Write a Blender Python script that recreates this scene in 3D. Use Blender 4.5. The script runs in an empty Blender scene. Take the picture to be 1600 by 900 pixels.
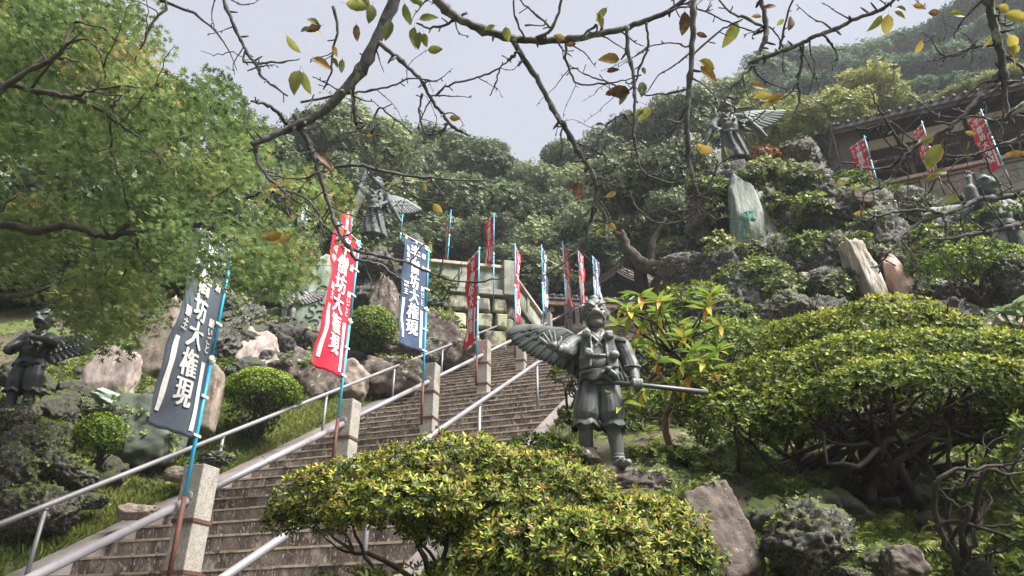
import bpy, math, random
import numpy as np
from mathutils import Vector, Matrix, noise

# ------------------------------------------------------------------ camera, sky, sun
SC = bpy.context.scene
C = SC.collection
FPX = 1130.0
TH = math.radians(27.2)
CT, ST = math.cos(TH), math.sin(TH)
cam_d = bpy.data.cameras.new('camera')
cam_d.sensor_width = 36.0
cam_d.lens = FPX / 1600 * 36
cam_d.clip_start = 0.05
cam_d.clip_end = 2000
cam = bpy.data.objects.new('camera', cam_d)
C.objects.link(cam)
cam.location = (0, 0, 1.6)
cam.rotation_euler = (math.pi / 2 + TH, 0, 0)
SC.camera = cam

SUN_EL, SUN_AZ = math.radians(54), math.radians(118)     # azimuth from +Y towards +X
world = bpy.data.worlds.new('World')
SC.world = world
world.use_nodes = True
wn = world.node_tree.nodes
wl = world.node_tree.links
wn.clear()
w_out = wn.new('ShaderNodeOutputWorld')
w_bg = wn.new('ShaderNodeBackground')
w_sky = wn.new('ShaderNodeTexSky')
w_sky.sky_type = 'NISHITA'
w_sky.sun_disc = False
w_sky.sun_elevation = SUN_EL
w_sky.sun_rotation = SUN_AZ
w_sky.dust_density = 4.0
w_mix = wn.new('ShaderNodeMix')
w_mix.data_type = 'RGBA'
w_mix.inputs[0].default_value = 0.88
w_tc = wn.new('ShaderNodeTexCoord')
w_no = wn.new('ShaderNodeTexNoise')
w_no.inputs['Scale'].default_value = 1.6
w_no.inputs['Detail'].default_value = 3.0
w_cr = wn.new('ShaderNodeValToRGB')
w_cr.color_ramp.elements[0].position = 0.3
w_cr.color_ramp.elements[0].color = (1.36, 1.36, 1.52, 1)
w_cr.color_ramp.elements[1].position = 0.7
w_cr.color_ramp.elements[1].color = (1.56, 1.56, 1.73, 1)
wl.new(w_tc.outputs['Generated'], w_no.inputs['Vector'])
wl.new(w_no.outputs['Fac'], w_cr.inputs['Fac'])
wl.new(w_sky.outputs['Color'], w_mix.inputs[6])
w_sx = wn.new('ShaderNodeSeparateXYZ')        # overcast sky: brighter towards the zenith
wl.new(w_tc.outputs['Generated'], w_sx.inputs[0])
w_el = wn.new('ShaderNodeMapRange')
w_el.inputs['From Min'].default_value = 0.0
w_el.inputs['From Max'].default_value = 1.0
w_el.inputs['To Min'].default_value = 0.27
w_el.inputs['To Max'].default_value = 0.91
wl.new(w_sx.outputs['Z'], w_el.inputs['Value'])
w_mu = wn.new('ShaderNodeVectorMath')
w_mu.operation = 'SCALE'
wl.new(w_cr.outputs['Color'], w_mu.inputs[0])
wl.new(w_el.outputs[0], w_mu.inputs['Scale'])
wl.new(w_mu.outputs[0], w_mix.inputs[7])
wl.new(w_mix.outputs[2], w_bg.inputs['Color'])
w_bg.inputs['Strength'].default_value = 0.12
wl.new(w_bg.outputs[0], w_out.inputs['Surface'])

sun_d = bpy.data.lights.new('sun', 'SUN')
sun_d.energy = 5.0
sun_d.angle = math.radians(26)
sun_d.color = (1.0, 0.95, 0.86)
sun = bpy.data.objects.new('sun', sun_d)
C.objects.link(sun)
_sd = Vector((math.sin(SUN_AZ) * math.cos(SUN_EL), math.cos(SUN_AZ) * math.cos(SUN_EL), math.sin(SUN_EL)))
sun.rotation_euler = _sd.to_track_quat('Z', 'Y').to_euler()
sun.location = (20, 10, 60)

SC.view_settings.view_transform = 'Standard'
SC.view_settings.look = 'None'
SC.view_settings.exposure = 2.04
HAZE = 0.0010
SC.view_settings.gamma = 1.0
SC.view_settings.use_curve_mapping = False
SC.cycles.max_bounces = 6
SC.cycles.volume_bounces = 0
SC.cycles.volume_step_rate = 4.0

random.seed(7)
RNG = np.random.default_rng(11)
PI = math.pi


def P(u, v, D):
    """place seen at photo position (u, v) when it stands D metres ahead along the view axis"""
    x = (u - 800) / FPX * D
    y = (450 - v) / FPX * D
    return Vector((x, CT * D - ST * y, 1.6 + ST * D + CT * y))


# ------------------------------------------------------------------ object helpers
def thing(name, label, cat, loc=(0, 0, 0), group=None):
    o = bpy.data.objects.new(name, None)
    C.objects.link(o)
    o.empty_display_size = 0.2
    o.location = loc
    o['label'] = label
    o['category'] = cat
    if group:
        o['group'] = group
    return o


def tag(o, label, cat, group=None):
    o['label'] = label
    o['category'] = cat
    if group:
        o['group'] = group
    return o


def struct(o, kind='structure', label=None, cat=None):
    o['kind'] = kind
    if label:
        o['label'] = label
    if cat:
        o['category'] = cat
    return o


def link(name, me, m=None, parent=None, smooth=True):
    if m is not None:
        me.materials.append(m)
    o = bpy.data.objects.new(name, me)
    C.objects.link(o)
    if parent is not None:
        o.parent = parent
        # children are modelled in world coordinates unless the parent sits at the origin
    if smooth:
        me.shade_smooth()
    return o


def mesh_np(name, V, F, tint=None):
    """V (n,3), F (m,k) faces of equal size"""
    V = np.asarray(V, np.float32)
    F = np.asarray(F, np.int32)
    me = bpy.data.meshes.new(name)
    me.vertices.add(len(V))
    me.vertices.foreach_set('co', V.ravel())
    m, k = F.shape
    me.loops.add(m * k)
    me.loops.foreach_set('vertex_index', F.ravel())
    me.polygons.add(m)
    me.polygons.foreach_set('loop_start', np.arange(0, m * k, k, dtype=np.int32))
    me.polygons.foreach_set('loop_total', np.full(m, k, np.int32))
    if tint is not None:
        a = me.attributes.new('tint', 'FLOAT', 'FACE')
        a.data.foreach_set('value', np.asarray(tint, np.float32))
    me.update(calc_edges=True)
    return me


class MB:
    """collects simple shapes, links them as one mesh"""
    def __init__(s):
        s.v, s.f = [], []

    def add(s, vs, fs):
        b = len(s.v)
        s.v += [tuple(v) for v in vs]
        s.f += [tuple(b + i for i in f) for f in fs]
        return s

    def box(s, c, ax, ay, az):
        """centre and three half-extent vectors"""
        c, ax, ay, az = Vector(c), Vector(ax), Vector(ay), Vector(az)
        if ax.cross(ay).dot(az) < 0:
            ax = -ax
        vs = [c + ax * i + ay * j + az * k for i in (-1, 1) for j in (-1, 1) for k in (-1, 1)]
        fs = [(0, 1, 3, 2), (4, 6, 7, 5), (0, 4, 5, 1), (2, 3, 7, 6), (0, 2, 6, 4), (1, 5, 7, 3)]
        return s.add(vs, fs)

    def prism(s, pts, d):
        """extrude a planar polygon by vector d"""
        n = len(pts)
        pts = [Vector(p) for p in pts]
        d = Vector(d)
        vs = pts + [p + d for p in pts]
        fs = [tuple(range(n))[::-1], tuple(range(n, 2 * n))] + [(i, (i + 1) % n, n + (i + 1) % n, n + i) for i in range(n)]
        return s.add(vs, fs)

    def tube(s, pts, rad, seg=8, cap=True, jit=0.0, rng=random):
        pts = [Vector(p) for p in pts]
        n = len(pts)
        if not hasattr(rad, '__len__'):
            rad = [rad] * n
        t0 = (pts[1] - pts[0]).normalized()
        up = Vector((0, 0, 1)) if abs(t0.z) < .9 else Vector((1, 0, 0))
        a = t0.cross(up).normalized()
        vs = []
        for i in range(n):
            t = (pts[min(i + 1, n - 1)] - pts[max(i - 1, 0)])
            t = t.normalized() if t.length > 1e-9 else t0
            a = (a - t * a.dot(t))
            a = a.normalized() if a.length > 1e-6 else t.orthogonal().normalized()
            b = t.cross(a)
            for j in range(seg):
                q = 2 * PI * j / seg
                r = rad[i] * (1 + (rng.uniform(-jit, jit) if jit else 0))
                vs.append(pts[i] + a * (r * math.cos(q)) + b * (r * math.sin(q)))
        fs = []
        for i in range(n - 1):
            for j in range(seg):
                k = (j + 1) % seg
                fs.append((i * seg + j, i * seg + k, (i + 1) * seg + k, (i + 1) * seg + j))
        if cap:
            fs.append(tuple(range(seg))[::-1])
            fs.append(tuple((n - 1) * seg + j for j in range(seg)))
        return s.add(vs, fs)

    def lathe(s, c, prof, seg=16, ax=(1, 0, 0), ay=(0, 1, 0), az=(0, 0, 1)):
        c, ax, ay, az = Vector(c), Vector(ax), Vector(ay), Vector(az)
        vs = []
        for r, z in prof:
            for j in range(seg):
                q = 2 * PI * j / seg
                vs.append(c + ax * (r * math.cos(q)) + ay * (r * math.sin(q)) + az * z)
        fs = []
        for i in range(len(prof) - 1):
            for j in range(seg):
                k = (j + 1) % seg
                fs.append((i * seg + j, i * seg + k, (i + 1) * seg + k, (i + 1) * seg + j))
        fs.append(tuple(range(seg))[::-1])
        fs.append(tuple((len(prof) - 1) * seg + j for j in range(seg)))
        return s.add(vs, fs)

    def mesh(s, name='part'):
        me = bpy.data.meshes.new(name)
        me.from_pydata(s.v, [], s.f)
        me.update()
        return me

    def build(s, name, m, parent=None, smooth=False, bevel=0.0):
        me = s.mesh(name)
        o = link(name, me, m, None, smooth)
        if parent is not None:
            o.parent = parent
            o.matrix_parent_inverse = Matrix.Translation(-Vector(parent.location)) if parent.type == 'EMPTY' and parent.parent is None else parent.matrix_basis.inverted()
        if bevel:
            bm_ = o.modifiers.new('bevel', 'BEVEL')
            bm_.width = bevel
            bm_.segments = 2
            bm_.limit_method = 'ANGLE'
        return o


def adopt(o, parent):
    o.parent = parent
    o.matrix_parent_inverse = Matrix.Translation(-Vector(parent.location))
    return o


def smooth_path(pts, n=6, wob=0.0, rng=random):
    """Catmull-Rom through pts"""
    pts = [Vector(p) for p in pts]
    if len(pts) < 3:
        pts = [pts[0], (pts[0] + pts[-1]) / 2, pts[-1]]
    q = [pts[0] * 2 - pts[1]] + pts + [pts[-1] * 2 - pts[-2]]
    out = []
    for i in range(1, len(q) - 2):
        for k in range(n):
            t = k / n
            a, b, c, d = q[i - 1], q[i], q[i + 1], q[i + 2]
            p = 0.5 * ((2 * b) + (c - a) * t + (2 * a - 5 * b + 4 * c - d) * t * t + (3 * b - a - 3 * c + d) * t ** 3)
            if wob and (i > 1 or k > 0):
                p = p + Vector((rng.uniform(-wob, wob), rng.uniform(-wob, wob), rng.uniform(-wob, wob)))
            out.append(p)
    out.append(pts[-1])
    return out


def lerp_list(a, n):
    xs = np.linspace(0, len(a) - 1, n)
    return list(np.interp(xs, range(len(a)), a))


# ------------------------------------------------------------------ materials
def new_mat(name):
    m = bpy.data.materials.new(name)
    m.use_nodes = True
    nt = m.node_tree
    nt.nodes.clear()
    out = nt.nodes.new('ShaderNodeOutputMaterial')
    return m, nt, out


def N(nt, t, **kw):
    n = nt.nodes.new(t)
    for k, v in kw.items():
        if k.startswith('_'):
            setattr(n, k[1:], v)
        else:
            n.inputs[k.replace('__', ' ')].default_value = v
    return n


def mixc(nt, fac, a, b, mode='MIX'):
    n = nt.nodes.new('ShaderNodeMix')
    n.data_type = 'RGBA'
    n.blend_type = mode
    for i, x in ((0, fac), (6, a), (7, b)):
        if hasattr(x, 'is_linked') or hasattr(x, 'links'):
            nt.links.new(x, n.inputs[i])
        else:
            n.inputs[i].default_value = x if i == 0 else (tuple(x) + (1,))[:4]
    return n.outputs[2]


def ramp(nt, src, lo, hi, a=0.0, b=1.0):
    n = nt.nodes.new('ShaderNodeMapRange')
    n.inputs['From Min'].default_value = lo
    n.inputs['From Max'].default_value = hi
    n.inputs['To Min'].default_value = a
    n.inputs['To Max'].default_value = b
    nt.links.new(src, n.inputs['Value'])
    return n.outputs[0]


def math_(nt, op, a, b=None):
    n = nt.nodes.new('ShaderNodeMath')
    n.operation = op
    for i, x in ((0, a), (1, b)):
        if x is None:
            continue
        if hasattr(x, 'links'):
            nt.links.new(x, n.inputs[i])
        else:
            n.inputs[i].default_value = x
    return n.outputs[0]


def tex_noise(nt, vec, scale, detail=4, rough=.6, dist=0.0):
    n = N(nt, 'ShaderNodeTexNoise', Scale=scale, Detail=detail, Roughness=rough, Distortion=dist)
    if vec is not None:
        nt.links.new(vec, n.inputs['Vector'])
    return n.outputs['Fac']


def coords(nt, kind='Object', stretch=None):
    """object coordinates; copies of a mesh differ through Object Info"""
    tc = nt.nodes.new('ShaderNodeTexCoord')
    oi = nt.nodes.new('ShaderNodeObjectInfo')
    mp = nt.nodes.new('ShaderNodeVectorMath')
    mp.operation = 'ADD'
    sc = nt.nodes.new('ShaderNodeVectorMath')
    sc.operation = 'SCALE'
    sc.inputs[0].default_value = (13.0, 7.0, 5.0)
    nt.links.new(oi.outputs['Random'], sc.inputs['Scale'])
    nt.links.new(tc.outputs[kind], mp.inputs[0])
    nt.links.new(sc.outputs[0], mp.inputs[1])
    o = mp.outputs[0]
    if stretch:
        m2 = nt.nodes.new('ShaderNodeVectorMath')
        m2.operation = 'MULTIPLY'
        m2.inputs[1].default_value = stretch
        nt.links.new(o, m2.inputs[0])
        o = m2.outputs[0]
    return o


def surf(name, c1, c2, scale=6.0, rough=.85, bump=.4, bscale=None, c3=None, s3=(0.6, .7), sc3=3.0,
         moss=None, moss_amt=0.0, metal=0.0, spec=.3, stretch=None, wear=None, speckle=None, dist=0.0, bdist=.02):
    m, nt, out = new_mat(name)
    L = nt.links
    vec = coords(nt, stretch=stretch)
    n1 = tex_noise(nt, vec, scale, 6, .65, dist)
    col = mixc(nt, ramp(nt, n1, .35, .65), c1, c2)
    if c3:
        n3 = tex_noise(nt, vec, sc3, 5, .7, .3)
        col = mixc(nt, ramp(nt, n3, *s3), col, c3)
    if speckle:
        n4 = tex_noise(nt, vec, speckle[1], 2, .5)
        col = mixc(nt, ramp(nt, n4, speckle[2], speckle[2] + .08), col, speckle[0])
    if moss:
        g = nt.nodes.new('ShaderNodeNewGeometry')
        sx = nt.nodes.new('ShaderNodeSeparateXYZ')
        L.new(g.outputs['Normal'], sx.inputs[0])
        n5 = tex_noise(nt, vec, min(scale * .7, 4.5), 6, .75)
        a = math_(nt, 'MULTIPLY', sx.outputs['Z'], .55)
        a = math_(nt, 'ADD', a, n5)
        col = mixc(nt, ramp(nt, a, 1.15 - moss_amt, 1.3 - moss_amt), col, moss)
    if wear:
        g2 = nt.nodes.new('ShaderNodeNewGeometry')
        col = mixc(nt, ramp(nt, g2.outputs['Pointiness'], .49, .60), col, wear)
        col = mixc(nt, ramp(nt, g2.outputs['Pointiness'], .40, .49, .55, 1.0), (0.008, .009, .009), col)  # hollows mixed towards near black
    b = N(nt, 'ShaderNodeBsdfPrincipled', Roughness=rough, Metallic=metal)
    b.inputs['Specular IOR Level'].default_value = spec
    L.new(col, b.inputs['Base Color'])
    if bump:
        nb = tex_noise(nt, vec, bscale or scale * 4, 8, .7)
        bp = N(nt, 'ShaderNodeBump', Strength=bump, Distance=bdist)
        L.new(nb, bp.inputs['Height'])
        L.new(bp.outputs[0], b.inputs['Normal'])
    L.new(b.outputs[0], out.inputs['Surface'])
    return m


def leafmat(name, stops, trans=.35, rough=.45, spec=.35, objvar=.0, spots=None):
    """colour ramp over the per-leaf attribute 'tint'"""
    m, nt, out = new_mat(name)
    L = nt.links
    at = nt.nodes.new('ShaderNodeAttribute')
    at.attribute_name = 'tint'
    f = at.outputs['Fac']
    if objvar:
        oi = nt.nodes.new('ShaderNodeObjectInfo')
        f = math_(nt, 'ADD', f, ramp(nt, oi.outputs['Random'], 0, 1, -objvar, objvar))
    cr = nt.nodes.new('ShaderNodeValToRGB')
    e = cr.color_ramp.elements
    while len(e) < len(stops):
        e.new(.5)
    for i, (p, c) in enumerate(stops):
        e[i].position = p
        e[i].color = tuple(c) + (1,)
    L.new(f, cr.inputs['Fac'])
    col = cr.outputs['Color']
    if spots:
        vec = coords(nt)
        n = tex_noise(nt, vec, spots[1], 3, .6)
        col = mixc(nt, ramp(nt, n, spots[2], spots[2] + .06), col, spots[0])
    b = N(nt, 'ShaderNodeBsdfPrincipled', Roughness=rough)
    b.inputs['Specular IOR Level'].default_value = spec
    L.new(col, b.inputs['Base Color'])
    t = nt.nodes.new('ShaderNodeBsdfTranslucent')
    L.new(col, t.inputs['Color'])
    mx = N(nt, 'ShaderNodeMixShader', Fac=trans)
    L.new(b.outputs[0], mx.inputs[1])
    L.new(t.outputs[0], mx.inputs[2])
    L.new(mx.outputs[0], out.inputs['Surface'])
    return m


def plain(name, c, rough=.6, metal=0.0, spec=.4, var=.15, scale=20, bump=0.0):
    c2 = tuple(x * (1 - var) for x in c)
    return surf(name, c2, c, scale=scale, rough=rough, bump=bump, metal=metal, spec=spec)


M = {}
M['ground'] = surf('soil', (.035, .03, .022), (.09, .075, .052), 1.2, .95, .9, 9, c3=(.06, .085, .02), s3=(.45, .6), sc3=2.2, bdist=.06)
M['lava'] = surf('lava rock', (.018, .018, .02), (.17, .165, .155), 24, .92, 1.0, 45, c3=(.36, .36, .33), s3=(.57, .66), sc3=20,
                 moss=(.085, .12, .03), moss_amt=.30, bdist=.06)
M['lava_dry'] = surf('pale lava rock', (.022, .021, .024), (.21, .205, .205), 22, .92, 1.0, 40, c3=(.42, .41, .40), s3=(.57, .66), sc3=17,
                     moss=(.10, .135, .04), moss_amt=.28, bdist=.07)
M['mossrock'] = surf('mossy rock', (.022, .023, .02), (.16, .155, .13), 26, .92, 1.0, 50, c3=(.34, .34, .29), s3=(.56, .65), sc3=22,
                     moss=(.10, .14, .03), moss_amt=.36, bdist=.05)
M['pinkstone'] = surf('pink stone', (.19, .15, .14), (.33, .275, .265), 2.6, .85, .7, 14, c3=(.085, .07, .06), s3=(.5, .68), sc3=2.6, stretch=(1, 1, .4), moss=(.06, .08, .02), moss_amt=.05)
M['tanstone'] = surf('tan stone', (.13, .105, .09), (.27, .225, .19), 3, .85, .7, 14, c3=(.07, .062, .05), s3=(.48, .64), sc3=3, moss=(.06, .08, .02), moss_amt=.05)
M['rosestone'] = surf('rose stone', (.30, .18, .14), (.46, .32, .27), 3, .85, .6, 14, c3=(.2, .18, .16), s3=(.58, .72), sc3=4)
M['brownstone'] = surf('brown lichen stone', (.025, .02, .018), (.115, .092, .082), 9, .88, .9, 14, c3=(.26, .26, .21), s3=(.60, .66), sc3=7, moss=(.07, .09, .02), moss_amt=.06)
M['greenstone'] = surf('green stone', (.10, .14, .115), (.24, .30, .26), 3, .8, .4, 12, c3=(.34, .36, .33), s3=(.55, .7), sc3=3, stretch=(1.6, 1.6, .5))
M['darkgreenstone'] = surf('dark green stone', (.04, .05, .042), (.085, .10, .075), 2.5, .85, .6, 14, c3=(.14, .14, .12), s3=(.62, .72), sc3=5, stretch=(1, 1, .5), moss=(.06, .08, .02), moss_amt=.1)
M['monument'] = surf('inscribed pale stone', (.08, .10, .09), (.24, .27, .25), 5, .8, .7, 12, c3=(.08, .085, .075), s3=(.57, .66), sc3=5, stretch=(2.5, 2.5, .45), dist=.8)
M['column'] = surf('banded stone', (.15, .12, .10), (.35, .31, .275), 5, .85, .8, 16, c3=(.50, .50, .46), s3=(.55, .66), sc3=3, stretch=(2.6, 2.6, .25))
M['step'] = surf('stair stone', (.038, .029, .025), (.185, .148, .128), 5, .9, .8, 26, c3=(.30, .26, .225), s3=(.55, .66), sc3=8, stretch=(1, 1, .5), speckle=((.34, .30, .25), 45, .60), bdist=.03, dist=.6)
M['step_edge'] = surf('worn stair edge', (.22, .18, .14), (.40, .34, .27), 9, .9, .4, 30, c3=(.09, .07, .06), s3=(.56, .62), sc3=6)
M['granite'] = surf('grey granite', (.17, .16, .145), (.29, .28, .26), 3, .8, .25, 60, speckle=((.10, .095, .085), 85, .56), bdist=.01, c3=(.11, .085, .065), s3=(.5, .7), sc3=3)
M['kerbstone'] = surf('kerb slab', (.10, .085, .085), (.16, .14, .14), 3, .75, .3, 20)
M['steel'] = surf('brushed steel', (.15, .15, .165), (.22, .215, .235), 3, .5, .1, 60, metal=.35, spec=.4, c3=(.12, .12, .12), s3=(.6, .75), sc3=8)
M['rust'] = surf('rust painted iron', (.055, .018, .014), (.10, .036, .028), 14, .75, .3, 30)
M['strap'] = surf('rusty strap', (.045, .02, .015), (.09, .045, .035), 20, .8, .3, 40)
M['bluepole'] = plain('blue pole', (.02, .34, .62), .4, spec=.5, var=.1)
M['bluepole2'] = plain('pale blue pole', (.06, .42, .60), .4, spec=.5, var=.1)
M['white'] = plain('white plastic', (.7, .68, .64), .5, var=.12)
M['clothred'] = surf('red cloth', (.42, .02, .04), (.55, .035, .06), 1.5, .85, .15, 200, spec=.1)
M['clothnavy'] = surf('navy cloth', (.035, .055, .10), (.055, .075, .13), 1.5, .85, .15, 200, spec=.1)
M['clothgrey'] = surf('faded slate cloth', (.065, .08, .105), (.09, .105, .135), 1.5, .85, .15, 200, spec=.1)
M['print'] = plain('white print', (.62, .61, .62), .8, var=.06)
M['bark'] = surf('bark', (.022, .018, .016), (.075, .065, .055), 9, .95, .9, 30, c3=(.13, .14, .11), s3=(.6, .7), sc3=14, bdist=.02)
M['cherrybark'] = surf('cherry bark', (.045, .042, .050), (.14, .135, .145), 14, .95, .8, 60, c3=(.25, .29, .21), s3=(.56, .68), sc3=22, bdist=.004)
M['azbark'] = surf('azalea bark', (.014, .011, .01), (.05, .04, .034), 9, .95, .8, 30, bdist=.01)
M['palebark'] = surf('pale bark', (.13, .085, .065), (.24, .165, .13), 9, .9, .6, 30, bdist=.01)
M['bronze'] = surf('weathered bronze', (.020, .024, .027), (.085, .094, .098), 4, .58, .3, 60, c3=(.155, .15, .15), s3=(.48, .70), sc3=3.6, metal=.15, spec=.35, stretch=(1, 1, .55), wear=(.21, .215, .215), bdist=.004)
M['bronze_dark'] = surf('dark bronze', (.010, .012, .014), (.032, .036, .042), 5, .5, .25, 40, metal=.35, spec=.5, wear=(.07, .075, .08), bdist=.006)
M['bronze_far'] = surf('grey weathered bronze', (.034, .040, .044), (.08, .092, .096), 4, .7, .3, 30, c3=(.12, .13, .13), s3=(.55, .7), sc3=3, metal=.1, spec=.3, wear=(.11, .12, .125), bdist=.01)
M['darkwood'] = surf('dark timber', (.018, .013, .012), (.05, .038, .032), 6, .85, .4, 30, stretch=(1, 1, 4))
M['brownwood'] = surf('brown timber', (.09, .05, .038), (.16, .10, .075), 6, .8, .3, 30)
M['plaster'] = surf('white plaster', (.80, .80, .79), (.88, .88, .86), 2, .9, .1)
M['tile'] = surf('grey roof tile', (.05, .05, .055), (.13, .13, .13), 5, .7, .3, 30)
M['thatch'] = surf('twig screen', (.035, .026, .022), (.12, .09, .07), 10, .95, .9, 60, stretch=(3, 3, .4), bdist=.03)
M['parapet'] = surf('lichen parapet', (.16, .17, .14), (.30, .31, .26), 3, .9, .5, 16, c3=(.07, .065, .055), s3=(.56, .68), sc3=2.2)
M['paracap'] = surf('pale coping', (.30, .25, .20), (.48, .42, .34), 6, .85, .3, 20, c3=(.16, .08, .05), s3=(.58, .68), sc3=5)
M['wallstone'] = surf('lichened wall stone', (.08, .07, .06), (.16, .145, .125), 3, .9, .6, 12, c3=(.34, .36, .24), s3=(.46, .56), sc3=2.2)
M['inscription'] = plain('turquoise paint', (.05, .30, .25), .8, var=.4, scale=14)

M['bronze_wing'] = surf('green grey bronze', (.009, .014, .014), (.026, .036, .035), 6, .6, .3, 60, c3=(.06, .072, .07), s3=(.55, .7), sc3=5, metal=.15, spec=.35, wear=(.085, .095, .092), bdist=.004)
AZ = [(0, (.014, .022, .006)), (.3, (.05, .08, .017)), (.58, (.15, .20, .03)), (.80, (.33, .345, .055)), (.93, (.48, .43, .09)), (1, (.20, .10, .04))]
M['azleaf'] = leafmat('azalea leaf', AZ, .32, .6, .25)
M['azleaf_soft'] = leafmat('azalea leaf soft', [(0, (.02, .035, .01)), (.4, (.07, .11, .02)), (.75, (.19, .24, .035)), (1, (.40, .42, .07))], .3, .6, .25)
M['topiary'] = leafmat('topiary leaf', [(0, (.012, .025, .007)), (.4, (.05, .10, .012)), (.75, (.18, .26, .02)), (1, (.36, .40, .04))], .3, .5, .3)
M['maple'] = leafmat('maple leaf', [(0, (.03, .048, .022)), (.38, (.085, .135, .05)), (.68, (.175, .235, .085)), (.8, (.31, .31, .11)), (.93, (.36, .24, .12)), (1, (.22, .08, .06))], .42, .5, .35)
M['forest'] = leafmat('evergreen leaf', [(0, (.022, .038, .02)), (.5, (.085, .125, .062)), (1, (.24, .28, .14))], .25, .6, .25, objvar=.25)
M['forest_far'] = leafmat('far evergreen leaf', [(0, (.016, .036, .024)), (.5, (.055, .10, .062)), (1, (.15, .21, .12))], .25, .7, .15, objvar=.3)
M['forest_grey'] = leafmat('grey green leaf', [(0, (.035, .05, .03)), (.5, (.10, .13, .075)), (1, (.22, .25, .14))], .2, .6, .3, objvar=.12)
M['forest_yel'] = leafmat('pale yellow green leaf', [(0, (.06, .075, .03)), (.5, (.19, .22, .08)), (1, (.38, .38, .15))], .25, .6, .3, objvar=.12)
M['forest_red'] = leafmat('russet leaf', [(0, (.08, .03, .015)), (.5, (.2, .09, .04)), (1, (.3, .15, .07))], .25, .6, .3)
M['weed'] = leafmat('weed leaf', [(0, (.025, .035, .012)), (.4, (.07, .095, .028)), (.75, (.15, .20, .045)), (1, (.30, .33, .08))], .3, .55, .3)
M['grass'] = leafmat('grass blade', [(0, (.05, .06, .02)), (.5, (.12, .16, .035)), (1, (.26, .27, .08))], .35, .6, .2)
M['rhodo'] = leafmat('large leaf', [(0, (.05, .11, .02)), (.45, (.13, .205, .035)), (.7, (.27, .31, .06)), (.85, (.55, .42, .04)), (1, (.62, .22, .04))], .4, .38, .4, objvar=.0)
M['cherryleaf'] = leafmat('cherry leaf', [(0, (.10, .13, .045)), (.35, (.20, .22, .06)), (.6, (.36, .29, .07)), (.8, (.25, .13, .055)), (1, (.07, .045, .035))], .45, .5, .3, spots=((.07, .04, .025), 26, .62))
# ------------------------------------------------------------------ stair frame
SLOPE = .575
B3 = P(670, 667, 9.98)
SA = Vector((.32, .947, 0)).normalized()          # uphill
SB = Vector((SA.y, -SA.x, 0))                     # to the right when looking uphill


def S(s, t, h=0.0):
    """stair coordinates: s uphill (plan), t to the right, h above the nosing plane"""
    return B3 + SA * s + SB * t + Vector((0, 0, SLOPE * s + h))


def st(x, y):
    d = Vector((x - B3.x, y - B3.y, 0))
    return d.dot(SA), d.dot(SB)


# ------------------------------------------------------------------ ground
G = []
for g in [(20, 900, 6.0), (0, 760, 7.5), (150, 745, 7.8), (330, 700, 9.2), (400, 675, 10), (500, 625, 11.5), (600, 585, 13), (150, 600, 10),
          (30, 650, 8.5), (260, 580, 11.2), (450, 560, 13.0), (560, 570, 13.5), (650, 545, 15.2), (720, 535, 16.2), (590, 440, 17.5), (470, 470, 15.5), (330, 480, 14),
          (200, 470, 13), (60, 500, 12), (-100, 560, 9), (-200, 700, 7),
          (960, 745, 5.0), (900, 700, 6.2), (1080, 760, 4.9), (1050, 700, 5.8), (1350, 770, 5.5), (1270, 880, 4.3), (1500, 800, 5.0), (1700, 800, 5),
          (1150, 900, 4.0), (700, 980, 3.6), (870, 960, 3.4), (1350, 640, 7.2), (1550, 640, 7.0), (1200, 560, 8.5), (1400, 520, 9.2), (1560, 510, 9.2), (1100, 560, 8.5), (1020, 530, 10),
          (1060, 480, 12.5), (1180, 500, 12), (1300, 470, 12), (1420, 470, 12), (1560, 430, 11.5), (1700, 430, 11),
          (1100, 400, 14.5), (1220, 400, 14.3), (1330, 380, 14), (1450, 380, 14.5), (1140, 300, 16.2), (1230, 300, 16), (1320, 320, 16.5), (1450, 330, 18), (1600, 310, 17), (1750, 320, 17)]:
    G.append(tuple(P(*g)))
for s in range(-8, 12, 2):
    for t in (-1.95, 1.95):
        if s < 11:
            G.append(tuple(S(s, t, .05)))
G += [(-12, 0, 0), (-6, 0, 0), (0, -2, 0), (6, 0, 0), (12, 0, .3), (-12, -8, 0), (0, -8, 0), (12, -8, 0), (0, 1.0, .1), (3, 1.5, .6), (-4, 1.5, 0), (-25, -8, 0), (25, -8, 0)]
TZ = S(11, 0).z                                    # the upper terrace
for x, y in ((-2, 16.8), (0, 19), (2.5, 21), (5, 21.5), (-4, 17.5), (-6, 18), (2, 24), (6, 24), (-2, 22), (-6, 23), (8, 23)):
    G.append((x, y, TZ))
for g in [(9, 19, 12.3), (14, 19, 13.3), (18, 18, 13.2), (12, 24, 14), (18, 24, 14), (24, 22, 14),
          (-12, 12, 6.5), (-12, 20, 11.5), (-20, 14, 8), (-22, 25, 14), (-40, 20, 12), (-40, -8, 0), (-40, 45, 22), (-14, 29, 15), (-5, 29, 14), (3, 29, 14), (9, 30, 16),
          (-12, 38, 24), (-3, 38, 23.5), (5, 38, 25), (12, 38, 27), (20, 34, 23), (-24, 40, 24), (30, 34, 22),
          (-5, 50, 28), (-25, 60, 30), (8, 50, 32), (0, 80, 34), (-40, 80, 34), (20, 50, 39), (30, 60, 50), (45, 52, 44), (54, 72, 66), (35, 74, 64), (72, 68, 66),
          (85, 100, 78), (30, 100, 72), (10, 80, 46), (100, 60, 60), (60, 30, 24), (90, 10, 20), (40, 10, 10), (35, 0, 3), (60, -8, 2), (0, 120, 40), (-60, 120, 36), (120, 120, 80), (-60, 60, 30)]:
    G.append(g)
G = np.array(G)


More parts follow.
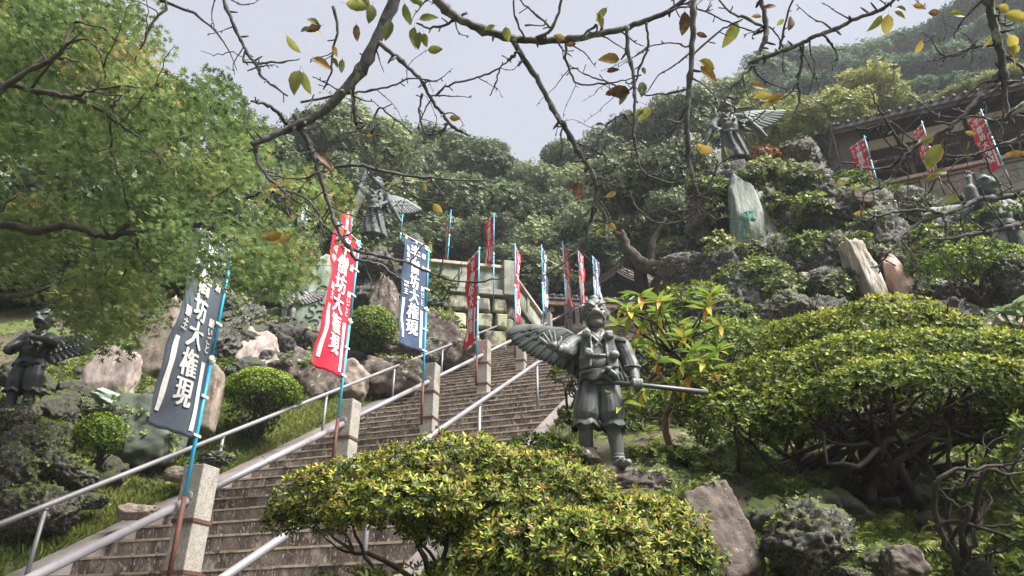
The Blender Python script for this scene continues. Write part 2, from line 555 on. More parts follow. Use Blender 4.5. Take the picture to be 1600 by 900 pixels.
def tps_fit(p, z, lam=.02):
    n = len(p)
    d = np.linalg.norm(p[:, None] - p[None], axis=2)
    K = np.where(d > 0, d * d * np.log(d + 1e-12), 0) + lam * np.eye(n) * 10
    Q = np.hstack([np.ones((n, 1)), p])
    A = np.block([[K, Q], [Q.T, np.zeros((3, 3))]])
    return np.linalg.solve(A, np.concatenate([z, np.zeros(3)]))


TW = tps_fit(G[:, :2], G[:, 2])


def tps(X, Y):
    X = np.atleast_1d(np.asarray(X, float))
    Y = np.atleast_1d(np.asarray(Y, float))
    out = np.zeros(len(X))
    for i in range(0, len(X), 4000):
        q = np.stack([X[i:i + 4000], Y[i:i + 4000]], 1)
        d = np.linalg.norm(q[:, None] - G[None, :, :2], axis=2)
        K = np.where(d > 0, d * d * np.log(d + 1e-12), 0)
        out[i:i + 4000] = K @ TW[:len(G)] + TW[len(G)] + q @ TW[len(G) + 1:]
    return out


def ground_z(X, Y):
    X = np.atleast_1d(np.asarray(X, float))
    Y = np.atleast_1d(np.asarray(Y, float))
    z = tps(X, Y)
    s = (X - B3.x) * SA.x + (Y - B3.y) * SA.y
    t = (X - B3.x) * SB.x + (Y - B3.y) * SB.y
    pl = B3.z + SLOPE * s
    e0, e1 = 1.93, 2.9
    w = np.clip((np.abs(t) - e0) / (e1 - e0), 0, 1)
    w = w * w * (3 - 2 * w)
    inside = (s > -8.1) & (s < 11.2)
    base = np.where(np.abs(t) < e0, pl - .42, pl + .06)
    zi = base * (1 - w) + z * w
    z = np.where(inside, zi, z)
    # flat forecourt in front of the stairs
    return z


def gz(x, y):
    return float(ground_z([x], [y])[0])


def axis(lo, hi, fine_lo, fine_hi, step, grow=1.22):
    a = list(np.arange(fine_lo, fine_hi + 1e-6, step))
    d = step
    x = fine_hi
    while x < hi:
        d *= grow
        x += d
        a.append(x)
    d = step
    x = fine_lo
    while x > lo:
        d *= grow
        x -= d
        a.insert(0, x)
    return np.array(a)


gx = axis(-300, 320, -11, 13, .13)
gy = axis(-200, 420, -1, 20, .13)
XX, YY = np.meshgrid(gx, gy)
XF, YF = XX.ravel(), YY.ravel()
XCl, YCl = np.clip(XF, -60, 115), np.clip(YF, -9, 118)
ZF = ground_z(XCl, YCl)
rough = np.array([noise.fractal(Vector((x * .9, y * .9, 0)), 1.0, 2.1, 4) for x, y in zip(XCl, YCl)])
sF = (XF - B3.x) * SA.x + (YF - B3.y) * SA.y
tF = (XF - B3.x) * SB.x + (YF - B3.y) * SB.y
amp = np.clip((YF - 2) / 4, 0, 1) * np.clip((np.abs(tF) - 2.6) / 1.5, 0, 1) * .16
ZF = ZF + rough * amp
nx, ny = len(gx), len(gy)
ii = np.arange(nx * ny).reshape(ny, nx)
FF = np.stack([ii[:-1, :-1].ravel(), ii[:-1, 1:].ravel(), ii[1:, 1:].ravel(), ii[1:, :-1].ravel()], 1)
me = mesh_np('ground', np.stack([XF, YF, ZF], 1), FF)
ground = struct(link('ground', me, M['ground']), label='dark mossy soil of the steep hillside')

# ------------------------------------------------------------------ staircase
stairs = thing('stone_staircase', 'long weathered stone staircase climbing the hillside between steel handrails', 'staircase', S(-8, 0, -.2))
stairs['kind'] = 'structure'
TREAD, RISE = .3226, .1855
k0 = -25
NS = 60
HW = 1.78
rs = random.Random(3)
for k in range(NS):
    s0 = (k + k0) * TREAD
    if s0 > 11.0:
        break
    ncut = 3
    cuts = [-HW] + sorted(-HW + 2 * HW * (i + 1 + rs.uniform(-.4, .4)) / ncut for i in range(ncut - 1)) + [HW]
    for i in range(ncut):
        a, b = cuts[i] + .0012, cuts[i + 1] - .0012
        dz = rs.uniform(-.004, .004)
        ds = rs.uniform(-.006, .006)
        mb = MB()
        # front face at s0, top at nosing height (plane passes through the nosing)
        z1 = dz
        d = TREAD + .10
        c = B3 + SA * (s0 + ds + d / 2) + SB * ((a + b) / 2) + Vector((0, 0, SLOPE * s0 + z1 - (RISE + .02) / 2))
        mb.box(c, SA * (d / 2), SB * ((b - a) / 2), Vector((0, 0, (RISE + .02) / 2)))
        o = mb.build('step_stone', M['step'], stairs, bevel=.006)
        if k < 42 or True:
            # the worn pale arris along the front edge
            e = MB()
            c2 = B3 + SA * (s0 + ds + .012) + SB * ((a + b) / 2) + Vector((0, 0, SLOPE * s0 + z1 - .004))
            e.box(c2, SA * .0165, SB * ((b - a) / 2 - .003), Vector((0, 0, .0095)))
            e.build('worn_edge', M['step_edge'], o)
# side slabs
for sgn, nm in ((-1, 'left'), (1, 'right')):
    t0, t1 = sgn * (HW + .004), sgn * (HW + .23)
    k = 0
    s = -8.0
    while s < 10.8:
        ln = 2.4
        e = min(s + ln, 11) - .01
        mb = MB()
        h = .075 if sgn < 0 else .06
        vs = [S(s, t0, h), S(s, t1, h), S(s, t1, -.5), S(s, t0, -.5)]
        mb.prism(vs, S(e, 0) - S(s, 0))
        mb.build('side_slab', M['kerbstone'], stairs, bevel=.01)
        s += ln

# ------------------------------------------------------------------ granite posts and the rail that runs through them
POSTS = [(i - 2) * 2.08 for i in range(8)]         # s of post 1 .. 8
rail_mid = thing('handrail', 'shiny steel handrail threaded through the granite posts down the middle of the stairs', 'handrail', S(-8, 0))
H_RAIL = .68
W = .095
for i, s in enumerate(POSTS):
    base = S(s, 0, -.02)
    p = thing('granite_post', ['nearest speckled granite post, standing beside the foot of the faded slate banner', 'granite post beside the tall red banner, second from the bottom of the stairs',
              'granite post beside the navy banner, third from the bottom of the stairs', 'granite post beside the narrow red banner, fourth from the bottom of the stairs',
              'granite post whose foot shows above the spread wing, fifth up the stairs', 'granite post behind the top edge of the spread wing, sixth up the stairs',
              'granite post left of the horned head of the standing statue, seventh up the stairs', 'farthest granite post, at the top of the stairs under the gate roof'][i],
              'post', base, 'granite posts up the middle of the stairs')
    if i == 6:
        p['label'] = 'granite post just left of the head of the staff-holding statue, seventh up the stairs'
    ht = .93
    mb = MB()
    mb.box(base + Vector((0, 0, ht / 2 - .06)), SA * W, SB * W, Vector((0, 0, ht / 2 + .06)))
    vs = [base + SA * (a * W * .97) + SB * (b * W * .97) + Vector((0, 0, ht)) for a, b in ((-1, -1), (-1, 1), (1, 1), (1, -1))]
    top = base + Vector((0, 0, ht + .018))
    mb.add(vs + [top], [(0, 1, 4), (1, 2, 4), (2, 3, 4), (3, 0, 4)])
    mb.build('shaft', M['granite'], p, bevel=.008)
    for hz in (.13, .50):
        mb = MB()
        for q, (du, dv) in enumerate(((SA, SB), (SB, SA))):
            for sg in (-1, 1):
                c = base + dv * 0 + du * (sg * (W + .005)) + Vector((0, 0, hz))
                mb.box(c, du * .004, dv * (W + .009 if q == 0 else W), Vector((0, 0, .014)))
        mb.build('iron_strap', M['strap'], p)
    mb = MB()
    mb.lathe(base - SA * (W + .001) + Vector((0, 0, H_RAIL)), [(.046, 0), (.046, .012), (.034, .016)], 16, SB, Vector((0, 0, 1)), -SA)
    mb.build('rail_collar', M['steel'], p, smooth=False)
ss = [-8.3] + POSTS + [10.4]
for i in range(len(ss) - 1):
    a = ss[i] + (W - .01 if i else 0)
    b = ss[i + 1] - (W - .01)
    if i == len(ss) - 2:
        b = 10.4
    MB().tube([S(a, 0, H_RAIL), S(b, 0, H_RAIL)], .031, 14).build('rail_tube', M['steel'], rail_mid, smooth=True)
for s in (-7.6,):
    MB().tube([S(s, 0, -.1), S(s, 0, H_RAIL)], .02, 10).build('post', M['steel'], rail_mid, smooth=True)


def side_rail(t, s_first, gap, n, label, h, base_h):
    r = thing('handrail', label, 'handrail', S(-8, t))
    lo, hi = -9.2, 10.7
    pts = [S(s, t, h) for s in np.linspace(lo, hi, 24)]
    MB().tube(pts, .026, 12).build('rail_tube', M['steel'], r, smooth=True)
    for k in range(-2, n):
        s = s_first + gap * k
        if lo < s < hi:
            MB().tube([S(s, t, base_h), S(s, t, h - .01)], .019, 10).build('post', M['steel'], r, smooth=True)
            MB().lathe(S(s, t, h - .048), [(.019, 0), (.024, .012), (.024, .02), (.019, .03)], 10).build('bracket', M['steel'], r, smooth=True)
    return r


def rail_h(u, v, t, s_ref):
    """height above the nosing plane of the point seen at (u,v) in the vertical plane t=const"""
    o = Vector((0, 0, 1.6))
    d = P(u, v, 1.0) - o
    k = ((B3 + SB * t - o).dot(SB)) / d.dot(SB)
    p = o + d * k
    s, _ = st(p.x, p.y)
    return s, p.z - (B3.z + SLOPE * s)
TL, TR = -1.63, 1.46
for (u, v, t) in ((300, 692, TL), (615, 572, TL), (100, 778, TL), (455, 835, TR), (660, 690, TR), (850, 567, TR), (348, 752, 0), (540, 660, 0), (670, 598, 0), (300, 712, 0), (550, 616, 0), (675, 565, 0), (888, 487, 0)):
    print('RAILH', u, v, [round(x, 2) for x in rail_h(u, v, t, 0)])
side_rail(TL, -4.1, 2.0, 9, 'outer steel handrail along the grass strip on the left edge of the stairs', H_RAIL, -.1)
side_rail(TR, -4.03, 2.2, 8, 'steel handrail on the right edge of the stairs passing behind the winged statue', H_RAIL, -.1)
# ------------------------------------------------------------------ rocks
def ico(sub):
    import bmesh
    bm = bmesh.new()
    bmesh.ops.create_icosphere(bm, subdivisions=sub, radius=1)
    bm.verts.ensure_lookup_table()
    V = np.array([v.co[:] for v in bm.verts])
    F = np.array([[v.index for v in f.verts] for f in bm.faces])
    bm.free()
    return V, F


ICO = {s: ico(s) for s in (2, 3, 4, 5)}


def rock_shape(seed, sub=4, planes=12, rough=.16, freq=1.8, flat=(0, 0, 0), box=0.0):
    """a chunk cut by random planes and roughened; fits roughly the unit sphere"""
    r = np.random.default_rng(seed)
    V, F = ICO[sub]
    lava = rough >= .14
    n = r.normal(size=(planes, 3))
    if not lava:
        n = np.concatenate([n, np.array([[1, 0, .1], [-1, 0, .05], [.1, -1, .2], [0, 1, 0], [.15, 0, 1], [0, 0, -1]]) + r.normal(0, .16, (6, 3))])
    n /= np.linalg.norm(n, axis=1)[:, None]
    d = r.uniform(.66, .95, len(n)) if lava else np.concatenate([r.uniform(.80, 1.05, planes), r.uniform(.74, .86, 6)])
    dots = V @ n.T
    rad = np.min(np.where(dots > .05, d[None] / np.maximum(dots, .05), 9), axis=1)
    rad = np.minimum(rad, 1.12)
    W_ = V * rad[:, None]
    off = Vector(r.uniform(-50, 50, 3))
    if lava:
        k = np.array([noise.turbulence(Vector(w) * freq * 1.5 + off, 5, True) for w in W_]) - .55
        cr = []
        for w in W_:
            dd = noise.voronoi(Vector(w) * freq * 1.25 + off)[0]
            cr.append(dd[1] - dd[0])
        cr = np.array(cr)
        W_ = W_ * (1 + rough * 1.5 * np.clip(-k, -1.2, 1.2) - rough * .75 * np.exp(-cr * 12))[:, None]
    elif rough:
        k = np.array([noise.multi_fractal(Vector(w) * freq * 1.4 + off, .8, 2.1, 5) for w in W_]) - 1.0
        k2 = np.array([noise.fractal(Vector(w) * 6 + off, .7, 2.1, 3) for w in W_])
        W_ = W_ * (1 + rough * np.clip(k, -1.2, 1.6) + .012 * k2)[:, None]
    return W_, F


def rock(u, v, w, h, D, m, label, seed, tilt=0, planes=12, rough=.16, freq=1.8, depth=.8, sub=4, name='rock', cat='rock', group=None, taper=0, sink=0.0):
    W_, F = rock_shape(seed, sub, planes, rough, freq)
    c = P(u, v, D)
    sw, sh = w / FPX * D / 2, h / FPX * D / 2 / .93
    if taper:
        W_ = W_ * np.stack([1 - taper * W_[:, 2], 1 - .5 * taper * W_[:, 2], np.ones(len(W_))], 1)
    W_ = W_ * np.array([sw, (sw + sh) / 2 * depth, sh])
    a = math.radians(tilt)
    R = np.array([[math.cos(a), 0, math.sin(a)], [0, 1, 0], [-math.sin(a), 0, math.cos(a)]])
    W_ = W_ @ R.T
    me = mesh_np(name, W_, F)
    o = link(name, me, M[m])
    o.location = c + Vector((0, 0, -sink))
    tag(o, label, cat, group)
    return o


ROCKS = [
    # left slope
    (175, 588, 84, 88, 10.0, 'pinkstone', 'smooth pink slab standing behind the hanging tip of the maple', dict(planes=7, rough=.04, depth=.4, tilt=6)),
    (258, 540, 78, 150, 11.3, 'tanstone', 'tall pointed tan slab just left of the faded slate banner', dict(planes=8, rough=.05, depth=.4, tilt=14, taper=.35)),
    (393, 568, 96, 100, 12.6, 'pinkstone', 'rounded pinkish slab behind the large clipped dome bush', dict(planes=8, rough=.06, depth=.5, taper=.3)),
    (322, 622, 44, 118, 9.3, 'tanstone', 'tall oval pale stone behind the lower edge of the faded slate banner', dict(planes=20, rough=.03, depth=.4)),
    (228, 678, 112, 105, 8.7, 'darkgreenstone', 'big dark green wedge boulder right of the small round bush', dict(planes=7, rough=.07, tilt=8)),
    (205, 640, 120, 26, 8.9, 'greenstone', 'narrow pale ledge of rock sloping above the dark green wedge boulder', dict(planes=9, rough=.08, tilt=22)),
    (28, 668, 84, 60, 7.9, 'lava', 'dark rock pedestal under the feet of the black winged statue at the left edge', dict(planes=9)),
    (60, 712, 110, 95, 7.5, 'mossrock', 'mossy lumpy boulder below the black statue at the left edge', dict()),
    (20, 745, 90, 100, 7.2, 'mossrock', 'mossy boulder at the left edge, under the black statue pedestal', dict()),
    (112, 738, 84, 50, 7.4, 'mossrock', 'slanting mossy rock at the foot of the small round bush', dict(tilt=28, planes=8)),
    (55, 800, 110, 90, 6.8, 'mossrock', 'low mossy boulder above the end of the outer handrail at lower left', dict()),
    (150, 640, 90, 34, 9.3, 'lava', 'flat dark rock below the smooth pink slab', dict(planes=8)),
    (90, 655, 60, 40, 9.0, 'mossrock', 'small rock capped with bright moss right of the black statue', dict(planes=10)),
    (125, 670, 60, 54, 8.8, 'lava', 'dark rock between the black statue and the small round bush', dict()),
    (335, 720, 60, 26, 8.3, 'lava', 'low dark stone just above the outer handrail by the nearest granite post', dict(planes=9)),
    (280, 742, 44, 20, 8.1, 'tanstone', 'flat brownish stone lying in the grass left of the nearest granite post', dict(planes=9, rough=.06)),
    (215, 800, 60, 24, 7.0, 'tanstone', 'flat stone in the weeds below the dark green wedge boulder', dict(planes=8, rough=.08)),
    (130, 785, 70, 30, 7.2, 'lava', 'dark flat rock in the weeds above the outer handrail at far left', dict(planes=9)),
    (482, 596, 90, 88, 12.3, 'brownstone', 'brown boulder flecked with lichen right of the large clipped dome bush', dict(planes=9, rough=.1)),
    (545, 600, 70, 70, 12.8, 'tanstone', 'brown standing stone behind the foot of the tall red banner pole', dict(planes=9, rough=.07)),
    (610, 590, 90, 66, 13.2, 'brownstone', 'grey lichened boulder between the red and navy banner poles', dict(planes=9, rough=.12)),
    (440, 530, 100, 62, 13.8, 'lava', 'dark craggy rock under the small shaded statue', dict()),
    (380, 510, 70, 60, 13.8, 'lava', 'dark rock half hidden under the maple leaves, left of the small shaded statue', dict()),
    (350, 480, 80, 60, 14.2, 'lava', 'shadowed rock between the slate banner and the small statue', dict()),
    (330, 540, 80, 60, 12.5, 'lava', 'dark rock just behind the top of the oval pale stone', dict()),
    (435, 600, 60, 50, 12.8, 'lava', 'dark rock touching the back of the large clipped dome bush', dict()),
    (492, 470, 64, 130, 14.4, 'greenstone', 'pale green slab with carved script behind the small shaded statue', dict(planes=7, rough=.03, depth=.3, tilt=12, taper=.15)),
    (585, 425, 110, 70, 16.8, 'lava', 'craggy rock top under the robed statue with raised arm', dict(rough=.22)),
    (570, 470, 90, 90, 16.4, 'lava', 'dark rock face below the robed statue with raised arm', dict(rough=.22)),
    (640, 395, 60, 50, 17.0, 'lava', 'overhanging dark rock right of the robed statue with raised arm', dict(rough=.2)),
    (603, 490, 44, 106, 15.4, 'brownstone', 'tall narrow grey standing stone left of the navy banner', dict(planes=8, rough=.06, taper=.2)),
    (540, 520, 70, 50, 14.8, 'lava', 'dark rock behind the clipped bush between the red and navy banners', dict()),
    (620, 545, 80, 40, 14.4, 'brownstone', 'low grey rock at the right foot of the upper clipped bush', dict(planes=9)),
    (690, 536, 105, 70, 16.0, 'brownstone', 'large brown wedge boulder speckled white against the retaining wall', dict(planes=7, rough=.06, tilt=38, seed=5)),
    (655, 555, 60, 40, 15.2, 'lava', 'dark stone at the bottom of the navy banner pole', dict()),
    # right, foreground
    (1112, 850, 118, 165, 4.1, 'brownstone', 'big flat faced dark brown boulder right of the foreground azalea', dict(planes=2, rough=.05, seed=14, sub=5, tilt=-8)),
    (990, 759, 115, 50, 4.95, 'brownstone', 'flat pinkish rock under the right foot of the staff holding statue', dict(planes=10, rough=.1)),
    (918, 712, 40, 26, 5.1, 'tanstone', 'small reddish stone under the other foot of the staff holding statue', dict(planes=10, rough=.1)),
    (1265, 850, 140, 120, 3.9, 'mossrock', 'grey boulder shaggy with moss at the bottom right of centre', dict(sub=5)),
    (1412, 885, 66, 56, 3.7, 'brownstone', 'small tan rock at the bottom edge under the big azalea', dict(planes=9, rough=.1)),
    (1200, 812, 60, 40, 4.6, 'mossrock', 'low mossy stone between the brown boulder and the shaggy boulder', dict()),
    (1330, 900, 70, 30, 3.7, 'mossrock', 'flat mossy rock at the bottom edge beside the small tan rock', dict()),
    (1310, 680, 170, 120, 7.2, 'pinkstone', 'pale boulder glimpsed through the stems of the big azalea, left side', dict(planes=8, rough=.06)),
    (1420, 740, 120, 120, 6.9, 'brownstone', 'brown boulder glimpsed through the stems of the big azalea, lower middle', dict(planes=8, rough=.08)),
    (1530, 690, 120, 90, 7.4, 'tanstone', 'tan boulder glimpsed between the right hand stems of the big azalea', dict(planes=8, rough=.08)),
    (1470, 650, 80, 70, 7.6, 'pinkstone', 'small pale boulder behind the fork of the big azalea', dict(planes=8, rough=.08)),
    (890, 650, 40, 34, 7.0, 'mossrock', 'mottled stone in the grass just left of the knees of the staff holding statue', dict()),
    # right, crag with the tall statue
    (1145, 300, 130, 66, 15.0, 'lava_dry', 'craggy rock cap right under the high statue on the crag', dict(rough=.24, sub=5)),
    (1232, 300, 120, 100, 15.0, 'lava_dry', 'jagged rock tower right of the inscribed stone', dict(rough=.26, sub=5)),
    (1250, 252, 80, 50, 15.8, 'lava_dry', 'rock shelf beside the wing of the high statue', dict(rough=.25)),
    (1102, 350, 60, 130, 14.9, 'lava', 'dark rock column left of the inscribed stone', dict(rough=.2)),
    (1215, 365, 110, 130, 14.2, 'lava_dry', 'rugged rock face right of the inscribed stone', dict(rough=.24, sub=5)),
    (1240, 430, 140, 110, 13.0, 'lava_dry', 'rugged rock bulge below the inscribed stone, right side', dict(rough=.22, sub=5)),
    (1075, 425, 90, 44, 13.8, 'lava_dry', 'bare grey rock ledge above the rounded bush right of the gate roof', dict(rough=.14)),
    (1060, 395, 70, 40, 14.6, 'lava', 'dark rock under the leaning tree trunk', dict()),
    (1150, 440, 110, 80, 13.0, 'lava', 'dark ivy hung rock directly under the inscribed stone', dict(rough=.2)),
    (1168, 470, 100, 80, 12.0, 'lava_dry', 'grey rounded crag above the bushes, right of the large leaved shrub', dict(rough=.15, sub=5)),
    (1235, 490, 110, 60, 11.2, 'mossrock', 'smooth mossy rock right of the grey rounded crag', dict()),
    (1165, 342, 46, 136, 13.8, 'monument', 'tall pale inscribed stone with turquoise characters set in the crag', dict(planes=7, rough=.05, depth=.4, seed=31, taper=.2)),
    (1193, 350, 26, 110, 13.9, 'monument', 'narrow pale slab leaning against the inscribed stone', dict(planes=8, rough=.06, depth=.5, tilt=-8)),
    (1350, 436, 33, 124, 11.4, 'column', 'leaning banded pale stone pillar above the big azalea', dict(planes=8, rough=.06, depth=.6, tilt=-10)),
    (1412, 448, 36, 112, 11.2, 'rosestone', 'curved rose coloured slab right of the banded pillar', dict(planes=9, rough=.05, depth=.4, tilt=-12, taper=.5)),
    (1306, 402, 26, 36, 12.3, 'pinkstone', 'small pinkish pointed stone left of the banded pillar', dict(planes=7, rough=.05, depth=.5)),
    (1272, 440, 44, 14, 11.9, 'pinkstone', 'flat pinkish shard lying on the crag left of the banded pillar', dict(planes=8, rough=.05, tilt=28)),
    (1330, 335, 110, 80, 13.4, 'lava_dry', 'rough grey rock with a dark hollow below the red banner of the timber hall', dict(rough=.2, sub=5)),
    (1375, 380, 100, 90, 12.6, 'lava_dry', 'rough grey rock behind the top of the banded pillar', dict(rough=.22, sub=5)),
    (1285, 350, 60, 90, 13.6, 'lava_dry', 'upright grey rock left of the dark hollow', dict(rough=.2)),
    (1320, 420, 90, 90, 12.2, 'lava', 'dark rock around the small pinkish stone', dict(rough=.2)),
    (1300, 465, 120, 70, 11.6, 'lava', 'shadowed rock at the foot of the banded pillar, left side', dict(rough=.18)),
    (1385, 425, 50, 100, 12.0, 'lava', 'dark rock between the banded pillar and the rose coloured slab', dict(rough=.18)),
    (1345, 312, 30, 26, 13.0, 'brownstone', 'small square stone on top of the rough grey rock', dict(planes=7, rough=.05)),
    (1460, 465, 70, 50, 10.8, 'lava_dry', 'jagged dark rock between the rose slab and the spreading bush', dict(rough=.22)),
    (1490, 500, 100, 36, 10.2, 'lava_dry', 'low craggy rock ridge just above the big azalea crown', dict(rough=.22)),
    (1592, 440, 90, 60, 10.4, 'lava_dry', 'grey rock at the right edge under the winged statue', dict(rough=.18)),
    (1420, 330, 70, 60, 14.0, 'lava', 'dark rock under the carved stone panels', dict(rough=.18)),
    (1590, 510, 60, 40, 8.6, 'pinkstone', 'pink stone behind the pale leaved shrub at the right edge', dict(planes=9, rough=.07)),
    (1543, 346, 34, 14, 13.2, 'rosestone', 'small flat pink stone on the bush under the wing at the right edge', dict(planes=9, rough=.05)),
    # beyond the right edge of the picture
    (1680, 480, 130, 110, 10.5, 'lava_dry', 'rough grey rock on the slope just right of the spreading bush, outside the frame', dict()),
    (1760, 420, 140, 120, 11.5, 'lava', 'dark rock on the slope far right, outside the frame', dict()),
    (1720, 800, 140, 110, 5.2, 'mossrock', 'mossy boulder right of the big azalea, outside the frame', dict()),
]
ROCKOBJ = []
for i, (u, v, w, h, D, m, lab, kw) in enumerate(ROCKS):
    kw = dict(kw)
    sd = kw.pop('seed', 100 + i)
    nm = 'stone_slab' if 'slab' in lab or 'pillar' in lab or 'inscribed' in lab and 'tall' in lab else 'rock'
    if m in ('lava', 'lava_dry', 'mossrock'):
        kw.setdefault('freq', 2.6)
        kw.setdefault('rough', .22)
        kw.setdefault('sub', 5 if w * D > 500 or D < 9 else 4)
        w, h = w * (1.0 if D < 10 else 1.1), h * (.9 if D < 10 else 1.1)
    else:
        w, h = w * 1.15, h * 1.12
        kw['sub'] = 5
        kw['rough'] = min(.13, kw.get('rough', .1) * 1.35 + .01)
    ROCKOBJ.append((rock(u, v, w, h, D, m, lab, sd, name=nm, cat='rock', **kw), m, D))
INSC = [o for o in C.objects if o.get('label', '').startswith('tall pale inscribed')][0]
CARV = [o for o in C.objects if o.get('label', '').startswith('pale green slab')][0]

# filler rubble: prototypes copied over the rocky slopes, half sunk in the soil
protos = []
for j in range(8):
    W_, F = rock_shape(900 + j, 4, 11, .24, 2.0)
    protos.append((W_, F))
pm = {}
REG = [  # pixel rectangle, count, size range (m), label, material
    ((0, 560, 240, 800), 60, (.10, .26), 'small mossy rubble stone on the bank behind the outer handrail, lower left', 'mossrock', 'mossy rubble at lower left'),
    ((330, 470, 690, 620), 55, (.16, .42), 'dark rubble stone packed on the slope behind the banners', 'lava', 'dark rubble behind the banners'),
    ((240, 420, 560, 560), 35, (.2, .5), 'shaded rubble stone under the right edge of the maple', 'lava', 'shaded rubble under the maple'),
    ((1060, 300, 1330, 500), 75, (.22, .55), 'craggy grey lava block in the rocky outcrop round the inscribed stone', 'lava_dry', 'lava blocks of the outcrop'),
    ((1280, 330, 1600, 520), 60, (.16, .42), 'grey lava block on the rocky slope below the timber hall', 'lava_dry', 'lava blocks below the timber hall'),
    ((1180, 640, 1600, 900), 34, (.06, .2), 'small mossy stone in the shade under the big azalea', 'mossrock', 'stones under the big azalea'),
]
rr = random.Random(5)
ORG = Vector((0, 0, 1.6))


def hit_ground(u, v, dmax=120, d0=2.5):
    """march the view ray to the terrain"""
    D = d0
    prev = D
    while D < dmax:
        p = P(u, v, D)
        if p.z < gz(p.x, p.y):
            a, b = prev, D
            for _ in range(10):
                mid = (a + b) / 2
                p = P(u, v, mid)
                if p.z < gz(p.x, p.y):
                    b = mid
                else:
                    a = mid
            return P(u, v, b)
        prev = D
        D *= 1.03
    return None


for (x0, y0, x1, y1), n, (a, b), lab, m, grp in REG:
    k = 0
    while k < n:
        u, v = rr.uniform(x0, x1), rr.uniform(y0, y1)
        p = hit_ground(u, v)
        if p is None:
            k += 1
            continue
        s_, t_ = st(p.x, p.y)
        if abs(t_) < 2.5:
            k += 1
            continue
        j = rr.randrange(8)
        if (j, m) not in pm:
            me = mesh_np('rubble', *protos[j])
            me.materials.append(M[m])
            me.shade_smooth()
            pm[(j, m)] = me
        o = bpy.data.objects.new('rubble_stone', pm[(j, m)])
        C.objects.link(o)
        r = rr.uniform(a, b) * .75
        o.location = p + Vector((0, 0, r * .15))
        o.scale = (r * rr.uniform(.8, 1.4), r * rr.uniform(.8, 1.2), r * rr.uniform(.6, 1.1))
        o.rotation_euler = (rr.uniform(-.5, .5), rr.uniform(-.5, .5), rr.uniform(0, 6.3))
        tag(o, lab, 'rock', grp)
        k += 1
# ------------------------------------------------------------------ leaves
def rot_from_normal(Nn, spin):
    Nn = Nn / np.linalg.norm(Nn, axis=1)[:, None]
    h = np.where(np.abs(Nn[:, 2:3]) < .95, np.array([[0, 0, 1.0]]), np.array([[1.0, 0, 0]]))
    X = np.cross(h, Nn)
    X /= np.linalg.norm(X, axis=1)[:, None]
    Y = np.cross(Nn, X)
    c, s = np.cos(spin)[:, None], np.sin(spin)[:, None]
    X2, Y2 = X * c + Y * s, -X * s + Y * c
    return np.stack([X2, Y2, Nn], axis=2)       # columns


def scatter(name, T, Pn, Nn, Sn, m, tint, parent=None, spin=None, tint_var=.12, smooth=False):
    """instances of leaf template T=(V,F,leaf_index_per_face) as one mesh"""
    TV, TF, TL = T
    n = len(Pn)
    spin = RNG.uniform(0, 2 * PI, n) if spin is None else spin
    R = rot_from_normal(np.asarray(Nn, float), spin)
    V = np.einsum('nij,kj->nki', R, TV) * np.asarray(Sn)[:, None, None] + np.asarray(Pn)[:, None, :]
    k = len(TV)
    F = TF[None] + (np.arange(n) * k)[:, None, None]
    nl = int(TL.max()) + 1
    lt = np.asarray(tint)[:, None] + RNG.normal(0, tint_var, (n, nl))
    ft = np.clip(lt[:, TL], 0, 1)
    me = mesh_np(name, V.reshape(-1, 3), F.reshape(-1, TF.shape[1]), ft.ravel())
    o = link(name, me, m, None, smooth)
    if parent is not None:
        adopt(o, parent)
    return o


def diamond_rosette(nl, length, width, lift, droop=0.0, seed=0, near=False):
    """whorl of leaves round +Z; triangles only"""
    r = random.Random(seed)
    V, F, L = [], [], []
    for i in range(nl):
        a = 2 * PI * i / nl + r.uniform(-.3, .3)
        el = lift + r.uniform(-.25, .25)
        ln = length * r.uniform(.75, 1.1)
        d = np.array([math.cos(a) * math.cos(el), math.sin(a) * math.cos(el), math.sin(el)])
        s = np.array([-math.sin(a), math.cos(a), 0])
        up = np.cross(d, s) * -1
        b = len(V)
        if near:
            pts = [d * .02, d * ln * .4 + s * width * .46 + up * width * .15, d * ln * .75 + s * width * .40 + up * width * .1, d * ln - np.array([0, 0, droop * ln]),
                   d * ln * .75 - s * width * .40 + up * width * .1, d * ln * .4 - s * width * .46 + up * width * .15, d * ln * .55]
            V += pts
            for q in range(6):
                F.append((b + 6, b + q, b + (q + 1) % 6))
                L.append(i)
        else:
            V += [d * .02, d * ln * .55 + s * width * .5 + up * width * .12, d * ln - np.array([0, 0, droop * ln]), d * ln * .55 - s * width * .5 + up * width * .12]
            F += [(b, b + 1, b + 2), (b, b + 2, b + 3)]
            L += [i, i]
    return np.array(V), np.array(F), np.array(L)


T_AZN = diamond_rosette(7, 1.0, .31, .55, .08, 1, True)
T_AZ = diamond_rosette(6, 1.0, .40, .5, .05, 2)
T_SPRIG = diamond_rosette(4, 1.0, .55, .3, .1, 3)
T_LEAF2 = diamond_rosette(2, 1.0, .7, .2, .1, 4)


def maple_template():
    ang = [-130, -85, -42, 0, 42, 85, 130]
    ln = [.45, .72, .92, 1.0, .92, .72, .45]
    V = [(0, 0, 0)]
    pts = []
    for i, (a, l) in enumerate(zip(ang, ln)):
        t = math.radians(a)
        pts.append((math.cos(t) * l, math.sin(t) * l, -.16 * l))
        if i < 6:
            t2 = math.radians((a + ang[i + 1]) / 2)
            pts.append((math.cos(t2) * .30, math.sin(t2) * .30, .02))
    V += pts
    F = [(0, i, i + 1) for i in range(1, len(pts))]
    return np.array(V) + np.array([.1, 0, 0]), np.array(F), np.zeros(len(F), int)


T_MAPLE = maple_template()


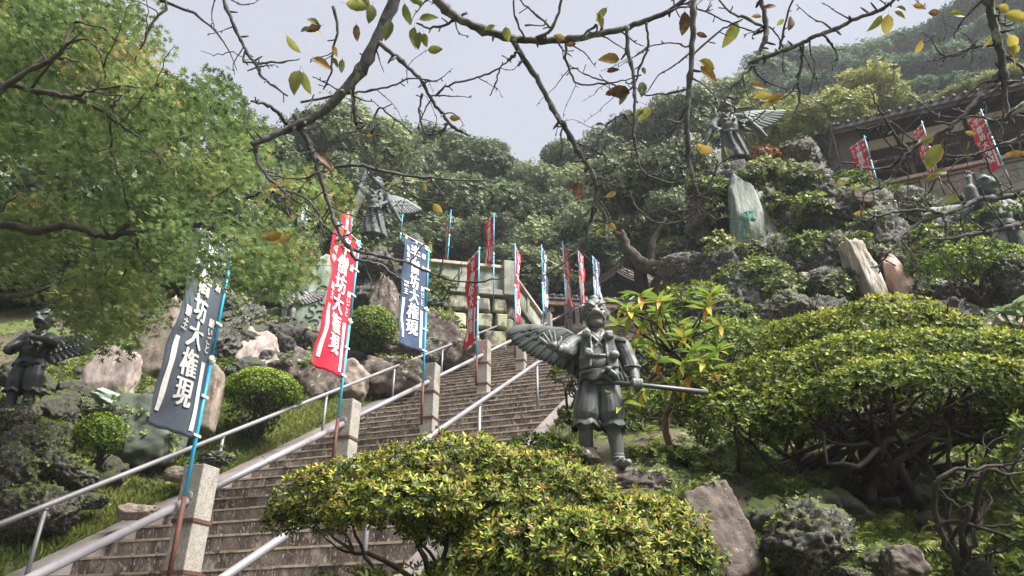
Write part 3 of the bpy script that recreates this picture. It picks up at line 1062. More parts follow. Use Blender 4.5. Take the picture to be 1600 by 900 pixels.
def fern_template(n=9):
    V, F, L = [], [], []
    for i in range(n):
        x = (i + 1) / n
        z = .35 * math.sin(x * 2.2) - .25 * x * x
        w = .38 * math.sin(PI * min(1, x * .8 + .18))
        for s in (-1, 1):
            b = len(V)
            V += [(x - .05, 0, z), (x + .05, 0, z), (x + .10, s * w, z - .1)]
            F.append((b, b + 1, b + 2))
            L.append(0)
    return np.array(V), np.array(F), np.array(L)


T_FERN = fern_template()


def grass_template(n=6, seed=0):
    r = random.Random(seed)
    V, F, L = [], [], []
    for i in range(n):
        a, ln = r.uniform(0, 6.3), r.uniform(.6, 1.1)
        lean = r.uniform(.2, .7)
        d = np.array([math.cos(a), math.sin(a), 0])
        s = np.array([-math.sin(a), math.cos(a), 0]) * .035
        o = d * r.uniform(0, .15)
        b = len(V)
        V += [o - s, o + s, o + d * lean * .4 * ln + np.array([0, 0, .6 * ln]) + s * .7, o + d * lean * ln + np.array([0, 0, ln * .95])]
        F += [(b, b + 1, b + 2), (b, b + 2, b + 3)]
        L += [i, i]
    return np.array(V), np.array(F), np.array(L)


T_GRASS = grass_template()


def dome_points(n, c, r, shell=.35, zmin=-.25, rng=RNG):
    """points and outward normals in the shell of an ellipsoid (c centre, r radii), lower part cut at zmin"""
    out, nor = [], []
    while sum(len(x) for x in out) < n:
        d = rng.normal(size=(n * 2, 3))
        d /= np.linalg.norm(d, axis=1)[:, None]
        d = d[d[:, 2] > zmin]
        k = 1 - shell * rng.random(len(d)) ** 1.8
        out.append(d * k[:, None] * r + c)
        nor.append(d / np.asarray(r))
    Pn = np.concatenate(out)[:n]
    Nn = np.concatenate(nor)[:n]
    return Pn, Nn / np.linalg.norm(Nn, axis=1)[:, None]


def lumpy(Pn, c, r, amp=.1, f=2.5, seed=0):
    """push points in and out with noise so that a crown outline is uneven"""
    off = Vector((seed * 3.1, seed * 1.7, 0))
    k = np.array([noise.fractal(Vector((p - c) / np.max(r)) * f + off, .8, 2, 3) for p in Pn])
    return c + (Pn - c) * (1 + amp * k)[:, None]


def stems(name, base, targets, r0, m, parent, rng, n0=3, wob=.04, seg=7, split=.35, jit=.1, spread=0):
    """crooked stems from base to the crown, each one a part"""
    objs = []
    base = Vector(base)
    for i, tg in enumerate(targets):
        tg = Vector(tg)
        b = base + Vector((rng.uniform(-1, 1), rng.uniform(-1, 1), 0)) * max(r0 * 1.5, spread)
        mid1 = b.lerp(tg, split) + Vector((rng.uniform(-1, 1), rng.uniform(-1, 1), rng.uniform(-.2, 1.0))) * wob * 3
        mid2 = b.lerp(tg, .7) + Vector((rng.uniform(-1, 1), rng.uniform(-1, 1), rng.uniform(-1, .6))) * wob * 2.5
        pts = smooth_path([b, mid1, mid2, tg], 6, wob * .25, rng)
        rad = lerp_list([r0, r0 * .72, r0 * .45, r0 * .15], len(pts))
        mb = MB().tube(pts, rad, seg, jit=jit, rng=rng)
        # side twigs
        for k in range(3):
            q = rng.randrange(len(pts) // 3, len(pts) - 2)
            e = pts[q] + (tg - b) * .25 + Vector((rng.uniform(-1, 1), rng.uniform(-1, 1), rng.uniform(-.1, .9))) * (tg - b).length * .28
            pp = smooth_path([pts[q], pts[q].lerp(e, .5) + Vector((rng.uniform(-1, 1), rng.uniform(-1, 1), rng.uniform(-1, 1))) * wob, e], 4, wob * .15, rng)
            mb.tube(pp, lerp_list([rad[q] * .7, rad[q] * .2], len(pp)), 5)
        o = mb.build(name, m, parent, smooth=True)
        objs.append(o)
    return objs


def bush(name, label, lobes, base, leafm, stemm, T, leaf, dens, tmean=.6, r0=.03, nst=6, group=None, zmin=-.2, seed=0, amp=.12, cat='bush', under=.0, up=.5, tvar=.16, wob=.05, spread=0):
    """lobes: list of (centre Vector, (rx,ry,rz)); dens: sprigs per square metre of lobe surface"""
    rng = np.random.default_rng(seed)
    rp = random.Random(seed)
    root = thing(name, label, cat, base, group)
    Pa, Na, Ta = [], [], []
    for c, r in lobes:
        c = np.array(c)
        r = np.array(r)
        area = 4 * PI * ((r[0] * r[1]) ** 1.6 / 3 + (r[0] * r[2]) ** 1.6 / 3 + (r[1] * r[2]) ** 1.6 / 3) ** (1 / 1.6)
        n = int(area * dens * (1 - zmin) / 2)
        p, q = dome_points(n, c, r, .30, zmin, rng)
        p = lumpy(p, c, r, amp, 3.2, seed)
        # brighter, younger leaves on the outermost tips of the crown, older inside
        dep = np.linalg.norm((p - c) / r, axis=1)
        young_lit = np.clip((dep - .78) / .25, 0, 1)
        young_lit = young_lit * np.clip(.62 + .45 * q[:, 2], .3, 1)      # new shoots on top; shade put into the tint of the undersides
        t = tmean * (.42 + .68 * young_lit) + rng.normal(0, tvar * .6, n)
        Pa.append(p)
        Na.append(q + np.array([0, 0, up]) + rng.normal(0, .35, (n, 3)))
        Ta.append(t)
    Pa, Na, Ta = np.concatenate(Pa), np.concatenate(Na), np.concatenate(Ta)
    # leave the inside of neighbouring lobes empty
    keep = np.ones(len(Pa), bool)
    for c, r in lobes:
        d = np.linalg.norm((Pa - np.array(c)) / np.array(r), axis=1)
        keep &= d > .62
    Pa, Na, Ta = Pa[keep], Na[keep], Ta[keep]
    S_ = leaf * rng.uniform(.7, 1.25, len(Pa))
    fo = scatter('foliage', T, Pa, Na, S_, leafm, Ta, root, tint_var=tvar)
    fo['kind'] = 'stuff'
    tg = []
    for i in range(nst):
        c, r = lobes[i % len(lobes)]
        tg.append(Vector(c) + Vector((rp.uniform(-.6, .6) * r[0], rp.uniform(-.6, .6) * r[1], rp.uniform(-.25, .45) * r[2])))
    stems('stem', base, tg, r0, stemm, root, rp, wob=wob, spread=spread)
    return root


def px(w, D):
    return w / FPX * D


def lobes_px(L, D, depth=.8):
    """lobes given as (u, v, width px, height px[, D])"""
    out = []
    for l in L:
        d = l[4] if len(l) > 4 else D
        out.append((P(l[0], l[1], d), (px(l[2], d) / 2, px(l[2], d) / 2 * depth, px(l[3], d) / 2 / .93)))
    return out


# foreground azalea
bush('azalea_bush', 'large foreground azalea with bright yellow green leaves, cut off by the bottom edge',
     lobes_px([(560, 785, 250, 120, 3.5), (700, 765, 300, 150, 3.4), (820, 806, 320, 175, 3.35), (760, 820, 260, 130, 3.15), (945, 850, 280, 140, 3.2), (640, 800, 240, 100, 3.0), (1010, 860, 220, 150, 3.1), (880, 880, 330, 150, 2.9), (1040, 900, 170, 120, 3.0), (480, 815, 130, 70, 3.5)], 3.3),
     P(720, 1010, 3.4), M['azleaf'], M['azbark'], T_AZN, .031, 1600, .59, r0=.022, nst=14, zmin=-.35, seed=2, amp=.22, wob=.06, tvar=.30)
# low sprigs at the bottom edge
bush('azalea_bush', 'low azalea sprigs at the bottom edge under the foreground azalea stems',
     lobes_px([(560, 910, 110, 40, 3.0), (680, 905, 110, 50, 3.0), (500, 915, 80, 30, 3.0)], 3.0), P(600, 960, 3.0), M['azleaf'], M['azbark'], T_AZN, .042, 350, .6, r0=.008, nst=4, seed=4)
# low azalea round the statue feet
bush('azalea_bush', 'low azalea at the feet of the staff holding statue', lobes_px([(840, 705, 110, 44, 5.3), (890, 716, 60, 30, 5.0), (1030, 722, 110, 46, 5.4), (1080, 728, 70, 34, 5.4)], 5.2),
     P(930, 760, 5.2), M['azleaf_soft'], M['azbark'], T_AZ, .045, 520, .55, r0=.01, nst=7, seed=6)
# the big azalea on the right
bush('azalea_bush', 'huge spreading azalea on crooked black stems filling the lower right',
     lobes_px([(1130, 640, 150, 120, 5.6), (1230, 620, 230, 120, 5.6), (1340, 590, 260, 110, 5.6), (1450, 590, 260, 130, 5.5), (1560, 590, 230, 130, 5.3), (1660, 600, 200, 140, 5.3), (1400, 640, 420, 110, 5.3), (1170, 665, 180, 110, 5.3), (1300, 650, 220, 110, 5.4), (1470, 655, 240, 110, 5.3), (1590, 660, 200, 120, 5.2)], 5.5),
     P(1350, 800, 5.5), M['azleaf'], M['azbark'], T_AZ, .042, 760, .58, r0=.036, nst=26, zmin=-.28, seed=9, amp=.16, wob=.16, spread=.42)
bush('azalea_bush', 'rounded azalea crown rising behind the huge spreading azalea', lobes_px([(1265, 545, 150, 100, 7.0), (1370, 532, 250, 110, 7.0), (1475, 545, 170, 90, 6.8)], 7.0),
     P(1370, 680, 7.2), M['azleaf'], M['azbark'], T_AZ, .05, 500, .70, r0=.04, nst=6, seed=10)
bush('azalea_bush', 'azalea at the right edge with low loose foliage near crooked branches', lobes_px([(1590, 745, 130, 90, 4.3), (1640, 700, 120, 110, 4.3), (1600, 850, 60, 60, 4.0)], 4.3),
     P(1500, 900, 4.1), M['azleaf_soft'], M['azbark'], T_AZ, .045, 420, .50, r0=.019, nst=7, seed=12, wob=.1)
# bushes behind the large leaved shrub
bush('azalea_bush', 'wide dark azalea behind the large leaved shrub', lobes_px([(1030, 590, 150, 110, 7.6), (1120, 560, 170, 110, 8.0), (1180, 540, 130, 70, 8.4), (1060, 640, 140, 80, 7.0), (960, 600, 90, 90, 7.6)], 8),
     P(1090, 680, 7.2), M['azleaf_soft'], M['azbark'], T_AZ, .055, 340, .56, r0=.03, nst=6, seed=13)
bush('round_bush', 'rounded green bush above the large leaved shrub, below the bare rock ledge', lobes_px([(1085, 485, 130, 76, 11.4), (1140, 500, 90, 60, 11.2), (1040, 500, 60, 50, 11.4)], 11.4),
     P(1085, 530, 11.4), M['azleaf_soft'], M['azbark'], T_AZ, .07, 170, .6, r0=.03, nst=5, seed=14)
bush('azalea_bush', 'small clump of azalea left of the statue waist beside the stair edge', lobes_px([(885, 592, 56, 60, 6.6)], 6.6), P(890, 660, 6.6), M['azleaf_soft'], M['azbark'], T_AZ, .05, 380, .5, r0=.015, nst=4, seed=15)
bush('azalea_bush', 'dark azalea in the shade right behind the knees of the staff holding statue', lobes_px([(1010, 650, 110, 80, 6.5), (985, 680, 80, 60, 6.4), (1060, 665, 90, 60, 6.6), (900, 660, 60, 40, 6.6)], 6.5), P(1010, 710, 6.4), M['azleaf_soft'], M['azbark'], T_AZ, .048, 420, .36, r0=.015, nst=5, seed=28)
# spreading bush on the right slope
bush('round_bush', 'spreading flat topped bush on the rocky slope below the carved panels', lobes_px([(1500, 420, 110, 70, 10.3), (1560, 415, 90, 70, 10.3), (1530, 400, 90, 50, 10.4)], 10.3),
     P(1528, 480, 10.3), M['topiary'], M['azbark'], T_AZ, .055, 260, .68, r0=.03, nst=7, seed=16)
bush('round_bush', 'dark bush between the rose slab and the spreading bush', lobes_px([(1440, 420, 50, 56, 11), (1455, 395, 60, 40, 11.2)], 11), P(1442, 465, 11), M['azleaf_soft'], M['azbark'], T_AZ, .06, 220, .5, r0=.02, nst=4, seed=17)
bush('round_bush', 'bush under the wing of the statue at the right edge', lobes_px([(1500, 375, 80, 40, 12.4), (1560, 345, 90, 40, 12.6), (1470, 350, 60, 34, 13)], 12.5), P(1510, 410, 12.4), M['azleaf_soft'], M['azbark'], T_AZ, .07, 180, .55, r0=.02, nst=4, seed=18)
bush('round_bush', 'bright leafy bush at the foot of the leftmost red banner of the timber hall', lobes_px([(1375, 315, 60, 46, 15), (1330, 295, 80, 40, 16)], 15), P(1365, 350, 15), M['topiary'], M['azbark'], T_AZ, .10, 110, .55, r0=.03, nst=4, seed=19)
# clipped domes on the left
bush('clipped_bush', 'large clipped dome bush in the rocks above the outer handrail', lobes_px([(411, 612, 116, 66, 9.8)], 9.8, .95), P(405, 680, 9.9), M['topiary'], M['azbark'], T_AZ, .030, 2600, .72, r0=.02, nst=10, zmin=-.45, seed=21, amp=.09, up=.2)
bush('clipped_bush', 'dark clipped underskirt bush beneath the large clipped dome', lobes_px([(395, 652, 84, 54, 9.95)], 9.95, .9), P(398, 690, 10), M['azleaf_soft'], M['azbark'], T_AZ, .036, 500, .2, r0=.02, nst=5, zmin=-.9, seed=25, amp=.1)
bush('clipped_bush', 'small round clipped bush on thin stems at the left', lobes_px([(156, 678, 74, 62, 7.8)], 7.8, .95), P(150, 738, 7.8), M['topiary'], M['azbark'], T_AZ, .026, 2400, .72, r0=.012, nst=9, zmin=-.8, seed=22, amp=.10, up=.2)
bush('clipped_bush', 'clipped round bush between the red banner and the navy banner', lobes_px([(580, 513, 78, 64, 13.8)], 13.8, .95), P(578, 560, 13.8), M['topiary'], M['azbark'], T_AZ, .042, 1300, .62, r0=.03, nst=5, zmin=-.6, seed=23, amp=.10, up=.2)
bush('clipped_bush', 'dark lower bush under the clipped round bush near the navy banner', lobes_px([(568, 540, 60, 40, 13.9)], 13.9, .9), P(570, 570, 13.9), M['azleaf_soft'], M['azbark'], T_AZ, .05, 300, .25, r0=.02, nst=3, zmin=-.9, seed=24)
bush('round_bush', 'small green shrub growing on the retaining wall behind the navy banner', lobes_px([(692, 446, 44, 26, 17.2)], 17.2), P(690, 470, 17.3), M['weed'], M['azbark'], T_SPRIG, .1, 130, .65, r0=.02, nst=3, seed=26)
bush('round_bush', 'russet leaved bush behind the legs of the high statue', lobes_px([(1190, 248, 60, 34, 15.4)], 15.4), P(1190, 280, 15.4), M['forest_red'], M['azbark'], T_SPRIG, .09, 150, .6, r0=.02, nst=4, seed=27)
for i, (u, v, w, h, D, lab) in enumerate([(1195, 268, 60, 36, 14.6, 'bright yellow green shrub draping the rock right of the high statue'), (1210, 320, 56, 24, 14.0, 'green shrub spray at the upper right of the inscribed stone'),
                                       (1168, 278, 50, 14, 14.3, 'green sprigs over the top of the inscribed stone'), (1225, 325, 50, 22, 13.7, 'leafy spray hanging right of the inscribed stone'),
                                       (1125, 392, 50, 54, 13.4, 'bright shrub at the lower left of the inscribed stone'), (1170, 405, 70, 50, 13.0, 'grey green shrub at the foot of the inscribed stone'),
                                       (1090, 290, 40, 24, 14.6, 'bright tuft left of the feet of the high statue'), (1230, 455, 70, 40, 11.6, 'ferny shrub on the crag above the big azalea'),
                                       (1325, 440, 50, 40, 11.4, 'shaded shrub left of the banded pillar'), (1305, 460, 60, 60, 11.3, 'dark creeper on the shadowed rock left of the banded pillar'),
                                       (1175, 440, 120, 50, 12.4, 'ivy mantle hanging under the inscribed stone'), (1230, 400, 60, 80, 13.0, 'ivy on the rugged rock face right of the inscribed stone'),
                                       (1125, 330, 50, 90, 14.2, 'green creeper down the dark rock column left of the inscribed stone'), (1270, 330, 60, 50, 13.2, 'leafy shrub on the upright grey rock by the dark hollow'), (1270, 395, 70, 60, 12.6, 'olive shrub between the rugged rock face and the small pinkish stone'),
                                       (1200, 445, 90, 60, 12.0, 'ferny green clump on top of the grey rounded crag'), (1120, 300, 50, 40, 14.4, 'olive shrub on the left shoulder of the crag under the high statue'), (1250, 280, 60, 40, 14.2, 'trailing green shrub on the jagged rock tower'),
                                       (1340, 385, 50, 40, 11.9, 'small shrub just above the banded pillar'), (1445, 380, 60, 50, 11.6, 'green shrub above the rose slab'),
                                       (1100, 470, 60, 30, 12.3, 'low shrub on the ledge behind the rounded green bush'), (1365, 345, 40, 20, 12.3, 'pale grass tuft on the rough grey rock')]):
    bush('shrub', lab, lobes_px([(u, v, w, h, D)], D - .25, .9), P(u, v + h * .6, D + .2), M['weed'] if i not in (0, 4) else M['forest_yel'], M['azbark'], T_SPRIG, .09, 170, .62 + .1 * (i in (0, 3, 4)), r0=.012, nst=3, seed=40 + i, amp=.3, cat='shrub', zmin=-.6, tvar=.2)

# ------------------------------------------------------------------ ground cover, grass
def cover(name, label, rect, n, T, size, m, tmean, tmin=2.1, nrm=.5, kind='stuff', smin=None, d0=2.5, lift=0.0):
    """leaves on the ground seen inside the photo rectangle"""
    r = np.random.default_rng(hash(label) % 1000 if False else len(label) * 7 + n)
    us, vs = r.uniform(rect[0], rect[2], n), r.uniform(rect[1], rect[3], n)
    # coarse hit table then jitter
    Pn = []
    gu = np.arange(rect[0], rect[2] + 1, 16)
    gv = np.arange(rect[1], rect[3] + 1, 16)
    base = [hit_ground(u, v, d0=d0) for u in gu for v in gv]
    base = [b for b in base if b is not None]
    if not base:
        return
    B = np.array([tuple(b) for b in base])
    dist = np.linalg.norm(B - np.array([0, 0, 1.6]), axis=1)
    w = dist / dist.sum()
    idx = r.choice(len(B), n)
    sp = dist[idx] * 16 / FPX * 1.6
    X = B[idx, 0] + r.normal(0, 1, n) * sp * .7
    Y = B[idx, 1] + r.normal(0, 1, n) * sp
    s = (X - B3.x) * SA.x + (Y - B3.y) * SA.y
    t = (X - B3.x) * SB.x + (Y - B3.y) * SB.y
    k = (np.abs(t) > tmin) if smin is None else (np.abs(t) > tmin) & smin(s, t)
    cl = np.array([noise.noise(Vector((x * 1.1, y * 1.1, n))) for x, y in zip(X, Y)])
    k &= r.random(n) < np.clip(.55 + cl * 1.6, .05, 1)
    X, Y = X[k], Y[k]
    Z = ground_z(X, Y) + lift
    amp_ = np.clip((Y - 2) / 4, 0, 1) * np.clip((np.abs(t[k]) - 2.6) / 1.5, 0, 1) * .16
    Z += amp_ * np.array([noise.fractal(Vector((x * .9, y * .9, 0)), 1.0, 2.1, 4) for x, y in zip(X, Y)])
    nn = np.stack([r.normal(0, nrm, len(X)), r.normal(0, nrm, len(X)) - .3, np.ones(len(X))], 1)
    tt = tmean + cl[k] * .5
    o = scatter(name, T, np.stack([X, Y, Z], 1), nn, size * r.uniform(.5, 1.4, len(X)), m, tt)
    o['kind'] = kind
    o['label'] = label
    return o


def strip(name, label, t0, t1, s0, s1, n, size, m, T, tmean, seed):
    r = np.random.default_rng(seed)
    s, t = r.uniform(s0, s1, n), t0 + (t1 - t0) * r.random(n) ** 1.2
    X = B3.x + SA.x * s + SB.x * t
    Y = B3.y + SA.y * s + SB.y * t
    cl = np.array([noise.noise(Vector((x * .8, y * .8, seed))) for x, y in zip(X, Y)])
    k = r.random(n) < np.clip(.6 + cl * 1.5, .12, 1)
    X, Y, cl = X[k], Y[k], cl[k]
    Z = ground_z(X, Y)
    nn = np.stack([r.normal(0, .25, len(X)), r.normal(0, .25, len(X)), np.ones(len(X))], 1)
    o = scatter(name, T, np.stack([X, Y, Z], 1), nn, size * r.uniform(.5, 1.3, len(X)), m, tmean + cl * .5)
    o['kind'] = 'stuff'
    o['label'] = label
    return o


strip('grass', 'strip of bright grass along the left edge of the stairs', -2.02, -3.4, -5.5, 9, 30000, .10, M['grass'], T_GRASS, .5, 3)
strip('grass', 'wedge of grass along the right edge of the stairs', 2.02, 2.9, -5, 5, 7000, .085, M['grass'], T_GRASS, .5, 4)
cover('ground_cover', 'weeds and moss over the lower left bank', (0, 560, 440, 850), 42000, T_SPRIG, .05, M['weed'], .55, nrm=.6)
cover('ground_cover', 'creeping plants among the rocks behind the banners', (240, 430, 720, 600), 24000, T_SPRIG, .07, M['weed'], .5, nrm=.6)
cover('ground_cover', 'creeping plants over the rocky slope on the right', (1040, 260, 1600, 540), 42000, T_SPRIG, .10, M['weed'], .5, nrm=.7)
cover('ground_cover', 'weeds and leaf litter under the big azalea', (1050, 640, 1600, 900), 22000, T_SPRIG, .045, M['weed'], .42, nrm=.6)
cover('ground_cover', 'weeds on the slope below the foreground azalea', (440, 850, 1200, 900), 4000, T_SPRIG, .03, M['weed'], .45, nrm=.5, d0=1.5)
cover('ground_cover', 'ferns in the shade behind the staff holding statue', (960, 600, 1180, 740), 260, T_FERN, .16, M['weed'], .7, nrm=.5)
cover('ground_cover', 'ferns in the shade of the bushes on the right', (1100, 500, 1300, 720), 200, T_FERN, .2, M['weed'], .6, nrm=.5)
cover('ground_cover', 'bright low weeds along the bottom edge under the big azalea', (1150, 790, 1600, 900), 5000, T_SPRIG, .05, M['azleaf_soft'], .5, nrm=.5)
cover('ground_cover', 'ferns at the bottom right', (1180, 780, 1600, 900), 260, T_FERN, .12, M['weed'], .8, nrm=.5)
cover('ground_cover', 'ferns among the stones at the lower left', (60, 640, 300, 800), 240, T_FERN, .13, M['weed'], .7, nrm=.6)
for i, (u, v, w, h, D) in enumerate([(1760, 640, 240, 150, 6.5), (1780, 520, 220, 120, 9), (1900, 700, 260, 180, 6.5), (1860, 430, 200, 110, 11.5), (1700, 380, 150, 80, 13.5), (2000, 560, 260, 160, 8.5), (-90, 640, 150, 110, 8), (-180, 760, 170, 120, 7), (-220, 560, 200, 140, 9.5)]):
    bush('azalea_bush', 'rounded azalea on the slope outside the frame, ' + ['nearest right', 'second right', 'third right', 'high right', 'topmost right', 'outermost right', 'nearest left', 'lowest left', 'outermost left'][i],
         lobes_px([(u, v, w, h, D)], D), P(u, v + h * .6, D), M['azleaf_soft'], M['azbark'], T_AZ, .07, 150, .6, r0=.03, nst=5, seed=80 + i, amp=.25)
cover('ground_cover', 'weeds over the slope beyond the right edge', (1600, 320, 2300, 900), 26000, T_SPRIG, .085, M['weed'], .5, nrm=.6)
cover('ground_cover', 'weeds over the bank beyond the left edge', (-700, 440, 0, 900), 20000, T_SPRIG, .08, M['weed'], .5, nrm=.6)
cover('ground_cover', 'low evergreen scrub on the upper slopes', (-100, 250, 1000, 470), 12000, T_SPRIG, .22, M['forest'], .5, nrm=.6, d0=16)

# small plants and moss tufts rooted on the rocks themselves
for o, m_, D in ROCKOBJ:
    if m_ not in ('lava', 'lava_dry', 'mossrock', 'brownstone', 'darkgreenstone'):
        continue
    me_ = o.data
    nv_ = len(me_.vertices)
    co = np.zeros(nv_ * 3, np.float32)
    no = np.zeros(nv_ * 3, np.float32)
    me_.vertices.foreach_get('co', co)
    me_.vertex_normals.foreach_get('vector', no)
    co, no = co.reshape(-1, 3), no.reshape(-1, 3)
    w_ = np.array([noise.noise(Vector(c) * (2.2 if D > 9 else 4) + Vector((D * 3, nv_, 0))) for c in co]) + .45 * no[:, 2] - .12 * (no[:, 1] > .2)
    thr = {'lava': .20, 'lava_dry': .16, 'mossrock': .12, 'brownstone': .42, 'darkgreenstone': .38}[m_]
    idx = np.nonzero(w_ > thr)[0]
    if len(idx) < 12:
        continue
    ext = float(np.ptp(co[:, 0]) * np.ptp(co[:, 2]))
    sz = .0042 * D if D > 9 else .0048 * D
    n_ = int(min(900, ext * .55 / (sz * sz)))
    pick = RNG.choice(idx, n_)
    pp_ = co[pick] + RNG.normal(0, sz * .8, (n_, 3)) + no[pick] * sz * .2
    f_ = scatter('moss_tuft', T_SPRIG, pp_, no[pick] + RNG.normal(0, .35, (n_, 3)) + np.array([0, 0, .3]), sz * RNG.uniform(.6, 1.6, n_), M['weed'], .30 + .5 * w_[pick] + RNG.normal(0, .1, n_))
    f_.parent = o
    f_['kind'] = 'stuff'

# ------------------------------------------------------------------ trees of the wooded slopes
def crown_mesh(name, seed, m, n=6000, leaf=.055, lob=9, flat=.8, T=T_SPRIG, tm=.5, dark=.3):
    rng = np.random.default_rng(seed)
    Pa, Na, Ta = [], [], []
    L = [(np.array([0, 0, 0.0]), .72)]
    for i in range(lob):
        d = rng.normal(size=3)
        d /= np.linalg.norm(d)
        d[2] = d[2] * .85 + .1
        L.append((d * rng.uniform(.45, .66), rng.uniform(.30, .46)))
    for c, r in L:
        k = int(n * r * r / sum(q[1] ** 2 for q in L))
        rv = np.array([r, r, r * flat])
        p, q = dome_points(k, c, rv, .5, -.75, rng)
        p = lumpy(p, c, rv, .35, 3.0, seed)
        Pa.append(p)
        Na.append(q + rng.normal(0, .5, (k, 3)) + np.array([0, 0, .3]))
        Ta.append(tm + .10 * (p[:, 2] - c[2]) / r + rng.normal(0, .16) + rng.normal(0, .1, k))  # lobe tops tinted slightly lighter as painted light, plus random tone
    Pa, Na, Ta = np.concatenate(Pa), np.concatenate(Na), np.concatenate(Ta)
    TV, TF, TL = T
    nn = len(Pa)
    R = rot_from_normal(Na, rng.uniform(0, 6.28, nn))
    V = np.einsum('nij,kj->nki', R, TV) * (leaf * rng.uniform(.6, 1.3, nn))[:, None, None] + Pa[:, None, :]
    F = TF[None] + (np.arange(nn) * len(TV))[:, None, None]
    ft = np.clip(Ta[:, None] + rng.normal(0, .1, (nn, TL.max() + 1))[:, TL], 0, 1)
    me = mesh_np(name, V.reshape(-1, 3), F.reshape(-1, 3), ft.ravel())
    me.materials.append(m)
    return me


def trunk_mesh(seed):
    r = random.Random(seed)
    mb = MB()
    pts = smooth_path([(0, 0, -2.2), (r.uniform(-.1, .1), r.uniform(-.1, .1), -1.2), (r.uniform(-.2, .2), 0, -.5), (0, 0, .3)], 4, .01, r)
    mb.tube(pts, lerp_list([.13, .1, .07, .03], len(pts)), 8)
    for i in range(6):
        a = r.uniform(0, 6.3)
        b = pts[r.randrange(5, len(pts) - 1)]
        e = b + Vector((math.cos(a) * .6, math.sin(a) * .6, r.uniform(.2, .6)))
        pp = smooth_path([b, b.lerp(e, .5) + Vector((0, 0, .08)), e], 3, .02, r)
        mb.tube(pp, lerp_list([.045, .012], len(pp)), 6)
    me = mb.mesh('trunk')
    me.materials.append(M['bark'])
    me.shade_smooth()
    return me


CROWN = {
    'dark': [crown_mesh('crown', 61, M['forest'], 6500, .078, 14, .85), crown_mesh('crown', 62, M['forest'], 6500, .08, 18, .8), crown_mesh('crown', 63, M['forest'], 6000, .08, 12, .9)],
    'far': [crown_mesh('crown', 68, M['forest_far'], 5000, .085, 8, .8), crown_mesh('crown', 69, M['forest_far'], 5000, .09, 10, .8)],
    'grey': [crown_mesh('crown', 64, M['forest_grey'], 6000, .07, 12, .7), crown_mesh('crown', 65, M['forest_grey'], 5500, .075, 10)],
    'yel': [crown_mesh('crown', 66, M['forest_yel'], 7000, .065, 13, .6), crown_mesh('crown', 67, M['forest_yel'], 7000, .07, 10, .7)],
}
TRUNK = [trunk_mesh(s) for s in (71, 72)]
rt = random.Random(21)
TREES = []


def tree(u, v, w, h, D, kind, label, group=None, name='evergreen_tree'):
    c = P(u, v, D)
    rx, rz = px(w, D) / 2, px(h, D) / 2 / .93
    root = thing(name, label, 'tree', (c.x, c.y, c.z - rz * 2.1), group)
    TREES.append((root, u, v, kind))
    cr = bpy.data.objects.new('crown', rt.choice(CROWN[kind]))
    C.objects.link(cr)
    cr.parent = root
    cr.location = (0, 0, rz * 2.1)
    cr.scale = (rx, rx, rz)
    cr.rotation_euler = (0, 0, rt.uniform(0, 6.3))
    tk = bpy.data.objects.new('trunk', rt.choice(TRUNK))
    C.objects.link(tk)
    tk.parent = root
    tk.location = (0, 0, rz * 2.1)
    tk.scale = (rx, rx, rz * 1.2)
    return root


MID = 'evergreen trees on the wooded slope behind the stairs'
LMID = 'dense evergreen tree in the wooded slope behind the stairs and the stone wall'
for (u, v, w, h, D, k) in [
    (560, 235, 150, 110, 30, 'dark'), (610, 250, 110, 110, 33, 'dark'), (500, 230, 140, 110, 30, 'grey'), (655, 285, 100, 90, 36, 'grey'), (700, 262, 110, 80, 38, 'dark'), (745, 275, 100, 80, 36, 'dark'),
    (795, 290, 90, 76, 38, 'grey'), (640, 330, 130, 110, 29, 'dark'), (720, 330, 130, 110, 29, 'dark'), (795, 345, 130, 110, 30, 'dark'), (690, 375, 110, 80, 26, 'dark'), (760, 385, 120, 80, 26, 'grey'),
    (840, 305, 90, 90, 35, 'dark'), (850, 395, 110, 100, 28, 'dark'), (890, 268, 110, 80, 38, 'grey'), (930, 300, 110, 90, 32, 'dark'), (870, 350, 100, 90, 30, 'grey'), (950, 355, 120, 110, 27, 'dark'), (930, 420, 120, 90, 26, 'dark'),
    (950, 245, 100, 80, 38, 'grey'), (1000, 215, 90, 80, 38, 'dark'), (1045, 195, 90, 90, 36, 'grey'), (1090, 195, 90, 110, 34, 'dark'), (520, 310, 110, 110, 26, 'dark'), (600, 390, 110, 90, 24, 'dark'), (540, 390, 100, 90, 22, 'dark'),
    (1130, 170, 90, 90, 36, 'dark'), (830, 440, 120, 80, 25, 'dark'), (780, 430, 100, 60, 25, 'dark'), (680, 230, 70, 50, 44, 'dark'), (770, 245, 60, 40, 46, 'grey')]:
    tree(u, v, w * 1.25, h * 1.2, D, k, LMID, MID)
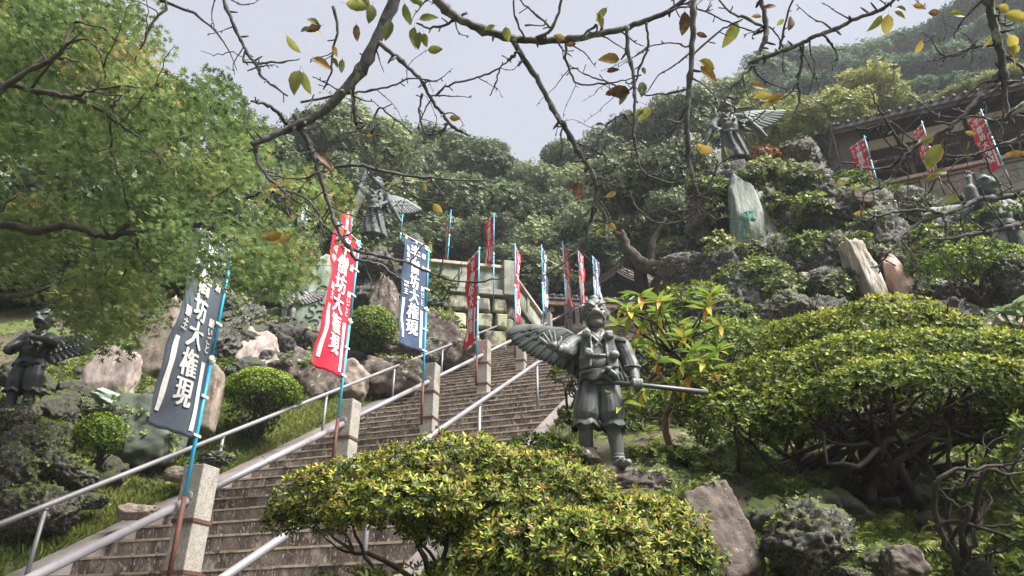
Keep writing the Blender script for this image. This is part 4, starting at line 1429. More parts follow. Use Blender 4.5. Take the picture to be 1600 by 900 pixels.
for (u, v, w, h, D, k, lab) in [
    (990, 290, 150, 140, 20, 'grey', 'grey green tree with fine foliage over the dark leaning trunks left of the crag'),
    (1020, 380, 120, 90, 18.5, 'grey', 'lower grey green tree between the gate roof and the crag'),
    (1060, 270, 110, 130, 19, 'grey', 'thin crowned tree just left of the high statue'),
    (1050, 340, 90, 90, 17.5, 'grey', 'dim leafy tree behind the dark rock column'),
    (1270, 215, 190, 110, 27, 'yel', 'wide pale yellow green tree right of the high statue wing'),
    (1200, 200, 130, 120, 30, 'yel', 'pale tree behind the raised wing of the high statue'),
    (1340, 175, 170, 90, 32, 'yel', 'pale yellow green tree above the corner of the timber hall roof'),
    (1260, 290, 90, 70, 22, 'yel', 'pale tree beside the small blue banner'),
    (1420, 190, 110, 60, 33, 'grey', 'small grey green tree above the middle of the timber hall roof'),
    (1500, 165, 110, 40, 30, 'yel', 'leafy branch of a tree showing above the timber hall roof'),
    (1580, 130, 90, 70, 28, 'yel', 'bright leafy tree above the right end of the timber hall roof')]:
    tree(u, v, w * 1.2, h * 1.2, D, k, lab, name='leafy_tree')
for (u, v, w, h, D) in [
    (1190, 130, 90, 80, 70), (1240, 115, 90, 70, 74), (1290, 118, 80, 70, 72), (1340, 100, 90, 70, 78), (1390, 95, 90, 70, 80), (1440, 85, 90, 80, 78), (1490, 60, 90, 90, 76), (1540, 30, 110, 100, 74), (1600, 10, 120, 110, 72),
    (1220, 165, 100, 70, 60), (1290, 160, 110, 70, 60), (1360, 145, 110, 80, 60), (1430, 140, 110, 80, 60), (1500, 120, 110, 90, 58), (1570, 90, 110, 100, 56), (1640, 80, 120, 120, 54), (1380, 180, 90, 60, 50), (1460, 165, 110, 70, 48),
    (1540, 160, 110, 80, 46), (1610, 150, 100, 90, 44), (1160, 165, 70, 80, 66), (1660, -30, 140, 120, 70), (1320, 130, 70, 60, 66), (1405, 120, 80, 60, 68), (1470, 110, 80, 60, 66), (1250, 150, 80, 60, 64), (1550, 60, 90, 70, 66)]:
    tree(u, v, w * 1.2, h * 1.15, D, 'far', 'hazy evergreen tree on the far steep hill at the upper right', 'trees of the far hill at the upper right', 'forest_tree')
for (u, v, w, h, D) in [(-40, 420, 260, 200, 13), (110, 440, 240, 160, 13.5), (250, 420, 200, 150, 14), (370, 420, 170, 130, 16), (440, 400, 140, 130, 18), (460, 320, 150, 150, 22), (330, 330, 200, 180, 20), (180, 330, 240, 220, 18), (20, 300, 280, 260, 17), (400, 250, 150, 120, 26),
                        (40, 120, 280, 260, 20), (200, 180, 200, 200, 22)]:
    tree(u, v, w, h, D, 'dark', 'shaded evergreen tree behind the maple leaves on the left', 'evergreens behind the maple')

# more trees rooted on the slopes so that no bare hill shows
rf = random.Random(77)


def slope_trees(rect, n, sz, kinds, label, grp, nm, dmin=16):
    for _ in range(n):
        u, v = rf.uniform(rect[0], rect[2]), rf.uniform(rect[1], rect[3])
        p = hit_ground(u, v, 130, 14)
        if p is None:
            continue
        D = p.y * CT + (p.z - 1.6) * ST
        if D < dmin:
            continue
        w = rf.uniform(*sz)
        q = p + Vector((0, 0, w * .42))
        uu = 800 + q.x / (q.y * CT + (q.z - 1.6) * ST) * FPX
        dd = q.y * CT + (q.z - 1.6) * ST
        vv = 450 - ((q.z - 1.6) * CT - q.y * ST) / dd * FPX
        tree(uu, vv, w / dd * FPX, w * .85 / dd * FPX, dd, rf.choice(kinds), label, grp, nm)


slope_trees((-60, 180, 1080, 400), 46, (3.2, 4.6), ['dark', 'dark', 'grey'], LMID, MID, 'evergreen_tree', 22)
slope_trees((1900, 60, 2400, 420), 22, (4, 5.5), ['dark', 'grey'], 'evergreen tree on the slope beyond the right edge', 'evergreens beyond the right edge', 'evergreen_tree', 12)
slope_trees((-700, 150, -130, 460), 22, (3.5, 5), ['dark', 'grey'], 'evergreen tree on the slope beyond the left edge', 'evergreens beyond the left edge', 'evergreen_tree', 10)
slope_trees((1150, -40, 1660, 330), 60, (5.5, 8), ['far'], 'hazy evergreen tree on the far steep hill at the upper right', 'trees of the far hill at the upper right', 'forest_tree', 34)

# the leaning dark trunks left of the crag
lt = thing('leaning_tree', 'dark leaning tree trunk arching over the rocks left of the inscribed stone', 'tree', P(1090, 450, 14.6))
rp = random.Random(8)
for pts, r in (([(1100, 470, 14.6), (1094, 400, 14.6), (1086, 340, 14.7), (1080, 300, 14.8)], [.28, .2, .15, .08]), ([(1085, 410, 14.7), (1050, 420, 15), (1010, 415, 15.4), (985, 395, 15.6), (970, 360, 15.8)], [.22, .2, .16, .12, .06]),
               ([(1015, 418, 15.4), (1020, 380, 15.6), (1040, 340, 15.8)], [.1, .08, .03])):
    p = smooth_path([P(*q) for q in pts], 6, .03, rp)
    MB().tube(p, lerp_list(r, len(p)), 9, jit=.12, rng=rp).build('trunk', M['bark'], lt, smooth=True)

# every tree of a group gets a label of its own: what it stands by, then its rank among its neighbours
LAND = {
    MID: [(470, 'behind the maple edge'), (560, 'behind the robed statue with raised arm'), (640, 'above the navy banner'), (705, 'above the small red terrace banner'), (775, 'above the parapet corner'),
          (850, 'above the far banners'), (930, 'above the statue head'), (1000, 'above the gate roof'), (1065, 'beside the rock column'), (1150, 'behind the high statue')],
    'trees of the far hill at the upper right': [(1170, 'just right of the high statue'), (1250, 'above the wing of the high statue'), (1340, 'above the roof corner of the hall'), (1430, 'above the middle of the hall roof'), (1520, 'above the right banner of the hall'), (1610, 'at the right edge')],
    'evergreens behind the maple': [(0, 'at the left edge'), (130, 'above the pink slab'), (260, 'above the tan pointed slab'), (360, 'above the slate banner'), (450, 'near the small shaded statue')],
}
KIND = {'dark': 'dark evergreen', 'grey': 'grey green evergreen', 'far': 'hazy evergreen', 'yel': 'pale green tree'}
RANKS = ['first', 'second', 'third', 'fourth', 'fifth', 'sixth', 'seventh', 'eighth', 'ninth', 'tenth', 'eleventh', 'twelfth', 'thirteenth', 'fourteenth', 'fifteenth', 'sixteenth', 'seventeenth', 'eighteenth']
bins = {}
for root, u, v, kind in TREES:
    g = root.get('group')
    if g in LAND:
        lm = min(LAND[g], key=lambda q: abs(q[0] - u))[1]
        bins.setdefault((g, KIND[kind], lm), []).append((v, root))
for (g, kt, lm), L_ in bins.items():
    L_.sort(key=lambda q: q[0])
    for i, (v, root) in enumerate(L_):
        if len(L_) == 1:
            root['label'] = f'lone {kt} {lm}'
        else:
            root['label'] = f'{kt} {lm}, {RANKS[min(i, 17)]} from the top there'
# ------------------------------------------------------------------ helpers for placing
def at_y(u, v, Y):
    return P(u, v, Y / (CT - ST * (450 - v) / FPX))


def on_plane(u, v, O, n):
    o = Vector((0, 0, 1.6))
    d = P(u, v, 1.0) - o
    k = (O - o).dot(n) / d.dot(n)
    return o + d * k


UP = Vector((0, 0, 1))

# ------------------------------------------------------------------ retaining wall with parapet
C0 = P(794, 417, 19.6)
WD = Vector((-.982, -.188, 0)).normalized()        # from the corner to the left
WN = Vector((WD.y, -WD.x, 0))
if WN.y > 0:
    WN = -WN
wall = thing('retaining_wall', 'old lichen covered stone retaining wall with a parapet above the stairs on the left', 'wall', (C0.x, C0.y, C0.z - 3.4))
rw = random.Random(4)


def wall_run(O, d, n, L, nst, top_h, courses, pan):
    """O top corner of the parapet, d along, n outward"""
    # parapet panels
    k = 0
    a = 0.0
    while a < L - .05:
        w = min(pan, L - a)
        MB().box(O + d * (a + w / 2) - n * .10 - UP * .42, d * (w / 2 - .01), n * .07, UP * .34).build('parapet_panel', M['parapet'], wall, bevel=.012)
        MB().box(O + d * (a + .10) - n * .085 - UP * .42, d * .10, n * .10, UP * .342).build('parapet_pillar', M['parapet'], wall, bevel=.012)
        MB().box(O + d * (a + w / 2) - n * .09 - UP * .04, d * (w / 2 - .004), n * .15, UP * .045).build('coping', M['paracap'], wall, bevel=.01)
        a += w
    MB().box(O + d * (L / 2) - n * .05 - UP * .85, d * (L / 2), n * .16, UP * .085).build('ledge', M['parapet'], wall, bevel=.02)
    MB().box(O + d * (L / 2) - n * .35 - UP * 2.3, d * (L / 2), n * .2, UP * 1.37).build('core', M['ground'], wall)
    z = -.94
    for c in range(courses):
        h = rw.uniform(.42, .62)
        a = rw.uniform(-.3, 0)
        while a < L:
            w = rw.uniform(.5, 1.0)
            a0, a1 = max(a, 0) + .012, min(a + w, L) - .012
            if a1 - a0 > .12:
                zz = [rw.uniform(-.05, .05) for _ in range(4)]
                q = O + n * rw.uniform(-.07, .0)
                pts = [q + d * (a0 + rw.uniform(0, .05)) + UP * (z - .012 + min(zz[0], 0)), q + d * (a1 - rw.uniform(0, .05)) + UP * (z - .012 + min(zz[1], 0)),
                       q + d * (a1 - rw.uniform(0, .04)) + UP * (z - h + .012), q + d * (a0 + rw.uniform(0, .04)) + UP * (z - h + .012)]
                mb = MB()
                f = .82
                ctr = sum(pts, Vector()) / 4
                inner = [ctr + (p - ctr) * f + n * .07 for p in pts]
                back = [p - n * .25 for p in pts]
                vs = back + pts + inner
                fs = [(0, 1, 2, 3)] + [(i, (i + 1) % 4, 4 + (i + 1) % 4, 4 + i) for i in range(4)] + [(4 + i, 4 + (i + 1) % 4, 8 + (i + 1) % 4, 8 + i) for i in range(4)] + [(8, 9, 10, 11)]
                mb.add(vs, fs)
                mb.build('wall_stone', M['wallstone'], wall, bevel=.03)
            a += w
        z -= h


wall_run(C0, WD, WN, 4.6, 6, 0, 5, 1.12)
wall_run(C0 + SA * .2, SA, -SB if (-SB).dot(SB) < 0 and False else SB, 5.2, 6, 0, 2, 1.5)
MB().box(C0 - UP * .40 + SA * .02 + WD * -.02, WD * .17, WN * .17, UP * .52).build('corner_pillar', M['parapet'], wall, bevel=.02)

# ------------------------------------------------------------------ gate pavilion at the head of the stairs
gate = thing('gate_pavilion', 'tiled gable roof of the gate at the top of the stairs behind the statue head', 'building', S(13, 0, -.3))
GD = 25.0
apex = P(962, 414, GD)
gl, gr = P(872, 470, GD), P(1050, 486, GD)
gx_ = Vector((1, -.12, 0)).normalized()
gy_ = Vector((.12, 1, 0)).normalized()
hw, hh = 2.15, 1.15
rg = random.Random(2)
apex2 = apex + gy_ * 6
for sg in (-1, 1):
    # curved roof slope, in tile rows
    prof = []
    for i in range(9):
        t = i / 8
        prof.append((sg * hw * t, -hh * (t ** .8)))
    nrow = 9
    mb = MB()
    for i in range(8):
        (x0, z0), (x1, z1) = prof[i], prof[i + 1]
        a = apex + gx_ * x0 + UP * z0
        b = apex + gx_ * x1 + UP * z1
        mb.prism([a, b, b - UP * .14, a - UP * .14], gy_ * 6)
    mb.build('roof', M['tile'], gate)
    for r in range(5):
        pts = [apex + gy_ * (r * .55 + .05) + gx_ * x + UP * (z + .03) for x, z in prof]
        MB().tube(pts, .07, 8).build('cover_tile', M['tile'], gate, smooth=True)
    for r in range(3):
        pts = [apex - gy_ * (.03 + .04 * r) + gx_ * x + UP * (z - .10 - .12 * r) for x, z in prof]
        MB().tube(pts, .055, 6).build('barge_board', M['darkwood'] if r else M['brownwood'], gate, smooth=False)
    MB().lathe(apex + gx_ * prof[-1][0] + UP * (prof[-1][1] + .03) - gy_ * .1, [(.10, 0), (.10, .08)], 12, gx_, UP, -gy_).build('tile_end', M['tile'], gate)
    c = apex + gx_ * (sg * (hw - .55)) + gy_ * .7
    MB().box(c - UP * 2.2, gx_ * .13, gy_ * .13, UP * 1.4).build('post', M['darkwood'], gate, bevel=.01)
MB().tube([apex + UP * .12 - gy_ * .1, apex2 + UP * .12], .13, 10).build('ridge', M['tile'], gate, smooth=True)
MB().box(apex + gy_ * .6 - UP * 1.15, gx_ * 1.9, gy_ * .1, UP * .13).build('beam', M['brownwood'], gate, bevel=.01)
MB().prism([apex + gy_ * .5 - UP * .25, apex + gy_ * .5 + gx_ * 1.6 - UP * 1.02, apex + gy_ * .5 - gx_ * 1.6 - UP * 1.02], gy_ * .1).build('gable_board', M['darkwood'], gate)
MB().box(apex + gy_ * 4.8 - UP * 2.3, gx_ * 1.9, gy_ * .1, UP * 1.3).build('back_wall', M['darkwood'], gate)
# low side roof in front of the gate, left of the statue head
e0, e1 = P(846, 492, 22.5), P(1006, 462, 23.3)
ed = (e1 - e0)
ed.z = 0
ed.normalize()
en = Vector((ed.y, -ed.x, 0))
if en.y > 0:
    en = -en
side = thing('side_roof', 'low tiled eave with a pale beam left of the gate behind the far banners', 'roof', (e0.x, e0.y, e0.z - 1.6))
L_ = (e1 - e0).length
zz = (e0.z + e1.z) / 2
E0 = Vector((e0.x, e0.y, zz))
MB().box(E0 + ed * L_ / 2, ed * L_ / 2, en * .06, UP * .09).build('eave_beam', M['brownwood'], side, bevel=.01)
MB().prism([E0 + UP * .10 + en * .1, E0 + UP * .16 + en * .1, E0 + UP * .75 - en * 1.3, E0 + UP * .65 - en * 1.3], ed * L_).build('roof', M['tile'], side)
for i in range(14):
    q = E0 + ed * (L_ * (i + .5) / 14) + UP * .2
    MB().tube([q + en * .13, q - en * 1.25 + UP * .62], .055, 8).build('cover_tile', M['tile'], side, smooth=True)
MB().box(E0 + ed * L_ / 2 - UP * 1.0 - en * .5, ed * L_ / 2, en * .05, UP * .9).build('wall', M['darkwood'], side)
for i in range(4):
    MB().box(E0 + ed * (L_ * (i + .1) / 3.4) - UP * .85, ed * .07, en * .07, UP * .78).build('post', M['darkwood'], side, bevel=.01)

# ------------------------------------------------------------------ timber hall at the upper right
HO = P(1385, 302, 20.5)
HX = Vector((.916, -.40, 0)).normalized()
HN = Vector((-.40, -.916, 0)).normalized()
hall = thing('timber_hall', 'old timber hall with deep tiled eaves and twig screens on the upper right terrace', 'building', (HO.x, HO.y, HO.z - 1.2))


def HP(u, v, out=0.0):
    """facade coordinates (along, up) of a pixel, on the plane `out` metres in front of the wall"""
    p = on_plane(u, v, HO + HN * out, HN)
    d = p - HO
    return d.dot(HX), d.z


def HW_(a, z, out=0.0):
    return HO + HX * a + UP * z + HN * out


LA, LB = -1.6, 8.0
EO = 1.25                                          # eave overhang
a_, ez = HP(1303, 203, EO)
print('HALL eave', a_, ez, HP(1600, 133, EO), 'plaster', HP(1365, 226), HP(1600, 172), HP(1370, 234), 'beam', HP(1600, 185), HP(1521, 267), HP(1504, 224), HP(1341, 281))
ea0 = a_
mb = MB()
MB().prism([HW_(ea0, ez, EO), HW_(ea0, ez + .10, EO), HW_(ea0, ez + 1.6, -2.2), HW_(ea0, ez + 1.42, -2.2)], HX * (LB - ea0)).build('roof', M['tile'], hall)
MB().box(HW_((ea0 + LB) / 2, ez - .06, EO - .05), HX * ((LB - ea0) / 2), HN * .03, UP * .09).build('fascia', M['darkwood'], hall, bevel=.008)
n = 34
for i in range(n):
    a = ea0 + .12 + (LB - ea0) * i / n
    MB().tube([HW_(a, ez + .14, EO + .04), HW_(a, ez + 1.66, -2.2)], .06, 8).build('cover_tile', M['tile'], hall, smooth=True)
for i in range(26):
    a = ea0 + .1 + (LB - ea0) * i / 26
    MB().box((HW_(a, ez - .0, EO - .1) + HW_(a, ez + .52, 0)) / 2 - UP * .06, HX * .03, (HW_(a, ez + .52, 0) - HW_(a, ez, EO - .1)) / 2, UP * .035).build('rafter', M['darkwood'], hall)
MB().prism([HW_(ea0 - .02, ez - .1, EO), HW_(ea0 - .02, ez + .13, EO), HW_(ea0 - .02, ez + .2, .9), HW_(ea0 - .02, ez - 1.6, .9), HW_(ea0 - .02, ez - 1.75, EO)], -HX * .06).build('verge_board', M['darkwood'], hall)
MB().box(HW_(ea0 + .3, ez - .8, EO - .6), HX * .3, HN * .5, UP * .85).build('side_boarding', M['darkwood'], hall)
MB().lathe(HW_(ea0 + .05, ez + .2, EO - .1), [(.02, -.3), (.11, -.1), (.12, 0), (.05, .1)], 10, HX, UP, HN).build('corner_tile', M['tile'], hall, smooth=True)
# wall bands
pz0, pz1 = HP(1370, 237)[1], HP(1365, 222)[1] + .06
z_log = pz0 - .07
wall_a0 = HP(1345, 240)[0]
segs = [wall_a0, HP(1406, 228)[0], HP(1510, 200)[0], LB]
for i in range(3):
    MB().box(HW_((segs[i] + segs[i + 1]) / 2, (pz0 + pz1) / 2, -.02), HX * ((segs[i + 1] - segs[i]) / 2 - .05), HN * .03, UP * ((pz1 - pz0) / 2)).build('plaster_panel', M['plaster'], hall)
for a in segs:
    MB().box(HW_(a, (pz0 + pz1) / 2, 0), HX * .055, HN * .06, UP * ((pz1 - pz0) / 2 + .3)).build('strut', M['darkwood'], hall, bevel=.006)
MB().box(HW_((wall_a0 + LB) / 2, z_log, .05), HX * ((LB - wall_a0) / 2), HN * .07, UP * .06).build('lintel', M['brownwood'], hall, bevel=.01)
MB().box(HW_((wall_a0 + LB) / 2, pz1 + .42, .02), HX * ((LB - wall_a0) / 2), HN * .05, UP * .42).build('upper_wall', M['darkwood'], hall)
# twig screens, real bundles of twigs
rtw = random.Random(12)
for (a0, a1, zt, zb, out) in ((wall_a0 + .05, 2.4, z_log + .02, z_log - .30, .16), (2.4, LB, z_log + .16, z_log - .45, .18), (wall_a0 + .1, LB, z_log - .34, z_log - .75, .08)):
    k = 0
    a = a0
    while a < a1:
        w = min(.9, a1 - a)
        mb = MB()
        for j in range(int(w * 90)):
            x = a + rtw.uniform(0, w)
            o_ = out + rtw.uniform(-.03, .05)
            l = rtw.uniform(.7, 1.12)
            mb.add([HW_(x, zt, o_), HW_(x + .016, zt, o_ + .01), HW_(x + rtw.uniform(-.04, .05), zt - (zt - zb) * l, o_ + rtw.uniform(-.01, .04))], [(0, 1, 2)])
        mb.box(HW_(a + w / 2, (zt + zb) / 2, out - .05), HX * (w / 2 - .005), HN * .02, UP * ((zt - zb) / 2 - .03))
        so = mb.build('twig_screen', M['thatch'], hall)
        so['kind'] = 'stuff'
        a += w
for a, z in ((HP(1337, 270)[0], 0), (HP(1513, 246)[0], 0), (HP(1427, 268)[0], 0), (HP(1513, 246)[0] + 1.9, 0)):
    MB().box(HW_(a, (z_log + .1) / 2, .02), HX * .055, HN * .055, UP * (z_log / 2 + .02)).build('post', M['brownwood'], hall, bevel=.006)
MB().box(HW_(3.0, z_log / 2 - .3, -1.6), HX * 5, HN * .05, UP * 1.3).build('inner_wall', M['darkwood'], hall)
MB().box(HW_((LA + LB) / 2 + .6, -.05, .35), HX * ((LB - LA) / 2 - .6), HN * .35, UP * .05).build('floor_edge', M['paracap'], hall, bevel=.008)
MB().box(HW_((LA + LB) / 2 + .6, -.13, .33), HX * ((LB - LA) / 2 - .6), HN * .32, UP * .03).build('floor_joist', M['rust'], hall)
# carved stone panels below
terr = thing('carved_terrace_wall', 'grey stone terrace wall with carved relief panels below the timber hall', 'wall', HW_(0, -1.6, .6))
a = -.4
k = 0
while a < LB:
    w = 1.25
    MB().box(HW_(a + w / 2, -.62, .50), HX * (w / 2 - .09), HN * .06, UP * .42).build('relief_panel', M['parapet'], terr, bevel=.03)
    mb = MB()
    cx, cz = a + w / 2, -.62
    for q in range(4):
        pts = []
        for j in range(14):
            t = j / 13 * 5
            r_ = (.05 + .022 * t) * (1 + .2 * q)
            pts.append(HW_(cx + (q - 1.5) * .18 + r_ * math.cos(t * 1.3 + q), cz + r_ * math.sin(t * 1.3 + q) * 1.1, .565))
        mb.tube(pts, .014, 5)
    mb.build('relief_scroll', M['granite'], terr, smooth=True)
    MB().box(HW_(a, -.66, .52), HX * .075, HN * .11, UP * .50).build('pilaster', M['granite'], terr, bevel=.015)
    a += w
MB().box(HW_(LB / 2 - .2, -1.5, .35), HX * (LB / 2 + .3), HN * .2, UP * .42).build('base_course', M['wallstone'], terr, bevel=.03)
MB().box(HW_(LB / 2 - .2, -.155, .50), HX * (LB / 2 + .25), HN * .14, UP * .035).build('coping', M['parapet'], terr, bevel=.01)

# ------------------------------------------------------------------ writing
GLY = {}


def glyph(ch, bold=0.0):
    bold = 0.0
    if (ch, bold) not in GLY:
        c = bpy.data.curves.new('t', 'FONT')
        c.body = ch
        c.offset = bold
        c.resolution_u = 2
        o = bpy.data.objects.new('t', c)
        C.objects.link(o)
        dg = bpy.context.evaluated_depsgraph_get()
        m = bpy.data.meshes.new_from_object(o.evaluated_get(dg))
        V = [(v.co.x, v.co.y) for v in m.vertices]
        F = [tuple(p.vertices) for p in m.polygons]
        x0, x1 = min(v[0] for v in V), max(v[0] for v in V)
        y0, y1 = min(v[1] for v in V), max(v[1] for v in V)
        GLY[(ch, bold)] = ([(x - .5, y - .38) for x, y in V], F)
        bpy.data.objects.remove(o)
        bpy.data.curves.remove(c)
        bpy.data.meshes.remove(m)
    return GLY[(ch, bold)]


# inscription on the tall stone, carved and painted turquoise
for ch, u, v, s in (('車', 1170, 338, .30), ('士', 1163, 357, .34), ('士', 1165, 374, .34), ('主', 1166, 392, .26), ('音', 1150, 346, .24)):
    V, F = glyph(ch, .03)
    c = P(u, v, 13.55)
    fr = Vector((-(c.x), -(c.y), 0)).normalized()
    rx = Vector((-fr.y, fr.x, 0))
    mb = MB()
    dg = bpy.context.evaluated_depsgraph_get()
    vs = []
    iv = INSC.matrix_world
    ic = INSC.location
    for x, y in V:
        q = c + rx * (x * s) + UP * (y * s)
        d = (q - ORG).normalized()
        ok, loc, nor, _ = INSC.ray_cast(ORG - ic, d)
        vs.append((loc + ic - d * .012) if ok else q)
    mb.add(vs, F)
    mb.build('carved_character', M['inscription'], None)
    o = bpy.data.objects[-1] if False else [x for x in C.objects if x.name.startswith('carved_character')][-1]
    o.parent = INSC
    o.matrix_parent_inverse = Matrix.Translation(-ic)
# carved flowing script on the pale green slab
ic = CARV.location
mbs = []
rc = random.Random(6)
for (u, v) in ((497, 440), (506, 452), (488, 462), (505, 470), (492, 480), (501, 492), (482, 492), (492, 505)):
    c = P(u, v, 14.2)
    pts = []
    ph = rc.uniform(0, 6)
    for j in range(12):
        t = j / 11 * 4.6
        r_ = .035 + .02 * t
        q = c + Vector((r_ * math.cos(t + ph), 0, r_ * math.sin(t + ph) * .8))
        d = (q - ORG).normalized()
        ok, loc, nor, _ = CARV.ray_cast(ORG - ic, d)
        if ok:
            pts.append(loc + ic - d * .004)
    if len(pts) > 3:
        o = MB().tube(pts, .018, 5).build('carved_stroke', M['lava'], None, smooth=True)
        o.parent = CARV
        o.matrix_parent_inverse = Matrix.Translation(-ic)

# ------------------------------------------------------------------ banners
def banner(top, bot, Db, cdir, w, vt, vb, cloth, label, blue='bluepole', sleeve=0.0, detail=2, group='nobori banners on blue poles', seed=0, side=-1, pr=.015, bottom_wave=.03):
    """top, bot: pixels of the pole; cdir: horizontal direction pole -> free edge; vt, vb: v of the cloth's top and bottom at the pole"""
    rb = random.Random(seed)
    B = P(bot[0], bot[1], Db)
    T_ = at_y(top[0], top[1], B.y)
    root = thing('banner', label, 'banner', B, group)
    ax = (T_ - B).normalized()
    ln = (T_ - B).length
    m1 = B.lerp(T_, .52)
    MB().tube([B, m1], pr, 10).build('pole', M[blue], root, smooth=True)
    MB().tube([m1 - ax * .04, T_], pr * .82, 10).build('pole_top', M[blue], root, smooth=True)
    MB().tube([m1 - ax * .05, m1 + ax * .02], pr * 1.35, 10).build('pole_joint', M['white'], root, smooth=True)
    if sleeve:
        MB().tube([B - ax * sleeve, B + ax * .01], pr * 1.25, 10).build('iron_pipe', M['rust'], root, smooth=True)

    def on_pole(v):
        lo, hi = 0.0, 1.0
        for _ in range(24):
            mid = (lo + hi) / 2
            q = B.lerp(T_, mid)
            dd = (q.y * CT + (q.z - 1.6) * ST)
            vv = 450 - FPX * ((q.z - 1.6) * CT - q.y * ST) / dd
            if vv > v:
                lo = mid
            else:
                hi = mid
        return B.lerp(T_, (lo + hi) / 2)
    A0, A1 = on_pole(vt), on_pole(vb)
    H = (A0 - A1).length
    cd = Vector((cdir[0], cdir[1], 0)).normalized()
    nrm = cd.cross(ax).normalized()
    if nrm.dot(ORG - A0) < 0:
        nrm = -nrm
    MB().tube([A0 - cd * .06 + ax * .03, A0 + cd * (w + .05) + ax * .03], .007, 8).build('crossbar', M['white'], root, smooth=True)
    ph, ph2 = rb.uniform(0, 6), rb.uniform(0, 6)

    def pos(p, q, off=0.0):
        """p 0 at the pole .. 1 free edge, q 0 top .. 1 bottom"""
        sag = .035 * q * p
        wv = .022 * math.sin(p * 5 + q * 7 + ph) * (p + .15) * (.3 + q) + .012 * math.sin(q * 17 + ph2 + p * 2) * p + .05 * q * q * p * math.sin(ph2)
        return A0 + (A1 - A0) * q + nrm * (.010 * math.sin(q * 9 + p * 11 + ph2) * p + .006 * math.sin(q * 31 - p * 9 + ph) * p) + cd * (.025 + w * p * (1 - .05 * q * q)) + nrm * (wv + off) + UP * (q ** 3 * .03 * p - sag + .004 * math.sin(p * 23 + ph) * q ** 8)
    nu, nv = 14, 48
    V = [pos(i / nu, j / nv) for j in range(nv + 1) for i in range(nu + 1)]
    F = [(j * (nu + 1) + i, j * (nu + 1) + i + 1, (j + 1) * (nu + 1) + i + 1, (j + 1) * (nu + 1) + i) for j in range(nv) for i in range(nu)]
    o = MB().add(V, F).build('cloth', M[cloth], root, smooth=True)
    sd = o.modifiers.new('thick', 'SOLIDIFY')
    sd.thickness = .002
    sd.offset = 0
    # loops
    nl = 6
    for i in range(nl):
        q = .02 + .96 * i / (nl - 1)
        c = A0 + (A1 - A0) * q
        MB().box(c + cd * .012 + nrm * (pr + .002), cd * .045, ax * .010, nrm * .002).build('loop', M['white'], root)
    for i in range(3):
        c = A0 + cd * (.05 + (w - .07) * i / 2) + ax * .012
        MB().box(c, cd * .014, ax * .028, nrm * .004).build('loop', M['white'], root)
    # print
    sgn = 1 if (cd.x * 1.0) > 0 else -1
    rightward = Vector((1, 0, 0)).dot(cd) > 0
    mb = MB()

    def put(ch, pc, qc, size, bold):
        V, F = glyph(ch, bold)
        # viewer's right is +x; pc is the place from the viewer's left edge 0..1
        b_ = .040 if bold > .03 else .022
        for kk, (dx, dy) in enumerate(((0, 0), (-b_, 0), (b_, 0), (0, b_ * .5))):
            vs = []
            for x, y in V:
                xl = pc + (x + dx) * size / w * .82
                ql = qc - (y + dy) * size / H
                p = xl if rightward else 1 - xl
                vs.append(pos(p, min(max(ql, 0), 1), .010 + kk * .0004))
            mb.add(vs, F)
    big = min(w * .56, H / 6.9)
    if detail >= 1:
        for i, ch in enumerate('半僧坊大権現'):
            put(ch, .50, .10 + i * .142, big * 1.0, .04)
    if detail >= 2:
        for i, ch in enumerate('建長寺'):
            put(ch, .17, .10 + i * .065, big * .40, .02)
        for i, ch in enumerate('鎌倉'):
            put(ch, .84, .10 + i * .12, big * .40, .02)
        for i, ch in enumerate('願主'):
            put(ch, .17, .44 + i * .065, big * .42, .02)
        for i, ch in enumerate('願いごと'):
            put(ch, .86, .42 + i * .046, big * .34, .02)
    for x0, x1, q0, q1 in ((.08, .17, .57, .93), (.80, .90, .63, .97)):
        n_ = 12
        vs = []
        for j in range(n_ + 1):
            for x in (x0, x1):
                p = x if rightward else 1 - x
                vs.append(pos(p, q0 + (q1 - q0) * j / n_, .009))
        mb.add(vs, [(2 * j, 2 * j + 1, 2 * j + 3, 2 * j + 2) for j in range(n_)])
    mb.build('lettering', M['print'], root)
    return root


banner((364, 390), (288, 778), 5.45, (-.2, -.98), .50, 400, 688, 'clothgrey', 'faded slate blue banner with white characters, nearest the viewer at the left', sleeve=.62, seed=1)
banner((562, 376), (528, 655), 7.55, (-.36, -.93), .47, 382, 592, 'clothred', 'tall red banner with white characters on the pole by the second granite post', 'bluepole2', sleeve=.55, seed=2)
banner((670, 384), (661, 600), 9.6, (-.64, -.77), .46, 390, 552, 'clothnavy', 'navy banner with white characters on the pole by the third granite post', sleeve=.55, seed=3)
banner((749, 386), (745, 558), 12.0, (-.45, .89), .48, 392, 530, 'clothred', 'narrow looking red banner turned edge on, in front of the lichened wall', 'bluepole2', sleeve=.5, seed=4, detail=1)
banner((805, 381), (805, 522), 14.3, (.25, .97), .40, 386, 497, 'clothred', 'red banner almost hidden edge on behind its blue pole at the wall corner', sleeve=.5, seed=5, detail=1)
banner((846, 382), (849, 512), 16.6, (.35, .94), .42, 388, 486, 'clothnavy', 'dark navy banner edge on, fifth pole before the gate roof', sleeve=.5, seed=6, detail=1)
banner((879, 377), (885, 492), 18.4, (.42, .9), .44, 384, 474, 'clothred', 'red banner up the stairs, left of the two nearest to the statue head', 'bluepole2', sleeve=.5, seed=7, detail=1)
banner((903, 390), (908, 482), 20.4, (.42, .9), .44, 392, 466, 'clothred', 'short red banner just above the topknot of the winged statue, on the left', sleeve=.5, seed=8, detail=1)
banner((926, 400), (929, 472), 22.6, (.5, .86), .48, 402, 462, 'clothnavy', 'small navy banner with white characters beside the gate roof', 'bluepole2', sleeve=.5, seed=9, detail=1)
